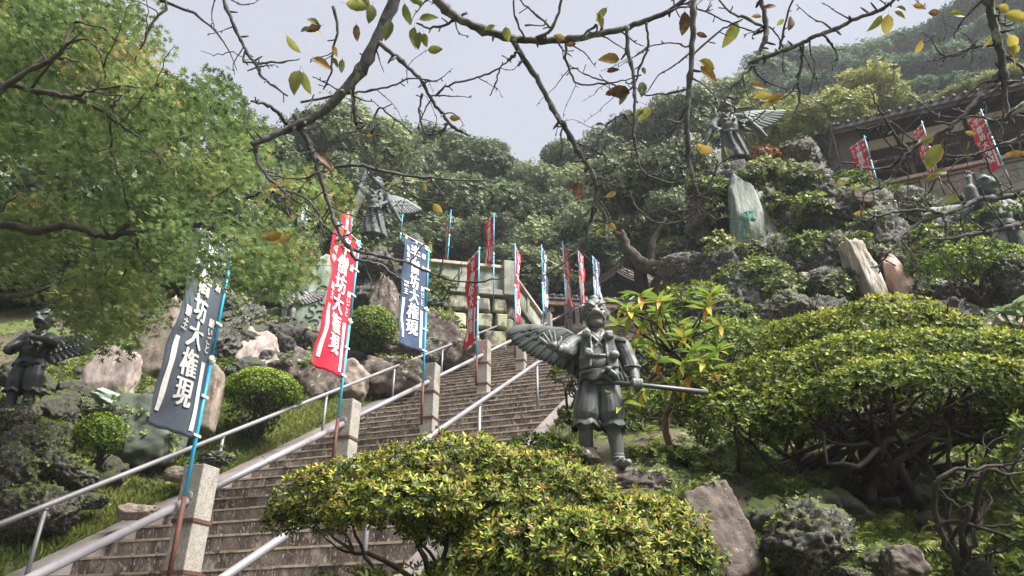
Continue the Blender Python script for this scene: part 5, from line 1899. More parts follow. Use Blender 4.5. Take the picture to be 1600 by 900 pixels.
banner((630, 330), (622, 405), 19.0, (-.25, .97), .42, 334, 392, 'clothnavy', 'small navy banner edge on, behind the top left of the large navy banner', sleeve=.8, seed=10, detail=1)
banner((705, 328), (699, 412), 19.6, (-.3, .95), .45, 332, 402, 'clothred', 'small red banner on the terrace behind the parapet, left of centre', sleeve=.8, seed=11, detail=1)
banner((772, 333), (771, 470), 18.8, (-.5, .86), .46, 336, 410, 'clothred', 'triangular looking red banner standing over the parapet near its corner', sleeve=.0, seed=12, detail=1)
banner((1350, 212), (1374, 296), 18.6, (-.45, .89), .46, 217, 288, 'clothred', 'leftmost red banner in front of the timber hall', 'bluepole2', sleeve=.3, seed=13)
banner((1440, 189), (1467, 276), 18.2, (-.1, .99), .36, 194, 270, 'clothred', 'middle red banner in front of the timber hall', 'bluepole2', sleeve=.55, seed=14)
banner((1532, 170), (1571, 266), 17.0, (-.3, .95), .38, 175, 258, 'clothred', 'rightmost red banner in front of the timber hall', 'bluepole2', sleeve=.5, seed=15)
banner((1264, 228), (1275, 298), 17.5, (-.4, .9), .3, 232, 292, 'clothnavy', 'small pale blue banner behind the jagged rock tower', 'bluepole2', sleeve=.3, seed=16, detail=1)
banner((551, 330), (543, 420), 15.5, (-.3, -.95), .35, 336, 412, 'clothred', 'red banner mostly hidden behind the tall red banner and the branches', 'bluepole2', sleeve=.3, seed=17, detail=1)
banner((480, 322), (474, 420), 17.5, (-.3, -.95), .35, 328, 400, 'clothnavy', 'blue pole and banner peeking through the maple leaves', 'bluepole2', sleeve=.3, seed=18, detail=1)
# ------------------------------------------------------------------ statues
class Clay:
    """closed shapes merged into one continuous skin by a voxel remesh"""
    def __init__(s):
        s.mb = MB()

    def ball(s, c, r, seg=20, rot=None):
        c = Vector(c)
        r = Vector(r) if hasattr(r, '__len__') else Vector((r, r, r))
        V, F = ICO[3]
        R = rot.to_matrix() if rot is not None else Matrix.Identity(3)
        s.mb.add([c + R @ Vector((v[0] * r.x, v[1] * r.y, v[2] * r.z)) for v in V], [tuple(int(i) for i in f) for f in F])
        return s

    def limb(s, pts, rad, seg=14, squash=None):
        pts = [Vector(p) for p in pts]
        if len(pts) > 2:
            p2 = smooth_path(pts, 5)
            rad = lerp_list(rad, len(p2))
            pts = p2
        s.mb.tube(pts, rad, seg)
        s.ball(pts[0], rad[0] * .98)
        s.ball(pts[-1], rad[-1] * .98)
        return s

    def ring(s, prof, seg=40, fold=0, amp=0.0, cx=None):
        """stack of ellipses (z, cx, cy, rx, ry)"""
        vs = []
        for z, x, y, rx, ry in prof:
            for j in range(seg):
                q = 2 * PI * j / seg
                k = 1 + amp * math.sin(fold * q + z * 9) if fold else 1
                vs.append((x + rx * k * math.cos(q), y + ry * k * math.sin(q), z))
        fs = []
        n = len(prof)
        for i in range(n - 1):
            for j in range(seg):
                k = (j + 1) % seg
                fs.append((i * seg + j, i * seg + k, (i + 1) * seg + k, (i + 1) * seg + j))
        fs.append(tuple(range(seg))[::-1])
        fs.append(tuple((n - 1) * seg + j for j in range(seg)))
        s.mb.add(vs, fs)
        return s

    def slab(s, c, ax, ay, az):
        s.mb.box(c, ax, ay, az)
        return s

    def bake(s, name, voxel, m, root, smooth_it=4, folds=0.0):
        me = s.mb.mesh('clay')
        o = bpy.data.objects.new('clay', me)
        C.objects.link(o)
        r = o.modifiers.new('r', 'REMESH')
        r.mode = 'VOXEL'
        r.voxel_size = voxel
        k = o.modifiers.new('s', 'SMOOTH')
        k.factor = .5
        k.iterations = smooth_it
        dg = bpy.context.evaluated_depsgraph_get()
        me2 = bpy.data.meshes.new_from_object(o.evaluated_get(dg))
        bpy.data.objects.remove(o)
        n = len(me2.vertices)
        if folds and n:
            co = np.zeros(n * 3, np.float32)
            no = np.zeros(n * 3, np.float32)
            me2.vertices.foreach_get('co', co)
            me2.vertex_normals.foreach_get('vector', no)
            co, no = co.reshape(-1, 3), no.reshape(-1, 3)
            d = np.array([1 - abs(noise.noise(Vector((p[0] * 13, p[1] * 13, p[2] * 4.5)))) * 2.2 for p in co])
            w = np.clip((1.02 - co[:, 2]) / .08, 0, 1) * np.clip((np.abs(co[:, 2] - .93) - .02) / .05, .4, 1)
            co += no * (d * folds * w)[:, None]
            me2.vertices.foreach_set('co', co.ravel())
        me2.name = name
        me2.shade_smooth()
        me2.materials.append(m)
        q = bpy.data.objects.new(name, me2)
        C.objects.link(q)
        q.parent = root
        return q


def local(mb, name, m, root, smooth=True):
    me = mb.mesh(name)
    me.materials.append(m)
    if smooth:
        me.shade_smooth()
    o = bpy.data.objects.new(name, me)
    C.objects.link(o)
    o.parent = root
    return o


def feather(b, t, w, nrm, curve=.06, thick=.0035):
    b, t, nrm = Vector(b), Vector(t), Vector(nrm).normalized()
    d = t - b
    sd = d.cross(nrm).normalized()
    prof = [(0, .45), (.15, .8), (.4, 1), (.7, 1), (.88, .8), (.97, .4), (1, .05)]
    mb = MB()
    top, bot = [], []
    for x, k in prof:
        c = b + d * x + nrm * (curve * math.sin(x * PI) * d.length) + sd * (.06 * d.length * math.sin(x * PI))
        top += [c - sd * w / 2 * k - nrm * thick, c - sd * w * .12 * k + nrm * thick * .6, c + nrm * thick * 2.2, c + sd * w * .12 * k + nrm * thick * .6, c + sd * w / 2 * k - nrm * thick]
    n = len(prof)
    back = [p - nrm * thick * 2 for p in top]
    fs = []
    for i in range(n - 1):
        for j in range(4):
            a = i * 5 + j
            fs.append((a, a + 1, a + 6, a + 5))
            fs.append((a + 35, a + 40, a + 41, a + 36))
        fs.append((i * 5, i * 5 + 5, i * 5 + 40, i * 5 + 35))
        fs.append((i * 5 + 4, i * 5 + 39, i * 5 + 44, i * 5 + 9))
    mb.add(top + back, fs)
    return mb


def wing(root, m, bone, tips, nrm, nfe=15, w=.08, layers=((1, 0), (.62, .012), (.4, .022))):
    """bone: polyline shoulder->wrist->tip; tips: polyline of feather tips from outer to inner"""
    wg = thing('wing', '', '', (0, 0, 0))
    del wg['label'], wg['category']
    wg.parent = root
    nrm = Vector(nrm).normalized()
    bp = smooth_path(bone, 8)
    tp = smooth_path(tips, 8)
    local(MB().tube(bp, lerp_list([.035, .03, .018], len(bp)), 8), 'wing_arm', m, wg)
    for li, (ln, off) in enumerate(layers):
        n = nfe if li == 0 else int(nfe * (1.0 if li == 1 else .8))
        for i in range(n):
            f = i / (n - 1)
            k = min(int((1 - f) * (len(bp) - 1) + .5), len(bp) - 1)
            b = bp[k]
            t = tp[min(int(f * (len(tp) - 1)), len(tp) - 1)]
            t2 = b.lerp(t, ln)
            o = nrm * (off + (i % 2) * .006 + i * .0022)
            local(feather(b + o * .6, t2 + o, w * (1 if li == 0 else .85), nrm, .03 if li == 0 else .02), 'feather', m, wg, True)
    return wg


def ruffle(root, name, m, c, rx, ry, z0, z1, flare, waves, amp, thick=.012, seed=0, tilt=0.0):
    r = random.Random(seed)
    ph = r.uniform(0, 6)
    seg = waves * 8
    rows = 5
    vs = []
    for side_ in (0, 1):
        for i in range(rows):
            f = i / (rows - 1)
            for j in range(seg):
                q = 2 * PI * j / seg
                wv = amp * f * (math.sin(waves * q + ph) + .35 * math.sin(waves * 1.7 * q + ph * 2))
                k = 1 + flare * f + wv - (thick / rx if side_ else 0)
                z = z0 + (z1 - z0) * f * (1 + .22 * math.sin(waves * q + ph + 1.4)) + tilt * math.cos(q)
                vs.append((c[0] + rx * k * math.cos(q), c[1] + ry * k * math.sin(q), z))
    fs = []
    n = rows * seg
    for i in range(rows - 1):
        for j in range(seg):
            k = (j + 1) % seg
            fs.append((i * seg + j, i * seg + k, (i + 1) * seg + k, (i + 1) * seg + j))
            fs.append((n + i * seg + j, n + (i + 1) * seg + j, n + (i + 1) * seg + k, n + i * seg + k))
    for j in range(seg):
        k = (j + 1) % seg
        fs.append((j, n + j, n + k, k))
        a = (rows - 1) * seg
        fs.append((a + j, a + k, n + a + k, n + a + j))
    return local(MB().add(vs, fs), name, m, root)


def hand(cl, wrist, palm, fdir, side, tips=None, curl=0.0, s=1.0, root=None, m=None):
    """palm box plus five separate fingers in the clay"""
    wrist, palm, fdir, side = Vector(wrist), Vector(palm), Vector(fdir).normalized(), Vector(side).normalized()
    fwd = fdir.cross(side).normalized()
    cl.limb([wrist, wrist.lerp(palm, .6), palm], [.021 * s, .024 * s, .026 * s])
    cl.ball(palm, (.034 * s, .018 * s, .036 * s))
    for i, (off, ln, sp) in enumerate(((-.027, .062, -.45), (-.010, .074, -.14), (.008, .072, .14), (.025, .058, .42))):
        b = palm + side * off * s + fdir * .022 * s
        d = (fdir + side * sp).normalized()
        t1 = b + d * ln * .5 * s + fwd * curl * .25 * ln * s
        t2 = t1 + (d * (1 - curl * .8) + fwd * curl).normalized() * ln * .55 * s
        cl.limb([b, t1, t2], [.0105 * s, .009 * s, .0055 * s], 8)
    b = palm + side * .030 * s - fdir * .012 * s
    cl.limb([b, b + (side + fdir * .6).normalized() * .03 * s + fwd * curl * .02, b + (side + fdir * .9).normalized() * .056 * s + fwd * curl * .03], [.0125 * s, .010 * s, .007 * s], 8)


def head(cl, c, s=1.0, turn=0.0, beak=True):
    """fierce crow-goblin head: heavy brows, deep eyes, broad down-curved beak mouth, ears"""
    c = Vector(c)
    ct, sn = math.cos(turn), math.sin(turn)

    def q(x, y, z):
        return c + Vector((x * ct - y * sn, x * sn + y * ct, z)) * s
    cl.ball(q(0, .01, .015), (.093 * s, .098 * s, .108 * s))
    cl.ball(q(0, -.005, -.05), (.078 * s, .083 * s, .072 * s))          # jaw
    for sg in (-1, 1):
        cl.limb([q(sg * .012, -.095, .022), q(sg * .042, -.098, .042), q(sg * .074, -.066, .060)], [.012 * s, .013 * s, .007 * s], 8)   # brow
        cl.limb([q(sg * .014, -.088, .048), q(sg * .040, -.090, .066), q(sg * .066, -.068, .078)], [.007 * s, .008 * s, .005 * s], 8)   # frown
        cl.ball(q(sg * .038, -.085, .015), .0145 * s)                      # eyeball
        cl.limb([q(sg * .018, -.094, .004), q(sg * .040, -.096, .000), q(sg * .062, -.076, .010)], [.005 * s, .0055 * s, .004 * s], 6)  # lower lid
        cl.ball(q(sg * .048, -.064, -.018), (.026 * s, .024 * s, .020 * s))  # cheek
        cl.ball(q(sg * .092, .012, .000), (.013 * s, .022 * s, .034 * s))   # ear
        cl.limb([q(sg * .094, .0, .03), q(sg * .105, .012, .0), q(sg * .094, .016, -.03)], [.006 * s, .008 * s, .006 * s], 6)
        cl.ball(q(sg * .014, -.108, -.008), (.013 * s, .013 * s, .011 * s))  # nostrils
    cl.ball(q(0, -.102, .006), (.013 * s, .022 * s, .022 * s))              # nose
    # beak like mouth: crescent turned down at both ends
    cl.limb([q(-.062, -.055, -.058), q(-.035, -.092, -.036), q(0, -.118, -.026), q(.035, -.092, -.036), q(.062, -.055, -.058)], [.009 * s, .017 * s, .022 * s, .017 * s, .009 * s], 12)
    cl.limb([q(-.045, -.066, -.068), q(0, -.092, -.055), q(.045, -.066, -.068)], [.009 * s, .013 * s, .009 * s], 8)
    cl.ball(q(0, -.056, -.085), (.048 * s, .036 * s, .034 * s))             # chin


def statue_main():
    m = M['bronze']
    root = thing('winged_statue', 'bronze winged statue with raised palm and long staff in front of the stairs', 'statue', P(945, 735, 5.0))
    cl = Clay()
    # torso and belly, waist
    cl.ring([(.66, 0, .0, .135, .10), (.72, 0, 0, .148, .112), (.80, -.005, -.005, .152, .118), (.88, -.005, 0, .162, .118), (.95, -.005, .01, .168, .105), (.995, -.005, .015, .140, .085), (1.03, -.005, .015, .07, .06)])
    cl.ball((-.005, -.03, .76), (.135, .11, .09))
    cl.limb([(-.005, .012, 1.0), (-.005, .0, 1.10)], [.062, .058])
    head(cl, (-.006, -.012, 1.185), 1.08, turn=-.06)
    # shoulders and sleeves
    cl.limb([(-.13, .01, .965), (-.195, -.03, .93), (-.25, -.10, .855), (-.285, -.16, .83)], [.062, .070, .066, .056])
    cl.limb([(-.285, -.16, .83), (-.335, -.215, .82)], [.040, .026])
    for k in range(3):
        c = Vector((-.262 - .012 * k, -.115 - .022 * k, .868 - .014 * k))
        cl.mb.lathe(c, [(.058, -.004), (.064, 0), (.058, .004)], 18, Vector((0, 0, 1)), Vector((.75, -.6, 0)), Vector((-.6, -.72, -.2)).normalized())
    hand(cl, (-.335, -.215, .82), (-.368, -.245, .835), (-.42, -.1, .9), (.9, -.05, .42), s=1.18)
    cl.limb([(.13, .01, .965), (.195, .0, .92), (.235, -.005, .82), (.25, -.02, .745)], [.060, .066, .062, .062])
    cl.limb([(.25, -.02, .75), (.262, -.055, .68), (.262, -.09, .615)], [.044, .036, .026])
    for z, r_ in ((.655, .034), (.632, .032), (.745, .066)):
        cl.mb.lathe((.262 - (.745 == z) * .01, -.067 + (.745 == z) * .045, z), [(r_ - .006, -.007), (r_ + .003, 0), (r_ - .006, .007)], 18)
    # fist round the staff
    hc = Vector((.262, -.125, .575))
    cl.ball(hc, (.036, .034, .036))
    for i in range(4):
        x = -.026 + i * .0175
        b = hc + Vector((x, -.01, .028))
        cl.limb([b, b + Vector((0, -.034, -.006)), b + Vector((0, -.034, -.042)), b + Vector((0, -.008, -.052))], [.0105, .0105, .010, .008], 8)
    cl.limb([hc + Vector((-.034, -.002, .02)), hc + Vector((-.04, -.03, .012)), hc + Vector((-.02, -.042, .0))], [.012, .010, .008], 8)
    # collar, vest edges, hanging straps
    cl.limb([(-.075, -.03, 1.03), (-.045, -.105, .96), (.02, -.118, .88)], [.011, .012, .010], 8)
    cl.limb([(.065, -.03, 1.03), (.035, -.105, .96), (-.03, -.118, .88)], [.011, .012, .010], 8)
    cl.limb([(-.055, -.03, 1.045), (-.028, -.10, .98), (.0, -.112, .94)], [.009, .009, .008], 8)
    cl.limb([(.048, -.03, 1.045), (.022, -.10, .98), (-.004, -.112, .94)], [.009, .009, .008], 8)
    for sg, lo in ((-1, .735), (1, .75)):
        cl.slab((sg * .098 - .01, -.098, .86), Vector((.036, .012 * sg, 0)), Vector((0, .014, .008)), Vector((-.012 * sg, -.018, .115)))
        cl.slab((sg * .108 - .01, -.122, .755), Vector((.034, .014 * sg, .004)), Vector((0, .012, 0)), Vector((-.006, -.002, .04)))
        cl.limb([(sg * .062 - .008, -.115, .97), (sg * .058 - .008, -.134, .86), (sg * .072 - .01, -.14, .725)], [.007, .008, .007], 6)
        cl.slab((sg * .165, 0, .955), Vector((.05, 0, .008 * -sg)), Vector((0, .075, 0)), Vector((0, 0, .012)))
    cl.limb([(-.13, -.07, .815), (-.005, -.145, .80), (.12, -.07, .815)], [.010, .012, .010], 8)
    # baggy trousers
    cl.ring([(.60, 0, .0, .140, .11), (.66, 0, 0, .142, .105), (.72, 0, 0, .130, .1)])
    cl.limb([(-.070, 0, .62), (-.095, .0, .50), (-.112, .0, .40), (-.118, .01, .355)], [.090, .096, .100, .080], 18)
    cl.limb([(.060, 0, .62), (.068, -.01, .50), (.076, -.01, .40), (.086, -.01, .34)], [.088, .094, .098, .078], 18)
    # gaiters
    cl.limb([(-.118, .02, .36), (-.120, .05, .25), (-.122, .08, .15)], [.054, .056, .046], 16)
    cl.limb([(.086, -.01, .36), (.094, .0, .22), (.104, .01, .08)], [.050, .054, .040], 16)
    # feet in tabi
    cl.limb([(.106, .02, .045), (.114, -.05, .032), (.128, -.13, .022)], [.042, .038, .028], 14)
    cl.ball((.150, -.15, .02), (.020, .028, .018))
    cl.limb([(-.122, .09, .135), (-.122, .02, .115), (-.125, -.05, .10)], [.042, .038, .028], 14)
    cl.mb.lathe((.104, .01, .085), [(.040, -.008), (.050, -.003), (.050, .003), (.040, .008)], 20)
    cl.mb.lathe((.102, .01, .105), [(.040, -.008), (.048, -.003), (.048, .003), (.040, .008)], 20)
    body = cl.bake('body', .005, m, root, 2, .007)
    # dress parts
    ruffle(root, 'sash_skirt', m, (0, -.005), .150, .118, .70, .615, .14, 7, .055, seed=3, tilt=-.004)
    mb = MB().lathe((0, -.004, .70), [(.148, -.02), (.158, -.008), (.158, .008), (.148, .02)], 40, Vector((1, 0, 0)), Vector((0, .78, 0)))
    local(mb, 'sash', m, root)
    cl = Clay()
    cl.limb([(.02, -.125, .70), (.05, -.15, .695), (.075, -.135, .71)], [.014, .022, .012], 10)
    cl.limb([(.035, -.14, .69), (.0, -.148, .665), (-.02, -.135, .63)], [.014, .014, .006], 8)
    cl.limb([(.05, -.145, .69), (.10, -.135, .655), (.135, -.11, .62)], [.014, .024, .008], 8)
    cl.bake('sash_knot', .004, m, root, 3)
    ruffle(root, 'trouser_cuff', m, (-.118, .008), .082, .082, .365, .300, .34, 6, .10, seed=5)
    ruffle(root, 'trouser_cuff', m, (.086, -.008), .078, .080, .345, .290, .38, 6, .10, seed=8)
    for (x, y, z) in ((-.098, -.132, .975), (.078, -.132, .965), (-.088, -.150, .815), (.100, -.148, .80)):
        V, F = rock_shape(int(z * 1000), 3, 40, .10, 4.0)
        o = local(MB().add([Vector((x, y, z)) + Vector(v) * .041 for v in V], [tuple(int(i) for i in f) for f in F]), 'pompom', m, root)
    mb = MB().lathe((-.006, .0, 1.285), [(.045, -.012), (.050, .0), (.030, .012), (.034, .024), (.036, .045), (.026, .058), (.008, .063)], 18)
    local(mb, 'topknot_cap', m, root)
    # wings
    m = M['bronze_wing']
    wing(root, m, [(-.09, .10, .88), (-.14, .12, 1.0), (-.22, .14, 1.09), (-.33, .16, 1.13), (-.45, .17, 1.14)], [(-.715, .16, 1.105), (-.70, .16, 1.06), (-.665, .16, 1.01), (-.61, .16, .96), (-.555, .16, .92), (-.495, .16, .885), (-.43, .15, .855), (-.37, .14, .82), (-.30, .13, .785), (-.22, .13, .74), (-.17, .13, .70)], (0, -1, .1), 19, .085)
    wing(root, m, [(.10, .10, .90), (.20, .20, 1.03), (.27, .30, 1.04)], [(.47, .34, .95), (.465, .33, .89), (.43, .31, .82), (.33, .26, .73), (.27, .22, .69), (.20, .18, .66), (.14, .14, .65)], (.35, -1, .1), 12, .05)
    st_ = MB().tube([(-.06, -.078, .628), (.262, -.150, .572), (.76, -.24, .485)], [.015, .0165, .019], 14)
    local(st_, 'staff', M['bronze_dark'], root)
    return root


sm = statue_main()
sm.location = P(945, 735, 5.0)
sm.rotation_euler = (0, 0, 0)
sm.scale = (.95, .95, 1.0)


def statue_robed(label, feet, v_head, arms, wings, m='bronze_far', robe=True, turn=0.0, mirror=False, fan=False, voxel=.011, rz=0.0, cuffs=False, sc=None):
    """feet: (u, v, D) of the soles; arms: two polylines; all sizes in a 1.3 m figure that is scaled"""
    base = P(*feet)
    top = at_y(feet[0], v_head, base.y)
    s = (top.z - base.z) / 1.31 if sc is None else sc
    m = M[m]
    root = thing('winged_statue', label, 'statue', base)
    root.scale = (s, s, s)
    root.rotation_euler = (0, 0, rz)
    cl = Clay()
    cl.ring([(.62, 0, 0, .13, .10), (.72, 0, 0, .145, .112), (.84, 0, 0, .152, .115), (.93, 0, .01, .16, .10), (.99, 0, .015, .12, .08), (1.03, 0, .01, .07, .06)])
    cl.ball((0, -.03, .76), (.13, .10, .09))
    cl.limb([(0, .01, 1.0), (0, 0, 1.08)], [.06, .055])
    head(cl, (0, -.01, 1.17), 1.08, turn)
    cl.ball((0, .0, 1.295), (.05, .05, .035))
    cl.mb.lathe((0, 0, 1.25), [(.085, -.01), (.092, 0), (.085, .012)], 20)
    for a in arms:
        pts, slv = a
        cl.limb(pts[:3], [.065, .07, .06])
        cl.limb(pts[2:4], [.036, .026])
        d = (Vector(pts[3]) - Vector(pts[2])).normalized()
        sd = d.cross(Vector((0, 1, 0)))
        sd = sd.normalized() if sd.length > .1 else Vector((1, 0, 0))
        hand(cl, pts[3], Vector(pts[3]) + d * .035, d, sd, curl=.4, s=1.0)
        if slv:
            # wide hanging sleeve: fan of folds from the upper arm down
            e = Vector(pts[2])
            sh = Vector(pts[1])
            for k in range(6):
                f = k / 5
                t0 = sh.lerp(e, f)
                t1 = t0 + Vector(slv) * (.4 + .6 * f)
                cl.limb([t0, t0.lerp(t1, .5) + Vector((0, -.012, 0)), t1], [.045, .042, .026], 8)
                if k < 5:
                    t2 = sh.lerp(e, f + .1)
                    t3 = t2 + Vector(slv) * (.4 + .6 * (f + .1))
                    cl.limb([t2, t3], [.034, .024], 8)
    cl.limb([(-.07, -.03, 1.03), (-.04, -.105, .95), (.02, -.118, .84)], [.012, .013, .011], 8)
    cl.limb([(.07, -.03, 1.03), (.04, -.105, .95), (-.03, -.118, .84)], [.012, .013, .011], 8)
    for x, z in ((-.07, .96), (.07, .96), (-.06, .84), (.08, .83)):
        cl.ball((x, -.125, z), .026)
    if robe:
        cl.ring([(.14, .02, 0, .215, .14), (.24, .015, 0, .20, .14), (.40, .01, 0, .172, .13), (.55, 0, 0, .14, .118), (.64, 0, 0, .13, .11)], 64, 9, .07)
        cl.limb([(-.10, -.11, .63), (0, -.14, .60), (.10, -.11, .62)], [.02, .03, .02], 10)
        cl.limb([(0, -.13, .62), (-.02, -.15, .48), (.01, -.15, .32)], [.028, .022, .01], 10)
        cl.limb([(.06, -.11, .6), (.10, -.13, .40), (.17, -.10, .18)], [.022, .02, .014], 10)
        cl.limb([(-.06, 0, .3), (-.07, 0, .12), (-.075, -.01, .05)], [.06, .05, .042])
        cl.limb([(.08, 0, .3), (.09, 0, .12), (.095, -.01, .05)], [.06, .052, .042])
    else:
        cl.ring([(.58, 0, 0, .14, .11), (.64, 0, 0, .142, .105), (.70, 0, 0, .13, .1)])
        cl.limb([(-.068, 0, .62), (-.085, 0, .48), (-.092, 0, .36)], [.088, .10, .085], 18)
        cl.limb([(.068, 0, .62), (.085, 0, .48), (.092, 0, .36)], [.088, .10, .085], 18)
        cl.limb([(-.092, .01, .36), (-.095, .01, .2), (-.10, 0, .06)], [.055, .054, .042])
        cl.limb([(.092, .01, .36), (.095, .01, .2), (.10, 0, .06)], [.055, .054, .042])
    for sg in (-1, 1):
        cl.limb([(sg * .085, .02, .04), (sg * .09, -.05, .03), (sg * .10, -.12, .022)], [.042, .038, .028], 12)
    cl.bake('body', voxel, m, root, 3, .007)
    if not robe:
        ruffle(root, 'trouser_cuff', m, (-.094, .006), .08, .08, .36, .30, .3, 6, .1, seed=5)
        ruffle(root, 'trouser_cuff', m, (.094, .006), .08, .08, .36, .30, .3, 6, .1, seed=8)
        ruffle(root, 'sash_skirt', m, (0, -.005), .150, .118, .69, .60, .14, 7, .055, seed=3)
    for b, t, n, k in wings:
        wing(root, m, b, t, n, k + 9, .12)
    if fan:
        mb = feather(fan[0], fan[1], .13, (0, -1, 0), .02, .008)
        local(mb, 'feather_fan', m, root)
    return root


WR = ([(.10, .10, .92), (.26, .14, 1.04), (.42, .16, 1.02)], [(.78, .12, .80), (.70, .12, .74), (.60, .12, .70), (.50, .12, .68), (.38, .12, .66), (.26, .12, .64)], (0, -1, .1), 13)
WRH = ([(.10, .10, .92), (.28, .14, 1.12), (.46, .16, 1.12)], [(.92, .12, 1.04), (.88, .12, .96), (.78, .12, .86), (.66, .12, .78), (.52, .12, .72), (.34, .12, .70)], (0, -1, .1), 13)


def mir(w):
    return ([(-x, y, z) for x, y, z in w[0]], [(-x, y, z) for x, y, z in w[1]], w[2], w[3])


statue_robed('robed winged statue with one arm raised, on the rocks behind the tall red banner', (580, 380, 17.0), 278,
             [([(-.13, 0, .96), (-.20, -.02, .96), (-.27, -.04, 1.04), (-.27, -.05, 1.20)], (-.10, 0, -.62)), ([(.13, 0, .96), (.20, -.03, .90), (.23, -.08, .78), (.10, -.17, .66)], (.22, .06, -.34))], [WR], fan=((-.27, -.08, 1.16), (-.20, -.08, 1.50)), rz=math.radians(8))
statue_robed('tall robed winged statue standing high on the craggy outcrop against the sky', (1150, 262, 15.2), 158,
             [([(-.13, 0, .96), (-.20, -.03, .88), (-.25, -.08, .76), (-.20, -.15, .66)], (-.22, 0, -.42)), ([(.13, 0, .96), (.22, -.03, .90), (.30, -.06, .80), (.20, -.15, .74)], (.20, 0, -.34))], [WRH], rz=math.radians(-12), m='bronze_far')
statue_robed('black winged statue with folded arm and drooping wing at the left edge', (20, 655, 7.95), 484,
             [([(-.13, 0, .96), (-.20, -.03, .86), (-.20, -.12, .76), (-.05, -.18, .80)], None), ([(.13, 0, .96), (.20, -.05, .90), (.22, -.15, .86), (.08, -.2, .88)], None)],
             [([(.10, .05, .90), (.26, .05, .98), (.40, .05, .98)], [(.72, .05, .92), (.70, .05, .86), (.60, .05, .78), (.50, .05, .75), (.38, .05, .70), (.26, .05, .64)], (0, -1, .1), 13)], m='bronze_dark', robe=False, voxel=.009)
statue_robed('small shaded winged statue on dark rocks beside the pale green carved slab', (447, 517, 13.8), 440,
             [([(-.13, 0, .96), (-.2, -.03, .86), (-.22, -.08, .74), (-.15, -.15, .66)], None), ([(.13, 0, .96), (.20, -.03, .86), (.22, -.08, .76), (.14, -.15, .70)], None)], [([(.10, .10, .95), (.26, .14, 1.12), (.36, .16, 1.15)], [(.80, .12, 1.10), (.78, .12, 1.0), (.70, .12, .90), (.58, .12, .82), (.45, .12, .76), (.3, .12, .72)], (0, -1, .1), 11)], robe=False, m='bronze')
statue_robed('large winged statue with raised fist at the right edge below the timber hall', (1594, 440, 12.2), 276,
             [([(-.13, 0, .96), (-.20, -.02, .98), (-.22, -.05, 1.10), (-.20, -.06, 1.22)], None), ([(.13, 0, .96), (.2, -.03, .86), (.22, -.08, .74), (.15, -.15, .66)], (.1, 0, -.3))],
             [([(-.10, .10, .92), (-.28, .14, 1.0), (-.42, .16, .96)], [(-.72, .12, .88), (-.66, .12, .78), (-.56, .12, .70), (-.46, .12, .66), (-.34, .12, .62), (-.22, .12, .60)], (0, -1, .1), 13)], robe=False)
# ------------------------------------------------------------------ maple on the left
maple = thing('maple_tree', 'big green maple with star shaped leaves filling the upper left', 'tree', (-7.0, 3.5, gz(-7.0, 3.5)))
rm = random.Random(31)
BR = [
    ([(-160, 380, 5.6), (-60, 356, 5.8), (0, 352, 6), (60, 360, 6), (110, 352, 6), (150, 368, 6.1), (185, 365, 6.2), (215, 330, 6.3), (222, 320, 6.4)], [.075, .06, .05, .045, .04, .035, .032, .02, .008]),
    ([(185, 366, 6.2), (235, 362, 6.2), (275, 345, 6.2), (308, 352, 6.3), (345, 335, 6.3), (382, 312, 6.4), (410, 300, 6.4)], [.032, .035, .035, .032, .028, .022, .01]),
    ([(308, 352, 6.3), (340, 365, 6.3), (380, 385, 6.2)], [.015, .01, .004]),
    ([(145, 370, 6.1), (150, 400, 6), (165, 440, 5.9)], [.015, .009, .004]), ([(150, 400, 6.0), (130, 418, 6)], [.01, .004]),
    ([(195, 360, 6.2), (215, 395, 6.1), (235, 440, 6)], [.014, .009, .004]),
    ([(-120, 250, 5.4), (-40, 180, 5.6), (40, 112, 5.7), (78, 95, 5.7), (100, 68, 5.7), (118, 36, 5.8), (170, 48, 5.8)], [.06, .04, .028, .024, .02, .014, .005]),
    ([(-80, 120, 5.8), (45, 140, 5.9), (95, 150, 5.9), (130, 156, 5.9), (180, 190, 5.9), (215, 215, 5.9), (262, 262, 5.9)], [.045, .03, .028, .024, .02, .014, .005]),
    ([(110, 152, 5.9), (150, 140, 5.9), (205, 135, 5.9), (240, 150, 6)], [.018, .014, .009, .004]),
    ([(160, 172, 5.9), (175, 165, 5.9), (188, 152, 5.9)], [.014, .012, .006]),
    ([(100, 70, 5.7), (140, 62, 5.7), (160, 95, 5.7), (165, 130, 5.8)], [.012, .01, .008, .004]),
    ([(172, 190, 5.9), (175, 240, 6), (192, 290, 6), (200, 330, 6.1)], [.014, .011, .009, .006]),
    ([(-60, 0, 6.4), (60, -40, 6.4), (250, -10, 6.5), (232, 50, 6.4), (210, 100, 6.4)], [.05, .04, .018, .014, .005]),
    ([(250, 0, 6.5), (330, 40, 6.8), (370, 110, 7)], [.02, .012, .004]),
    ([(-200, 480, 5.6), (-100, 470, 6.2), (40, 460, 6.8), (120, 430, 7)], [.07, .05, .03, .01]),
]
for pts, rad in BR:
    p = smooth_path([P(q[0], q[1], q[2] * .89) for q in pts], 5, .012, rm)
    MB().tube(p, [r_ * .68 for r_ in lerp_list(rad, len(p))], 8, jit=.16, rng=rm).build('branch', M['bark'], maple, smooth=True)
    for k in range(4):
        i = rm.randrange(3, len(p) - 1)
        e = p[i] + Vector((rm.uniform(-.5, .6), rm.uniform(-.4, .4), rm.uniform(-.45, .35)))
        pp = smooth_path([p[i], p[i].lerp(e, .5) + Vector((0, 0, rm.uniform(-.05, .1))), e], 4, .012, rm)
        MB().tube(pp, lerp_list([max(.005, lerp_list(rad, len(p))[i] * .4), .002], len(pp)), 5).build('twig', M['bark'], maple, smooth=True)
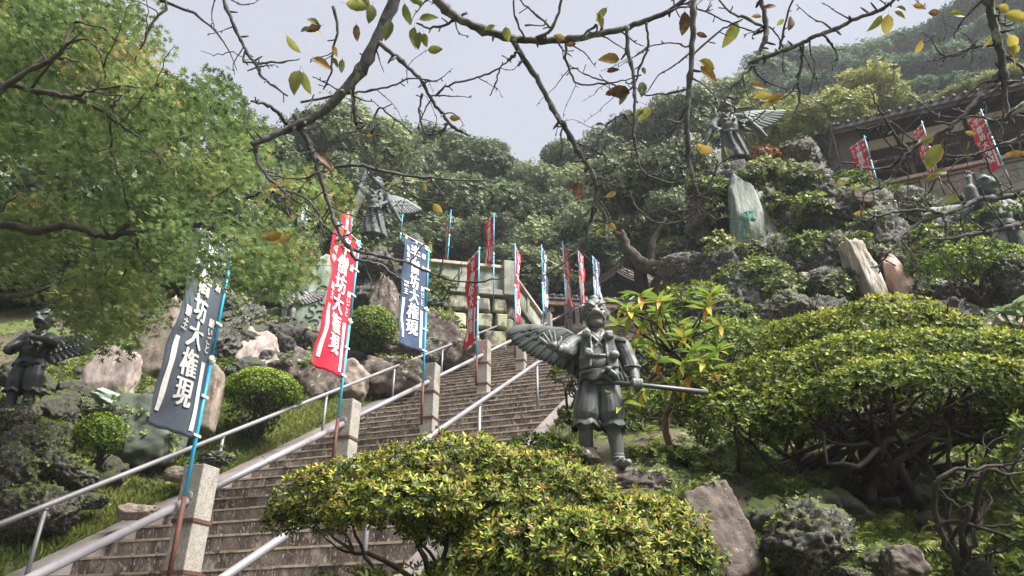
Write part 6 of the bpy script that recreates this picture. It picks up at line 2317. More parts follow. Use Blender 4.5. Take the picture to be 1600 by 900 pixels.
tb = [Vector((-7.0, 3.5, gz(-7, 3.5) - .2)), Vector((-6.6, 3.7, 3.0)), P(-160, 380, 5.6), P(-120, 250, 5.4), P(-80, 120, 5.8), P(-60, 0, 6.4)]
p = smooth_path(tb, 6, .02, rm)
MB().tube(p, lerp_list([.26, .2, .13, .1, .07, .05], len(p)), 12, jit=.08, rng=rm).build('trunk', M['bark'], maple, smooth=True)

POLY = [(-120, -80), (300, -80), (300, 25), (330, 95), (372, 165), (405, 240), (430, 268), (500, 285), (535, 320), (520, 345), (485, 345), (470, 380), (465, 420), (440, 430), (400, 455), (345, 440), (300, 415), (262, 440), (235, 470), (222, 510), (200, 520), (178, 540), (150, 525), (120, 512), (90, 500), (70, 448), (0, 428), (-120, 430)]


def in_poly(u, v, poly):
    c = False
    n = len(poly)
    for i in range(n):
        x0, y0 = poly[i]
        x1, y1 = poly[(i + 1) % n]
        if (y0 > v) != (y1 > v) and u < (x1 - x0) * (v - y0) / (y1 - y0) + x0:
            c = not c
    return c


rn = np.random.default_rng(77)
Pa, Na, Ta, Sa = [], [], [], []
ns = 0
while ns < 820:
    u, v = rn.uniform(-110, 540), rn.uniform(-70, 560)
    if not in_poly(u, v, POLY):
        continue
    g = noise.noise(Vector((u * .011, v * .013, 3.3)))
    if g < -.15:
        continue
    ns += 1
    D = rn.uniform(5.3, 8.4)
    c = P(u, v, D)
    k = int(rn.uniform(26, 46))
    R_ = rn.uniform(.18, .34)
    a = rn.uniform(0, 6.28, k)
    rr_ = R_ * np.sqrt(rn.random(k))
    tilt = rn.normal(0, .35, 2)
    x, y = rr_ * np.cos(a), rr_ * np.sin(a)
    z = x * tilt[0] + y * tilt[1] + rn.normal(0, .03, k) - .25 * rr_ ** 2 / R_
    Pa.append(np.stack([c.x + x, c.y + y, c.z + z], 1))
    Na.append(np.stack([-tilt[0] + rn.normal(0, .5, k), -tilt[1] + rn.normal(.35, .45, k), np.ones(k)], 1))
    yb = .16 * noise.noise(Vector((u * .008, v * .01, 9))) + (.20 if (v < 330 and noise.noise(Vector((u * .012, v * .012, 21))) > .22) else 0) + (.14 if u > 440 else 0)
    Ta.append(np.full(k, .47 + yb + rn.normal(0, .07)))
    Sa.append(np.full(k, rn.uniform(.042, .060)))
FR = [(225, 330), (400, 320), (410, 410), (365, 440), (300, 430), (250, 450), (228, 420)]
nf = 0
while nf < 40:
    u, v = rn.uniform(220, 410), rn.uniform(320, 455)
    if not in_poly(u, v, FR):
        continue
    nf += 1
    c = P(u, v, rn.uniform(4.5, 5.2))
    k = int(rn.uniform(16, 26))
    a = rn.uniform(0, 6.28, k)
    rr_ = .2 * np.sqrt(rn.random(k))
    x, y = rr_ * np.cos(a), rr_ * np.sin(a)
    Pa.append(np.stack([c.x + x, c.y + y, c.z + rn.normal(0, .03, k)], 1))
    Na.append(np.stack([rn.normal(0, .45, k), rn.normal(.35, .45, k), np.ones(k)], 1))
    Ta.append(np.full(k, .45 + rn.normal(0, .08)))
    Sa.append(np.full(k, rn.uniform(.034, .044)))
Pa, Na, Ta, Sa = map(np.concatenate, (Pa, Na, Ta, Sa))
f = scatter('foliage', T_MAPLE, Pa, Na, Sa, M['maple'], Ta, maple, tint_var=.11)
f['kind'] = 'stuff'
# hanging tip
for (u, v) in ((165, 545), (172, 556), (158, 552), (200, 515), (210, 505), (440, 350), (505, 395), (520, 385)):
    pass

# ------------------------------------------------------------------ big leaved shrub (each leaf a part)
def long_leaf(L=1.0, w=.26, droop=.25, fold=.12):
    V, F = [], []
    n = 6
    for i in range(n + 1):
        t = i / n
        k = math.sin(PI * (t ** .75)) * (1 - .15 * t) if 0 < t < 1 else 0.02
        x = t * L
        z = .18 * t - droop * t * t
        V += [(x, -w / 2 * k, z + fold * k * w), (x, 0, z), (x, w / 2 * k, z + fold * k * w)]
    for i in range(n):
        a = i * 3
        F += [(a, a + 1, a + 4, a + 3), (a + 1, a + 2, a + 5, a + 4)]
    return V, F


def leaf_meshes(name, m, tints, **kw):
    out = []
    for t in tints:
        V, F = long_leaf(**kw)
        me = bpy.data.meshes.new(name)
        me.from_pydata(V, [], F)
        a = me.attributes.new('tint', 'FLOAT', 'FACE')
        a.data.foreach_set('value', np.full(len(F), t, np.float32))
        me.materials.append(m)
        me.shade_smooth()
        out.append(me)
    return out


RL = leaf_meshes('leaf', M['rhodo'], [.30, .42, .5, .55, .62, .68, .86, .98], w=.27)
RB = P(1048, 700, 5.9)
rh = thing('rhododendron', 'shrub with long glossy leaves turning yellow and orange, behind the staff of the statue', 'shrub', RB)
rq = random.Random(17)
main = smooth_path([RB, P(1040, 660, 5.85), P(1056, 610, 5.85), P(1062, 570, 5.8), P(1052, 545, 5.8)], 6, .006, rq)
MB().tube(main, lerp_list([.035, .03, .026, .02, .014], len(main)), 9, jit=.1, rng=rq).build('trunk', M['palebark'], rh, smooth=True)
TIPS = [(1000, 452, 5.6), (1030, 462, 5.7), (975, 470, 5.7), (965, 500, 5.8), (1005, 500, 5.7), (1110, 455, 5.8), (1105, 470, 5.7), (1125, 500, 5.7), (1060, 500, 5.9), (960, 530, 5.7), (990, 535, 5.6), (1080, 540, 5.5), (1100, 555, 5.5), (1115, 570, 5.6),
        (1075, 580, 5.5), (1045, 590, 5.6), (1020, 530, 5.8), (1090, 600, 5.6), (960, 600, 5.3), (1010, 600, 5.4), (1035, 480, 5.8), (985, 480, 5.5), (1065, 560, 5.4), (1120, 540, 5.8), (970, 620, 5.2), (1000, 560, 5.7), (1030, 560, 5.6), (1070, 520, 5.6)]
for (u, v, D) in TIPS:
    e = P(u, v + 8, D)
    s0 = main[rq.randrange(len(main) // 2, len(main))]
    mid = s0.lerp(e, .5) + Vector((rq.uniform(-.05, .05), rq.uniform(-.05, .05), rq.uniform(-.08, .05)))
    pp = smooth_path([s0, mid, e], 5, .006, rq)
    MB().tube(pp, lerp_list([.012, .009, .005], len(pp)), 6).build('branch', M['bark'], rh, smooth=True)
    for k in range(10):
        a = k / 10 * 6.28 + rq.uniform(-.3, .3)
        low = k % 4 == 3
        el = rq.uniform(-.1, .55) if not low else rq.uniform(-1.1, -.5)
        me = RL[rq.choice([0, 1, 2, 3, 4, 5])] if not low else RL[rq.choice([5, 6, 6, 7])] if rq.random() < .7 else RL[4]
        o = bpy.data.objects.new('leaf', me)
        C.objects.link(o)
        o.parent = rh
        o.location = e - RB + Vector((0, 0, rq.uniform(-.02, .01)))
        sz = rq.uniform(.13, .19)
        o.scale = (sz, sz, sz)
        o.rotation_euler = (rq.uniform(-.5, .5), -el, a)
# pale shrub at the right edge
rh2b = P(1590, 530, 8.2)
rh2 = thing('pale_shrub', 'shrub with pale drooping leaves at the right edge above the big azalea', 'shrub', rh2b)
RL2 = leaf_meshes('leaf', leafmat('pale leaf', [(0, (.12, .17, .08)), (1, (.34, .40, .24))], .3, .5, .3), [.2, .5, .8], w=.34)
for (u, v) in ((1585, 478), (1565, 488), (1600, 492), (1575, 505)):
    e = P(u, v, 8.1)
    MB().tube(smooth_path([rh2b, rh2b.lerp(e, .6) + Vector((.02, 0, .02)), e], 4), .008, 6).build('branch', M['bark'], rh2, smooth=True)
    for k in range(9):
        o = bpy.data.objects.new('leaf', rq.choice(RL2))
        C.objects.link(o)
        o.parent = rh2
        o.location = e - rh2b
        o.scale = [rq.uniform(.16, .24)] * 3
        o.rotation_euler = (rq.uniform(-.4, .4), rq.uniform(-.5, .5), k / 9 * 6.28 + rq.uniform(-.3, .3))

# ------------------------------------------------------------------ cherry branches across the sky
CB = Vector((6.5, .8, 0))
ch = thing('cherry_tree', 'overhanging lichened cherry branches with a few yellowing leaves across the sky', 'tree', CB)
rk = random.Random(51)
pt = smooth_path([CB - Vector((0, 0, .2)), Vector((5.6, .9, 2.2)), Vector((4.0, 1.0, 3.6)), Vector((2.0, 1.15, 4.3)), Vector((.2, 1.3, 4.5)), Vector((-1.3, 1.35, 4.3))], 8, .02, rk)
MB().tube(pt, lerp_list([.22, .16, .12, .08, .05, .03], len(pt)), 14, jit=.08, rng=rk).build('trunk', M['cherrybark'], ch, smooth=True)


def join_top(q, D):
    """carry a branch that leaves the top of the frame on to the limb overhead"""
    e = P(*q)
    b = min(pt, key=lambda p: (p - e).length)
    return [b, b.lerp(e, .5) + Vector((0, .05, .05))]


CHB = [  # points (u, v), D start, D end, radius px start..end, joined to the limb overhead
    ([(640, -60), (612, 10), (580, 80), (545, 135), (500, 178), (455, 200), (420, 215), (392, 226)], 2.15, 2.05, (15, 12, 11, 10, 8, 7, 6, 4.5), 1),
    ([(448, 195), (430, 172), (412, 162), (392, 158)], 2.1, 2.0, (4, 3.5, 3, 2), 0),
    ([(396, 224), (402, 250), (415, 272), (440, 296), (470, 305), (495, 330), (505, 365), (512, 378)], 2.06, 2.0, (4, 3.6, 3.2, 2.8, 2.4, 2.2, 2, 1.2), 0),
    ([(460, 180), (478, 215), (492, 248), (503, 285), (515, 322), (528, 360), (548, 388), (585, 398), (640, 412), (700, 436), (750, 440), (790, 432)], 2.1, 1.9, (6, 5.5, 5, 4.6, 4.4, 4.2, 3.6, 3, 2.5, 2, 1.6, 1), 0),
    ([(548, 388), (556, 405), (590, 412), (615, 428), (640, 445)], 1.95, 1.9, (3, 3, 2.6, 2, 1), 0),
    ([(440, 296), (470, 320), (500, 345), (530, 372), (560, 392)], 2.0, 1.95, (2, 1.8, 1.6, 1.4, 1), 0),
    ([(520, 262), (560, 258), (600, 268), (650, 276), (700, 280), (770, 284)], 2.2, 2.2, (3.4, 3.4, 3.2, 2.8, 2, 1), 0),
    ([(505, 268), (520, 263)], 2.12, 2.2, (3.4, 3.4), 0),
    ([(575, 272), (590, 288), (605, 298), (614, 290)], 2.2, 2.2, (2, 1.8, 1.5, .8), 0),
    ([(630, 274), (632, 290), (650, 308), (690, 318), (720, 326)], 2.2, 2.2, (2, 1.8, 1.5, 1.2, .8), 0),
    ([(672, 278), (685, 295), (702, 318)], 2.2, 2.2, (1.6, 1.4, .8), 0),
    ([(655, -50), (690, 8), (730, 36), (780, 55), (830, 63), (880, 62), (930, 55), (975, 44), (1020, 28), (1060, 8), (1100, -40)], 2.0, 2.0, (10, 9, 8, 7.5, 7, 6.5, 6.5, 6, 5, 4.5, 4), 1),
    ([(803, 62), (818, 92), (842, 128), (862, 168), (888, 208), (908, 245), (926, 268), (932, 300), (925, 335), (912, 370), (898, 395), (878, 412), (855, 428), (838, 432)], 2.0, 1.85, (6, 5.5, 5.2, 5, 5, 4.6, 4.2, 3.6, 3.2, 2.6, 2.2, 1.8, 1.4, 1), 0),
    ([(932, 290), (950, 286), (964, 292)], 1.92, 1.9, (2.2, 1.8, 1), 0), ([(930, 320), (910, 340), (880, 348), (848, 350)], 1.9, 1.9, (2, 1.6, 1.2, .8), 0),
    ([(926, 362), (945, 350), (958, 346)], 1.88, 1.85, (1.5, 1.3, .8), 0),
    ([(868, 180), (878, 195), (866, 198)], 1.95, 1.95, (2, 1.8, 1), 0),
    ([(1086, -60), (1084, 0), (1082, 60), (1078, 120), (1074, 180), (1074, 225), (1080, 268), (1088, 300), (1091, 336)], 1.9, 1.85, (6.5, 6, 5.6, 5.2, 5, 4.6, 4, 3.2, 2.4), 1),
    ([(582, 60), (600, 72), (630, 98), (655, 122), (672, 150), (690, 178), (708, 198), (732, 212)], 2.12, 2.1, (5, 4.6, 4, 3.6, 3.4, 3.2, 3, 2), 0),
    ([(660, 146), (655, 175), (662, 205), (672, 210), (700, 204)], 2.1, 2.1, (2, 1.8, 1.6, 2, 1.2), 0), ([(700, 192), (690, 205), (668, 212)], 2.1, 2.1, (2.4, 2, 1), 0),
    ([(550, 118), (552, 150), (556, 190), (566, 206), (600, 214)], 2.12, 2.1, (4.6, 3.6, 3.4, 2.6, 1.2), 0),
    ([(580, 208), (590, 170), (612, 182), (642, 206)], 2.1, 2.1, (1.8, 2, 1.8, 1.2), 0),
    ([(345, -40), (352, 5), (368, 45), (384, 78), (402, 104), (412, 122), (450, 150)], 2.3, 2.25, (3.6, 3.4, 3.4, 3, 3, 2.6, 1.5), 1),
    ([(402, 100), (420, 98), (445, 96), (468, 92)], 2.27, 2.2, (2.2, 2, 1.6, 1), 0),
    ([(384, 78), (380, 95), (398, 99)], 2.28, 2.27, (2, 2, 1.4), 0),
    ([(470, 160), (520, 150), (570, 143), (620, 132), (640, 122), (684, 128)], 2.12, 2.1, (2.4, 2.2, 2, 1.8, 1.6, 1), 0),
    ([(520, 10), (528, 45), (520, 80), (518, 110), (505, 140)], 2.1, 2.1, (3, 2.6, 2.2, 2, 1.4), 1),
    ([(680, 150), (700, 134), (740, 122), (770, 112), (800, 92)], 2.05, 2.0, (2, 2, 2, 1.8, 1.4), 0), ([(780, 108), (775, 130), (765, 150)], 2.0, 2.0, (1.6, 1.4, .8), 0),
    ([(730, 20), (700, 36), (672, 44), (650, 36)], 2.0, 2.0, (3, 2.6, 2.2, 1.2), 0), ([(885, 66), (884, 92), (895, 120), (908, 132), (950, 130), (990, 122)], 2.0, 2.0, (2.6, 2.4, 2, 1.8, 1.6, 1), 0),
    ([(980, 42), (981, 80), (990, 118), (992, 165), (990, 205), (996, 240), (1000, 262), (1020, 278), (1050, 286), (1076, 278)], 1.98, 1.9, (4, 3.8, 3.4, 3, 2.6, 2.2, 2, 2, 1.8, 1.4), 0),
    ([(1010, 35), (1012, 70), (1000, 105), (985, 140), (950, 128), (920, 118), (888, 102)], 1.98, 1.98, (2.6, 2.2, 2, 1.8, 1.6, 1.4, .8), 0),
    ([(948, 218), (975, 234), (1010, 228), (1045, 208), (1062, 188), (1072, 165)], 1.9, 1.88, (1, 1.4, 1.6, 1.8, 2, 2), 0),
    ([(992, 205), (975, 180), (952, 192), (940, 208), (926, 232)], 1.95, 1.92, (2, 2, 1.8, 1.6, 1), 0), ([(926, 232), (940, 240), (938, 228)], 1.92, 1.9, (2, 2, 1), 0),
    ([(984, 298), (992, 320), (1020, 345), (1055, 348), (1088, 330), (1092, 322)], 1.88, 1.85, (1, 1.6, 1.8, 2, 2.2, 2.2), 0),
    ([(1020, 310), (1040, 328), (1066, 330), (1086, 326)], 1.86, 1.85, (1, 1.4, 1.6, 1.8), 0),
    ([(1090, 308), (1105, 300), (1116, 272), (1122, 250)], 1.85, 1.85, (2.4, 2.2, 1.8, 1.2), 0), ([(1118, 262), (1135, 248), (1145, 240)], 1.85, 1.85, (1.4, 1.2, .8), 0),
    ([(1184, -50), (1190, 0), (1198, 45), (1190, 75), (1172, 105), (1150, 128), (1134, 150), (1132, 166)], 1.95, 1.85, (5, 4.6, 4.4, 4, 3.6, 3, 2.6, 1.8), 1),
    ([(1166, 110), (1185, 92), (1205, 86), (1240, 74), (1270, 58), (1305, 46), (1345, 26), (1385, 10), (1430, -40)], 1.9, 1.85, (5, 5, 4.6, 4.4, 4, 4, 3.6, 3, 2.6), 1),
    ([(1200, 48), (1170, 30), (1140, 18), (1110, -20)], 1.93, 1.9, (3, 2.6, 2, 1.6), 0), ([(1255, 66), (1252, 100), (1246, 130), (1250, 150), (1242, 178)], 1.88, 1.86, (2.4, 2.4, 2, 1.8, 1), 0),
    ([(1132, 160), (1155, 170), (1190, 160), (1230, 150), (1248, 125)], 1.86, 1.86, (1.8, 1.8, 1.6, 1.4, 1), 0), ([(1196, 172), (1175, 190), (1160, 175)], 1.86, 1.86, (1.4, 1.4, 1), 0),
    ([(1285, 52), (1300, 70), (1308, 90), (1298, 98)], 1.86, 1.86, (2.2, 2, 1.6, 1), 0), ([(1215, 84), (1222, 60), (1232, 20), (1250, -30)], 1.9, 1.9, (2.6, 2.2, 2, 1.6), 0),
    ([(1040, 20), (1070, 10), (1110, 22), (1150, 40), (1190, 52)], 1.95, 1.93, (2, 1.8, 1.6, 1.4, 1), 0), ([(1078, 90), (1100, 70), (1130, 45), (1160, 30)], 1.9, 1.92, (2.2, 2, 1.8, 1.4), 0),
    ([(1076, 140), (1040, 146), (1005, 148), (990, 132)], 1.9, 1.9, (2.2, 1.8, 1.4, .9), 0),
    ([(1536, -60), (1545, 0), (1554, 45), (1566, 90), (1568, 130), (1572, 165), (1584, 195)], 1.8, 1.75, (9, 8, 7.5, 7, 5.6, 4.4, 2.6), 1),
    ([(1568, 105), (1552, 128), (1528, 156), (1500, 185), (1475, 205), (1448, 218), (1420, 238), (1404, 262), (1380, 290), (1352, 302), (1348, 330)], 1.78, 1.7, (5.5, 5, 4.6, 4.4, 4.2, 4.6, 4, 3, 2.4, 2, 1), 0),
    ([(1420, 238), (1402, 216), (1385, 190), (1372, 168), (1360, 138)], 1.74, 1.72, (3.6, 3, 2.6, 2, 1.2), 0), ([(1420, 240), (1385, 262), (1350, 262), (1330, 254), (1314, 256)], 1.74, 1.72, (3, 2.6, 2, 1.8, 1), 0),
    ([(1385, 194), (1350, 202), (1334, 198)], 1.73, 1.72, (1.8, 1.4, .8), 0),
    ([(1448, 218), (1470, 240), (1500, 244), (1535, 238), (1575, 222), (1620, 205)], 1.74, 1.72, (2.2, 2.2, 2.2, 2.4, 2.8, 3), 0), ([(1478, 206), (1476, 240), (1466, 270), (1452, 300), (1430, 316), (1408, 316)], 1.74, 1.72, (2.2, 2, 1.8, 1.6, 1.4, 1), 0),
    ([(1500, 186), (1530, 182), (1560, 188), (1600, 160)], 1.74, 1.75, (2, 2, 2.4, 3), 0), ([(1460, 190), (1490, 196), (1478, 212)], 1.74, 1.74, (1.4, 1.6, 1.4), 0),
    ([(1680, 292), (1620, 300), (1570, 308), (1530, 312), (1508, 322), (1476, 334), (1440, 346), (1412, 366), (1392, 392), (1372, 415), (1360, 418)], 1.75, 1.62, (7, 6.4, 6, 5.2, 4.6, 4, 3.4, 2.8, 2.2, 1.6, 1), 0),
    ([(1480, 334), (1440, 328), (1400, 330), (1370, 338), (1356, 332)], 1.68, 1.65, (2.8, 2.6, 2.2, 1.8, 1.2), 0), ([(1370, 336), (1350, 345), (1343, 320)], 1.66, 1.65, (1.6, 1.6, 1.2), 0),
    ([(1392, 392), (1375, 396), (1356, 385)], 1.64, 1.63, (1.6, 1.4, .9), 0), ([(1474, 334), (1478, 360), (1472, 382), (1455, 395), (1425, 392)], 1.68, 1.66, (2.4, 2.2, 1.8, 1.6, 1), 0),
    ([(1660, 330), (1610, 345), (1580, 354), (1545, 362), (1515, 366), (1480, 374), (1458, 374)], 1.72, 1.65, (6, 5.4, 5, 4.2, 3.4, 2.6, 1.6), 0), ([(1548, 360), (1550, 378)], 1.68, 1.68, (2.6, 1.4), 0),
    ([(1540, 360), (1515, 345), (1500, 330)], 1.68, 1.67, (1.6, 1.4, .9), 0),
    ([(1508, 322), (1495, 300), (1480, 272), (1500, 250), (1520, 248)], 1.7, 1.7, (2, 1.8, 1.5, 1.3, .9), 0), ([(1566, 308), (1560, 285), (1545, 262), (1535, 240)], 1.72, 1.72, (2.8, 2.4, 2, 1.4), 0),
    ([(1610, 120), (1590, 100), (1560, 80)], 1.78, 1.78, (3, 3, 3), 0), ([(1530, 60), (1500, 85), (1470, 85), (1455, 60), (1440, 52)], 1.8, 1.8, (1.2, 1.8, 1.6, 1.2, .8), 0),
    ([(1562, 70), (1530, 72), (1500, 80), (1462, 94), (1448, 96)], 1.8, 1.8, (2.6, 2.2, 1.6, 1.2, .8), 0), ([(1600, 20), (1575, 40), (1560, 20), (1590, -30)], 1.8, 1.8, (2, 2.4, 2, 1.6), 0),
    ([(1620, 250), (1590, 240), (1572, 222)], 1.74, 1.74, (2, 2, 1.6), 0), ([(838, 60), (862, 45), (875, 10), (890, -40)], 1.98, 1.96, (3.6, 3, 2.6, 2), 1), ([(862, 45), (840, 25), (820, 8), (790, -30)], 1.98, 1.96, (2.4, 2, 1.6, 1.2), 0),
    ([(822, 64), (806, 30), (803, -10)], 1.98, 1.96, (2, 2, 1.6), 0), ([(905, 58), (932, 40), (930, 52)], 1.98, 1.98, (1.6, 3, 1), 0), ([(870, 62), (880, 78), (894, 88)], 1.98, 1.97, (2.4, 1.8, .8), 0),
    ([(806, 85), (792, 94)], 1.98, 1.98, (3.4, 1.4), 0), ([(820, 40), (845, 40), (855, 36)], 1.96, 1.96, (1.4, 1.2, .8), 0), ([(488, 240), (520, 215), (555, 205), (580, 204)], 2.0, 2.0, (1.6, 1.4, 1.2, .8), 0),
    ([(500, 268), (470, 280), (435, 276), (410, 270)], 2.0, 2.0, (1.8, 1.6, 1.2, .8), 0), ([(515, 322), (560, 338), (610, 325), (628, 312)], 2.0, 1.98, (1.4, 1.2, 1, .7), 0),
    ([(640, 412), (660, 385), (676, 380)], 1.92, 1.92, (1.5, 1.2, .8), 0), ([(685, 432), (695, 400), (702, 385)], 1.92, 1.92, (1.5, 1.2, .8), 0),
]
for pts, D0, D1, rad, up in CHB:
    n = len(pts)
    w = [P(u, v, D0 + (D1 - D0) * i / max(n - 1, 1)) for i, (u, v) in enumerate(pts)]
    if n == 2:
        w = [w[0], w[0].lerp(w[1], .5), w[1]]
    rr_ = [r * .82 / FPX * (D0 + D1) / 2 / 1.0 for r in rad]
    sub = 6 if n > 4 else 5
    p = smooth_path(w, sub, .0022, rk)
    R_ = lerp_list(rr_, len(p))
    if up:
        jt = join_top((pts[0][0], pts[0][1], D0), D0) if pts[0][1] < 0 else None
        if pts[-1][1] < 0 and pts[0][1] >= 0:
            p = p[::-1]
            R_ = R_[::-1]
            jt = join_top((pts[-1][0], pts[-1][1], D1), D1)
        if jt:
            q = smooth_path(jt + [p[0]], 4)
            p = q[:-1] + p
            R_ = lerp_list([max(.02, R_[0] * 1.3), R_[0]], len(q) - 1) + list(R_)
    # knots and spurs: swell the tube here and there
    R2 = [r * (1 + (.35 if rk.random() < .14 else 0)) for r in R_]
    mb = MB().tube(p, R2, 8, jit=.13, rng=rk)
    for k in range(max(1, len(p) // 5)):
        i = rk.randrange(1, len(p) - 1)
        t = (p[min(i + 1, len(p) - 1)] - p[i - 1]).normalized()
        sd = t.cross(Vector((rk.uniform(-1, 1), rk.uniform(-1, 1), rk.uniform(-1, 1)))).normalized()
        ln = rk.uniform(.008, .03)
        e = p[i] + sd * (R_[i] + ln) + t * rk.uniform(0, .015)
        mb.tube([p[i], p[i].lerp(e, .6), e], [R_[i] * .6, min(.004, R_[i] * .6), .0018], 5)
    mb.build('branch', M['cherrybark'], ch, smooth=True)
    # fine kinked side twigs
    if n > 4:
        for k in range(max(2, len(p) // 9)):
            i = rk.randrange(len(p) // 6, len(p) - 2)
            t = (p[min(i + 1, len(p) - 1)] - p[i - 1]).normalized()
            sd = t.cross(Vector((0, CT, ST))).normalized() * rk.choice((-1, 1))
            q = [p[i]]
            d = (sd + t * rk.uniform(.2, 1.0) + Vector((0, rk.uniform(-.4, .4), 0))).normalized()
            seg = rk.randrange(3, 6)
            for _ in range(seg):
                q.append(q[-1] + d * rk.uniform(.018, .045))
                d = (d + Vector((rk.uniform(-.6, .6), rk.uniform(-.4, .4), rk.uniform(-.6, .6)))).normalized()
            q = smooth_path(q, 3, .001, rk)
            r0 = min(R_[i] * .5, .0028)
            tw = MB().tube(q, lerp_list([r0, r0 * .35], len(q)), 6, jit=.15, rng=rk)
            for j in range(2, len(q) - 1, 3):
                e = q[j] + Vector((rk.uniform(-1, 1), rk.uniform(-1, 1), rk.uniform(-1, 1))).normalized() * rk.uniform(.006, .012)
                tw.tube([q[j], q[j].lerp(e, .6), e], [r0 * .6, r0 * .7, .0005], 5)
            tw.build('twig', M['cherrybark'], ch, smooth=True)


def cherry_leaf(L=1.0, w=.5, curl=.3, seed=0):
    r = random.Random(seed)
    V, F = [], []
    n = 8
    for i in range(n + 1):
        t = i / n
        k = (math.sin(PI * t ** .85) ** .8) if 0 < t < 1 else .02
        tw = curl * (t - .5)
        for j in (-1, -.5, 0, .5, 1):
            y = j * w / 2 * k * (1 + .05 * math.sin(i * 9 + j * 3))
            z = -.22 * t * t + abs(j) * .16 * w * k + y * tw
            V.append((t * L, y, z))
    for i in range(n):
        for j in range(4):
            a = i * 5 + j
            F.append((a, a + 1, a + 6, a + 5))
    # petiole
    b = len(V)
    V += [(-.22, -.008, .03), (-.22, .008, .03), (0, .008, 0), (0, -.008, 0)]
    F.append((b, b + 1, b + 2, b + 3))
    return V, F


CL = {}
for key, t in (('g', .12), ('y', .38), ('Y', .55), ('o', .72), ('b', .95)):
    for q in range(2):
        V, F = cherry_leaf(curl=.5 * (q * 2 - 1), w=.46 + .1 * q, seed=q)
        me = bpy.data.meshes.new('leaf')
        me.from_pydata(V, [], F)
        a = me.attributes.new('tint', 'FLOAT', 'FACE')
        a.data.foreach_set('value', np.clip(np.full(len(F), t, np.float32) + np.random.default_rng(q).normal(0, .05, len(F)), 0, 1).astype(np.float32))
        me.materials.append(M['cherryleaf'])
        me.shade_smooth()
        CL[(key, q)] = me
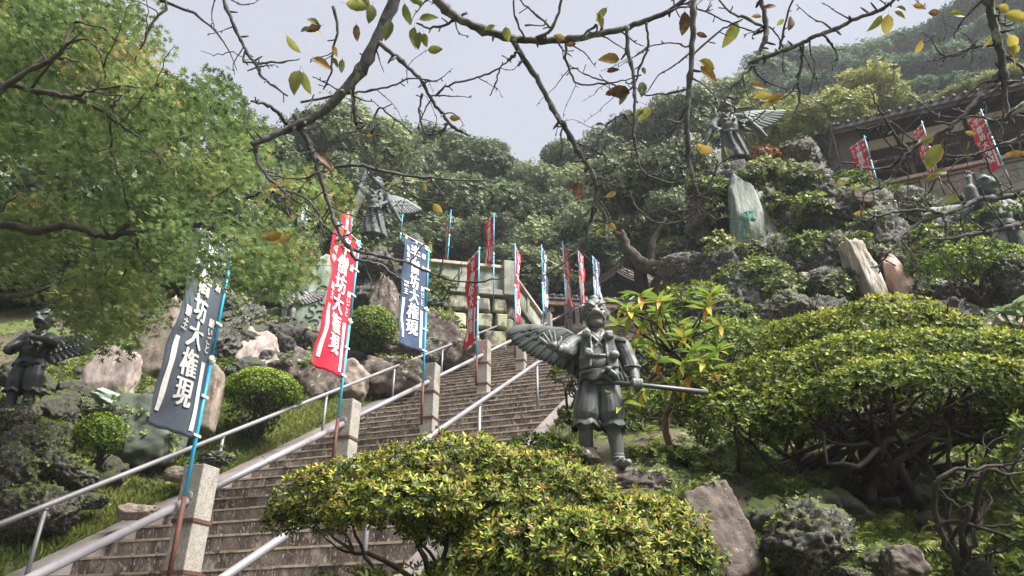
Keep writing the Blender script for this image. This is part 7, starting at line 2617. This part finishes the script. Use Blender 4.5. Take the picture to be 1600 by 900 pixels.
# (u, v of the stalk end), direction the tip points in the photo (degrees, 0 right, 90 down), length px, colour
LV = [(448, 55, 60, 38, 'y'), (468, 110, 100, 50, 'y'), (474, 112, 80, 42, 'y'), (480, 30, 20, 26, 'g'), (484, 45, 10, 26, 'o'), (470, 50, -30, 22, 'g'), (490, 90, 30, 38, 'o'), (522, 72, 80, 20, 'o'), (557, 38, 92, 30, 'b'),
      (582, 8, 95, 36, 'g'), (540, 5, 10, 44, 'y'), (560, -6, 40, 30, 'y'), (632, 5, 80, 40, 'g'), (648, 42, 100, 40, 'g'), (655, 50, 95, 36, 'g'), (662, 52, 80, 26, 'y'), (610, 32, 100, 40, 'g'), (668, 78, 0, 28, 'y'), (655, 30, -10, 36, 'y'), (640, -5, 30, 30, 'y'),
      (535, 92, 100, 26, 'g'), (502, 40, 160, 30, 'b'), (572, 212, 0, 14, 'o'), (702, 184, 0, 22, 'o'), (496, 240, 40, 40, 'b'), (505, 250, 50, 26, 'o'), (662, 285, 80, 18, 'Y'), (677, 318, 50, 26, 'Y'), (672, 376, 90, 20, 'Y'),
      (790, 42, 80, 28, 'y'), (774, 40, 160, 22, 'y'), (882, 62, 200, 22, 'o'), (900, 68, 170, 20, 'b'), (932, 20, 60, 30, 'y'), (948, 12, 130, 30, 'y'), (1070, 18, 90, 42, 'b'), (1088, 52, 20, 22, 'b'), (968, 93, 180, 40, 'o'), (948, 112, -10, 24, 'b'), (984, 145, 180, 44, 'b'),
      (960, 146, 180, 18, 'b'), (1004, 128, 95, 30, 'g'), (980, 146, 130, 28, 'y'), (1018, 168, 140, 34, 'y'), (1006, 172, 150, 22, 'g'), (987, 186, 90, 14, 'g'), (944, 195, 190, 16, 'b'), (1004, 105, 70, 14, 'g'), (1152, 34, 115, 52, 'y'), (1092, 95, 20, 36, 'Y'), (1094, 104, 40, 44, 'o'),
      (1112, 238, 195, 34, 'o'), (1136, 245, -95, 20, 'y'), (1184, 2, 100, 14, 'b'), (1190, 26, 190, 18, 'o'), (902, 285, 90, 34, 'b'), (962, 300, 150, 22, 'Y'), (945, 350, 20, 26, 'Y'), (935, 354, 95, 20, 'Y'), (960, 362, 20, 14, 'b'),
      (1180, 148, 10, 34, 'Y'), (1200, 158, -20, 30, 'o'), (1172, 130, 20, 30, 'o'), (1236, 26, 100, 30, 'b'), (1213, 10, 180, 26, 'b'), (1225, 30, 140, 16, 'y'), (1378, 24, 125, 36, 'y'), (1388, 22, 85, 38, 'Y'), (1398, 18, 30, 24, 'y'), (1400, 12, 10, 20, 'g'), (1426, 8, 20, 26, 'o'),
      (1440, 62, 100, 26, 'Y'), (1484, 20, 10, 30, 'y'), (1450, 20, 5, 22, 'b'), (1560, 8, 20, 36, 'Y'), (1575, 55, 40, 34, 'Y'), (1548, 55, 110, 26, 'Y'), (1576, 75, 10, 36, 'Y'), (1580, 85, 60, 30, 'o'), (1570, 22, 20, 40, 'Y'), (1325, 278, 150, 36, 'y'),
      (1470, 225, 115, 50, 'y'), (1480, 268, 180, 30, 'y'), (1468, 272, 160, 26, 'Y'), (1508, 206, 20, 20, 'Y'), (1512, 220, 80, 16, 'y'), (1498, 302, 140, 28, 'y'), (1352, 330, 160, 22, 'o'), (1432, 386, 160, 16, 'Y'), (1482, 350, 0, 12, 'o'), (1600, 240, 180, 30, 'o'), (1460, 215, 160, 30, 'y'),
      (1205, 158, 150, 18, 'Y'), (1590, 352, 0, 20, 'o'), (520, 90, 60, 20, 'g'), (440, 365, 160, 36, 'o'), (455, 372, 170, 34, 'o')]
VIEWF = Vector((0, CT, ST))
for i, (u, v, ang, ln, k) in enumerate(LV):
    D = 1.98 if u < 1200 else (1.84 if u < 1400 else 1.72)
    b = P(u, v, D)
    a = math.radians(ang)
    camR, camU = Vector((1, 0, 0)), Vector((0, -ST, CT))
    d = (camR * math.cos(a) - camU * math.sin(a) + VIEWF * rk.uniform(-.45, .45)).normalized()
    nr = (-VIEWF + Vector((rk.uniform(-.7, .7), rk.uniform(-.3, .3), rk.uniform(-.6, .6))))
    nr = (nr - d * nr.dot(d)).normalized()
    s = nr.cross(d)
    L_ = ln / FPX * D * .84
    mat3 = Matrix((d, s, nr)).transposed().to_4x4()
    o = bpy.data.objects.new('leaf', CL[(k, i % 2)])
    C.objects.link(o)
    o.parent = ch
    o.matrix_local = Matrix.Translation(b - CB) @ mat3 @ Matrix.Diagonal((L_, L_, L_, 1))

# ------------------------------------------------------------------ haze
hz = MB()
lo, hi = Vector((-320, -220, -12)), Vector((340, 440, 130))
hz.box((lo + hi) / 2, Vector(((hi.x - lo.x) / 2, 0, 0)), Vector((0, (hi.y - lo.y) / 2, 0)), Vector((0, 0, (hi.z - lo.z) / 2)))
hm, hnt, hout = new_mat('haze')
pv = hnt.nodes.new('ShaderNodeVolumePrincipled')
pv.inputs['Color'].default_value = (.86, .91, 1.0, 1)
pv.inputs['Density'].default_value = HAZE
pv.inputs['Anisotropy'].default_value = 0.0
hnt.links.new(pv.outputs[0], hout.inputs['Volume'])
struct(hz.build('haze', hm), 'stuff', 'thin damp haze over the whole hillside')
